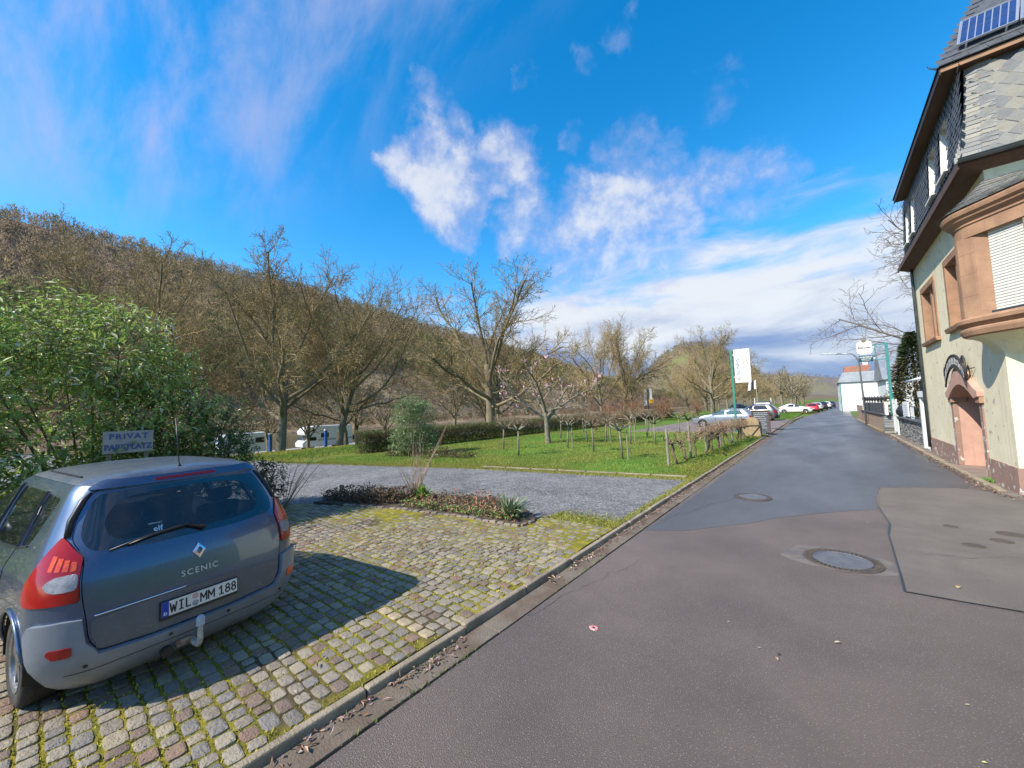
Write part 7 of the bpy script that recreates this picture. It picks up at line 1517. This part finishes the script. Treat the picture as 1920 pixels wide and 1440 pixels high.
# yellow and white barrier boards by the river
for i, y_ in enumerate((46.0, 49.0, 52.5)):
    z_ = gz(-46, y_)+.2; o = root('river_barrier', (-46, y_, z_), 'low yellow and white barrier board on the riverside track', 'barrier', 'barrier boards on the riverside track'); MB().box(-46.1, -46, y_-1., y_+1., z_+.9, z_+1.5).ob('board', m_yel if i != 1 else m_white, o)
    for q in (-.8, .8): MB().box(-46.08, -46.02, y_+q-.05, y_+q+.05, z_-.2, z_+.9).ob('leg', m_iron, o)
# ---------------------------------------------------------------- planting bed
def spray(name, loc, label, n, L, spread, m, w=.03, seed=1, up=.9, cat='plant', arch=.4, part='leaves'):
    r = random.Random(seed); o = root(name, loc, label, cat); mb = MB()
    for k in range(n):
        a = r.uniform(0, 6.28); e = r.uniform(.15, 1.)*spread; l = L*r.uniform(.6, 1.15); dv = Vector((math.cos(a)*e, math.sin(a)*e, up)).normalized(); sd = Vector((-math.sin(a), math.cos(a), 0)); p = Vector((r.gauss(0, .04), r.gauss(0, .04), 0)); pts = []
        for j in range(5): t = j/4; q = p+dv*l*t+Vector((0, 0, -arch*l*t*t*e)); wj = w*(1, 1.15, 1, .7, .03)[j]*.5; pts += [tuple(q-sd*wj), tuple(q+sd*wj+Vector((0, 0, .006)))]
        mb.add(pts, [(2*j, 2*j+1, 2*j+3, 2*j+2) for j in range(4)])
    mb.ob(part, m, o, local=True); return o
spray('yucca', (-4.72, 5.62, LZ+.02), 'spiky blue-green yucca at the end of the planting bed', 70, .58, 1.1, mat('yucca_leaf', (.13, .19, .10), (.22, .24, .11), scale=9, rough=.45), .042, 3, arch=.35)
spray('lily_clump', (-7.5, 5.75, LZ+.02), 'fresh green strap-leaved clump in the middle of the planting bed', 160, .44, 1.2, mat('fresh_strap_leaf', (.14, .24, .035), (.20, .30, .05), scale=7, rough=.45), .034, 5, arch=.7)
spray('stonecrop', (-8.35, 5.35, LZ+.02), 'small grey-green cushion plant beside the strap-leaved clump', 120, .2, 1.2, mat('grey_green_cushion', (.20, .27, .15), (.15, .22, .10), scale=9, rough=.6), .03, 6, arch=.5)
st = root('dry_stalks', (-7.72, 5.74, LZ), 'tall bunch of dry straw-coloured stalks rising from the planting bed', 'plant'); r6 = random.Random(8); mb = MB()
for k in range(40):
    if k < 12: e = Vector((r6.gauss(-.02, .06), r6.gauss(.0, .10), r6.uniform(1.2, 1.75)))
    elif k < 16: e = Vector((r6.gauss(-.15, .08), r6.uniform(.75, 1.5), 0)); e.z = e.y*1.15+.3
    else: a = r6.uniform(0, 6.28); l = r6.uniform(.35, 1.0); e = Vector((math.cos(a)*l*.35, math.sin(a)*l*.55, l))
    b = Vector((r6.gauss(0, .07), r6.gauss(0, .09), 0)); mid = (b+e)/2+Vector((r6.gauss(0, .02), r6.gauss(0, .02), .04)); mb.tube([tuple(b), tuple(mid), tuple(e)], [.006, .0045, .0025], 4)
    if k < 16:
        for j in range(3): q = mid+(e-mid)*r6.random(); mb.tube([tuple(q), tuple(q+Vector((r6.gauss(0, .06), r6.gauss(0, .08), r6.uniform(.02, .2))))], [.004, .002], 3)
mb.ob('stalks', mat('straw_stalk', (.36, .25, .16), (.28, .19, .125), scale=8, rough=.8), st, local=True)
def cover(name, label, poly, n, ln, wd, cols, seed, zr, cat='ground cover', lift=.0):
    r = np.random.default_rng(seed); b = np.array(poly); P = np.stack([r.uniform(b[:, 0].min(), b[:, 0].max(), n*3), r.uniform(b[:, 1].min(), b[:, 1].max(), n*3)], -1); P = P[inpoly(P[:, 0], P[:, 1], poly)][:n]; m_ = len(P); C = np.stack([P[:, 0], P[:, 1], LZ+.03+r.random(m_)**1.5*zr*(.4+1.2*fbm(P[:, 0]*2, P[:, 1]*2, seed))], -1)
    D_ = r.normal(0, 1, (m_, 3)); D_[:, 2] = np.abs(D_[:, 2])*.6+lift; V, F = leafV(C, D_, r.normal(0, .6, (m_, 3))+np.array([0, 0, 1.]), ln*r.uniform(.6, 1.3, m_), wd*r.uniform(.6, 1.3, m_), .3); k = r.integers(0, len(cols), m_); cc = np.array(cols)[k]*r.uniform(.7, 1.3, (m_, 1))
    o = link(name, mesh_np(name, V, F, [mat(name+'_leaf', (.1, .1, .1), vcol=True, rough=.7)], col=np.repeat(cc, 4, 0)), kind='stuff'); tag(o, label, cat); return o
cover('russet_groundcover', 'russet dead leaves and low plants filling the planting bed', [(-7.4, 5.2), (-5.0, 5.55), (-4.6, 5.95), (-5.4, 6.45), (-6.2, 6.55), (-7.4, 6.1)], 900, .085, .035, [(.30, .12, .06), (.22, .10, .06), (.36, .17, .08), (.16, .18, .05), (.13, .09, .06)], 31, .15)
cover('dark_groundcover', 'dark brown withered heath plants at the shaded end of the planting bed', [(-9.5, 4.3), (-8.4, 4.6), (-7.5, 5.0), (-7.7, 5.9), (-8.7, 5.2), (-9.5, 4.75)], 2400, .09, .03, [(.10, .06, .035), (.15, .09, .05), (.09, .10, .035), (.2, .11, .07)], 32, .26, lift=.5)
cover('bed_greens', 'small green seedlings along the front of the planting bed', [(-7.3, 4.98), (-5.7, 5.25), (-4.4, 5.42), (-4.4, 5.6), (-5.8, 5.5), (-7.4, 5.3)], 900, .07, .035, [(.14, .22, .05), (.20, .25, .07), (.26, .12, .07)], 33, .12)
# ================================================================ SMALL DETAIL
# manhole covers
m_castiron = mat('cast_iron', (.060, .062, .070), (.085, .08, .078), scale=9, rough=.42, metal=.55, bump=.5, bscale=70)
m_conc = mat('manhole_concrete', (.085, .088, .10), (.125, .12, .12), scale=8, rough=.5, bump=.4, bscale=60, fine=(60, .5, (.25, .24, .22), .6, .7))
m_rustring = mat('rusty_manhole_ring', (.115, .085, .062), (.08, .065, .055), scale=14, rough=.7, metal=.3, bump=.6, bscale=60)
def manhole(x, y, rad, z, label):
    o = root('manhole_cover', (x, y, z), label, 'manhole cover'); mb = MB()
    mb.lathe([(rad, .0), (rad*.985, .012), (rad*.90, .013), (rad*.885, .006)], 40); mb.ob('ring', m_rustring, o, local=True)
    for rr, n, w in ((rad*.82, 44, .013), ):
        for k in range(n):
            a = 2*math.pi*k/n; ca, sa = math.cos(a), math.sin(a); p = [(rr-.026, -w), (rr+.026, -w), (rr+.026, w), (rr-.026, w)]; mb = MB(); mb.prism(p, .0, .014, fn=lambda u, v, d: (u*ca-v*sa, u*sa+v*ca, d)); q = mb.ob('rib', m_rustring, o, local=True)
    mb = MB(); mb.lathe([(rad*.88, .004), (.001, .004)], 40); mb.ob('bed', m_iron, o, local=True)
    mb = MB(); mb.lathe([(rad*.74, .004), (rad*.735, .013), (rad*.69, .014), (rad*.685, .010), (.001, .011)], 40); mb.ob('concrete_disc', m_conc, o, local=True)
manhole(.03, 6.62, .41, .003, 'round manhole cover with a concrete disc in a ribbed iron ring, on the brown asphalt')
manhole(-1.37, 9.92, .36, .007, 'smaller round manhole cover in the damp dark asphalt')
for i, (x, y, rd) in enumerate([(1.41, 9.19, .085), (1.45, 8.19, .115), (1.99, 9.1, .15), (1.8, 8.63, .115)]):
    o = root('valve_cap', (x, y, .008), ['small round valve cap farthest from the big manhole in the grey patch', 'round valve cap closest to the big manhole in the grey patch', 'largest round valve cap in the grey patch towards the house', 'round valve cap just beside the largest one in the grey patch'][i], 'valve cap', 'valve caps in the grey asphalt patch')
    mb = MB(); mb.lathe([(rd, 0), (rd*.96, .006), (rd*.75, .006), (rd*.72, .002), (rd*.68, .005), (.001, .006)], 24); mb.ob('lid', m_rustring, o, local=True)
# concrete collar round the near manhole
mb = MB(); mb.prism([(-.62, 6.45), (-.45, 7.0), (-.1, 7.12), (.38, 7.02), (.54, 6.85), (.54, 6.42), (.40, 6.30), (.2, 6.22), (-.2, 6.22), (-.45, 6.3)], 0.0, .0035); mb.ob('manhole_collar', mat('pale_collar_asphalt', (.15, .125, .105), (.105, .088, .08), scale=4, rough=.8, fine=(150, .5, (.3, .27, .24), .58, .7), thr=(.4, .6)))['kind'] = 'structure'
# leaf litter in the gutter, loose leaves on the road
r = np.random.default_rng(91)
def litter(name, label, C, ln, wd, cols, seed, flat=.25):
    r = np.random.default_rng(seed); n = len(C); D_ = r.normal(0, 1, (n, 3)); D_[:, 2] *= flat; V, F = leafV(C, D_, r.normal(0, flat*1.2, (n, 3))+np.array([0, 0, 1.]), ln*r.uniform(.5, 1.4, n), wd*r.uniform(.5, 1.3, n), .35); cc = np.array(cols)[r.integers(0, len(cols), n)]*r.uniform(.7, 1.25, (n, 1)); o = link(name, mesh_np(name, V, F, [mat(name+'_m', (.1, .1, .1), vcol=True, rough=.75)], col=np.repeat(cc, 4, 0)), kind='stuff'); tag(o, label, 'leaf litter'); return o
n = 1500; y = r.uniform(-.5, 26, n)**1.0; k = fbm(y*1.4, y*0, 93); sel = k > .36; y = y[sel]; x = KX+.015+np.abs(r.normal(0, .05, len(y)))+.02*r.random(len(y)); litter('gutter_leaves', 'dry brown leaves collected along the left kerb', np.stack([x, y, .018+r.random(len(y))*.02], -1), .055, .022, [(.26, .14, .085), (.20, .115, .08), (.34, .22, .15), (.42, .30, .27), (.15, .09, .06)], 94)
n = 900; y = r.uniform(11.5, 30, n); x = np.interp(y, [11, 13, 20, 30], [3.0, 2.62, 2.6, 2.56])+np.abs(r.normal(0, .07, n))*np.sign(r.random(n)-.7); litter('wall_foot_leaves', 'fallen leaves along the low kerb by the house', np.stack([x, y, .02+r.random(n)*.02], -1), .06, .03, [(.26, .14, .085), (.34, .24, .15), (.18, .11, .07)], 95)
n = 300; litter('moss_bed_leaves', 'scattered dry leaves on the cobbles', np.stack([r.uniform(-9, -3.1, n), r.uniform(0, 6.2, n), LZ+.02+r.random(n)*.01], -1), .045, .02, [(.30, .17, .09), (.22, .12, .07), (.36, .27, .2)], 96)
def fallen(px, py_, ln, c, a, label):
    d = CAMR @ Vector(((px-960)/721., -(py_-720)/721., -1)); t = -CAMH/d.z; p = Vector((0, 0, CAMH))+d*t; m_ = mat('fallen_leaf_%d' % px, c, tuple(q*.7 for q in c), scale=60, rough=.7); mb = MB(); ca, sa = math.cos(a), math.sin(a); o_ = [(-.5, 0, 0), (-.2, .2, .10), (.15, .22, .12), (.5, 0, .02), (.15, -.2, .14), (-.2, -.2, .08), (0, 0, .03)]
    mb.add([(p.x+(u*ca-v*sa)*ln, p.y+(u*sa+v*ca)*ln, .012+w*ln) for u, v, w in o_], [(0, 6, 1), (1, 6, 2), (2, 6, 3), (3, 6, 4), (4, 6, 5), (5, 6, 0)]); o = mb.ob('fallen_leaf', m_); tag(o, label, 'leaf')
for q in [(1571, 1207, .055, (.52, .42, .26), .6, 'pale curled leaf lying alone on the brown asphalt'), (1457, 1238, .045, (.42, .30, .18), 2., 'small tan leaf beside a dark crumb on the road'), (1460, 1229, .04, (.10, .055, .04), 1., 'dark brown leaf crumb on the road beside a tan leaf'), (1424, 1217, .03, (.48, .38, .34), .2, 'tiny pinkish petal on the road'), (1366, 1168, .022, (.62, .60, .55), .2, 'tiny white petal on the road'), (1797, 1103, .09, (.46, .33, .15), 1.2, 'yellowish twig-like leaf on the grey asphalt patch'), (1627, 981, .05, (.5, .38, .22), 1.2, 'pale leaf near the edge of the damp asphalt'), (1815, 1325, .03, (.5, .42, .24), .3, 'small straw-coloured leaf towards the house side of the road'), (1847, 1434, .03, (.55, .50, .16), .3, 'small yellow leaf on the road near the photographer')]: fallen(*q)
# red flattened cap on the road
o = root('bottle_cap', (-1.85, 3.39, .0), 'flattened red and white cap lying on the asphalt', 'litter'); mb = MB(); m_cap = mat('red_cap', (.62, .06, .06), (.75, .45, .42), scale=90, rough=.4)
ring = [(math.cos(2*math.pi*k/18)*(.045+.005*math.sin(5*k)), math.sin(2*math.pi*k/18)*(.036+.004*math.cos(3*k))) for k in range(18)]; mb.add([(a, b, .003) for a, b in ring]+[(a*.85, b*.85, .010) for a, b in ring]+[(a*.35, b*.35, .007) for a, b in ring], [(k, (k+1) % 18, 18+(k+1) % 18, 18+k) for k in range(18)]+[(18+k, 18+(k+1) % 18, 36+(k+1) % 18, 36+k) for k in range(18)]); mb.ob('rim', m_cap, o, local=True)
mb = MB(); mb.add([(a*.35, b*.35, .0075) for a, b in ring], [tuple(range(18))]); mb.ob('centre', m_black, o, local=True)
# weeds in the gutter joints and at the house foot
def weeds(name, label, P, Z, h, w, cols, seed):
    r = np.random.default_rng(seed); V, F = blades(P, Z, h*.4, h, w, 1.0); cc = np.array(cols)[r.integers(0, len(cols), len(P))]*r.uniform(.7, 1.3, (len(P), 1)); o = link(name, mesh_np(name, V, F, [mat(name+'_m', (.1, .1, .1), vcol=True, rough=.8)], col=np.repeat(cc, 3, 0)), kind='stuff'); tag(o, label, 'grass'); return o
n = 3800; y = nr.uniform(-.5, 22, n); k = fbm(y*.9, y*0+3, 97); sel = k+nr.normal(0, .05, n) > .50; y = y[sel]; side = nr.random(len(y)) < .55; x = np.where(side, KX+.02+np.abs(nr.normal(0, .02, len(y))), -2.53+nr.normal(0, .012, len(y))); weeds('gutter_weeds', 'tufts of green weeds and moss in the gutter joints', np.stack([x, y], -1), np.full(len(y), .006), .045, .004, [(.13, .20, .04), (.20, .22, .04), (.10, .15, .03)], 98)
n = 260; y = nr.uniform(14.1, 14.5, n); weeds('wall_weed', 'small green weed at the foot of the cream house', np.stack([2.86+nr.normal(0, .05, n), 14.2+nr.normal(0, .10, n)], -1), np.full(n, .0), .13, .010, [(.10, .20, .04), (.14, .24, .05)], 99)
# lawn grass
n = 150000; u = nr.random(n); y = 8+24*u**1.7; x = nr.uniform(-18, -2.86, n); e = lot_edge(x); k = (y > e-.02); x, y = x[k], y[k]; z = gheight(x, y)
kd = sst(.38, .62, fbm(x*.6, y*.6, 101))[:, None]; ed = (1-sst(.15, .9, y-lot_edge(x)))[:, None]; ed = np.maximum(ed, (1-sst(-3.3, -3.9, -(-x)) if False else sst(-4.0, -3.0, x))[:, None]*.6)
cc = (np.array([.18, .285, .045])*(1-kd)+np.array([.29, .33, .065])*kd)*(1-ed*.8)+np.array([.28, .23, .04])*ed*.8; cc = cc*nr.uniform(.65, 1.3, (len(x), 1))
V, F = blades(np.stack([x, y], -1), z-.01, .025, .075, .012, 1.3); o = link('lawn_grass', mesh_np('lawn_grass', V, F, [mat('grass_blades', (.1, .2, .03), vcol=True, rough=.7, spec=.3, sub=.35)], col=np.repeat(cc, 3, 0)), kind='stuff'); tag(o, 'short bright green grass of the orchard lawn', 'grass')
n = 60000; x = -19-nr.random(n)*16; y = nr.uniform(2, 24, n); e = lot_edge(x); k = (y > e-.02); x, y = x[k], y[k]; z = gheight(x, y); kd = sst(.35, .6, fbm(x*.35, y*.35, 103))[:, None]; cc = (np.array([.115, .22, .03])*(1-kd)+np.array([.30, .28, .045])*kd)*nr.uniform(.65, 1.3, (len(x), 1)); V, F = blades(np.stack([x, y], -1), z-.01, .05, .14, .02, 1.2); o = link('bank_grass', mesh_np('bank_grass', V, F, [bpy.data.materials['grass_blades']], col=np.repeat(cc, 3, 0)), kind='stuff'); tag(o, 'yellow-green rough grass on the riverbank beyond the gravel lot', 'grass')
n = 40000; x = nr.uniform(-24, -3.05, n); y = 50+nr.random(n)*28; k = (x < -3.2+ (y-50)*.03) ; x, y = x[k], y[k]; z = gheight(x, y); cc = np.array([.13, .23, .035])*nr.uniform(.7, 1.3, (len(x), 1)); V, F = blades(np.stack([x, y], -1), z-.01, .05, .12, .03, 1.2); o = link('verge_grass', mesh_np('verge_grass', V, F, [bpy.data.materials['grass_blades']], col=np.repeat(cc, 3, 0)), kind='stuff'); tag(o, 'green roadside grass strip beyond the guest parking bay', 'grass')
# stone edge between lot and lawn
eg = link('lawn_edging', None); eg['kind'] = 'structure'
for k in range(7):
    x0, x1 = -3.1-k*.95, -3.1-k*.95-.9; y0, y1 = float(lot_edge(x0)), float(lot_edge(x1)); mb = MB(); mb.hexa([(x1, y1-.01, 0), (x0, y0-.01, 0), (x0, y0+.07, 0), (x1, y1+.07, 0), (x1, y1-.01, LZ+.045), (x0, y0-.01, LZ+.045), (x0, y0+.07, LZ+.045), (x1, y1+.07, LZ+.045)]); mb.ob('edging_stone', m_kerb, eg, bevel=.01)
# yellowed moss margin on the lot
n = 42000; x = -2.86-nr.random(n)*17; t = np.abs(nr.normal(0, .22, n)); y = lot_edge(x)-t; P = np.stack([x, y], -1); q = nr.random(3000); x2 = -2.86-np.abs(nr.normal(0, .07, 3000)); y2 = 6.2+q*5.2; x3 = -2.87-nr.random(4500)*1.3; y3 = 6.05+np.abs(nr.normal(0, .28, 4500)); P = np.concatenate([P, np.stack([x2, y2], -1), np.stack([x3, y3], -1)])
weeds('lot_moss', 'yellowish moss and clover creeping over the lot edges', P, np.full(len(P), LZ+.001), .028, .012, [(.30, .25, .035), (.22, .22, .04), (.17, .21, .035)], 105)

# cracks in the asphalt: thin ragged dark lines
cr = MB(); r7 = random.Random(14)
def crack(p, d, L, w, z=.0035):
    p = Vector((*p, z)); d = Vector((*d, 0)).normalized()
    for k in range(int(L/.07)):
        d2 = (d+Vector((r7.gauss(0, .35), r7.gauss(0, .35), 0))).normalized(); q = p+d2*.07; n = Vector((-d2.y, d2.x, 0))*w*r7.uniform(.4, 1.2); cr.add([p-n, q-n, q+n, p+n], [(0, 1, 2, 3)]); p = q
crack((-2.5, 3.2), (.1, 1), 2.2, .002); crack((.8, 7.4), (1, .25), 1.5, .003, .0115); crack((2.0, 7.0), (.1, 1), 2.2, .003, .0115); crack((-2.4, 7.2), (.15, 1), 3.0, .004, .0075); crack((-.2, 11), (.9, .2), 1.8, .003, .0075)
o = cr.ob('asphalt_cracks', m_tar, kind='stuff'); tag(o, 'thin dark cracks running through the road asphalt', 'cracks')
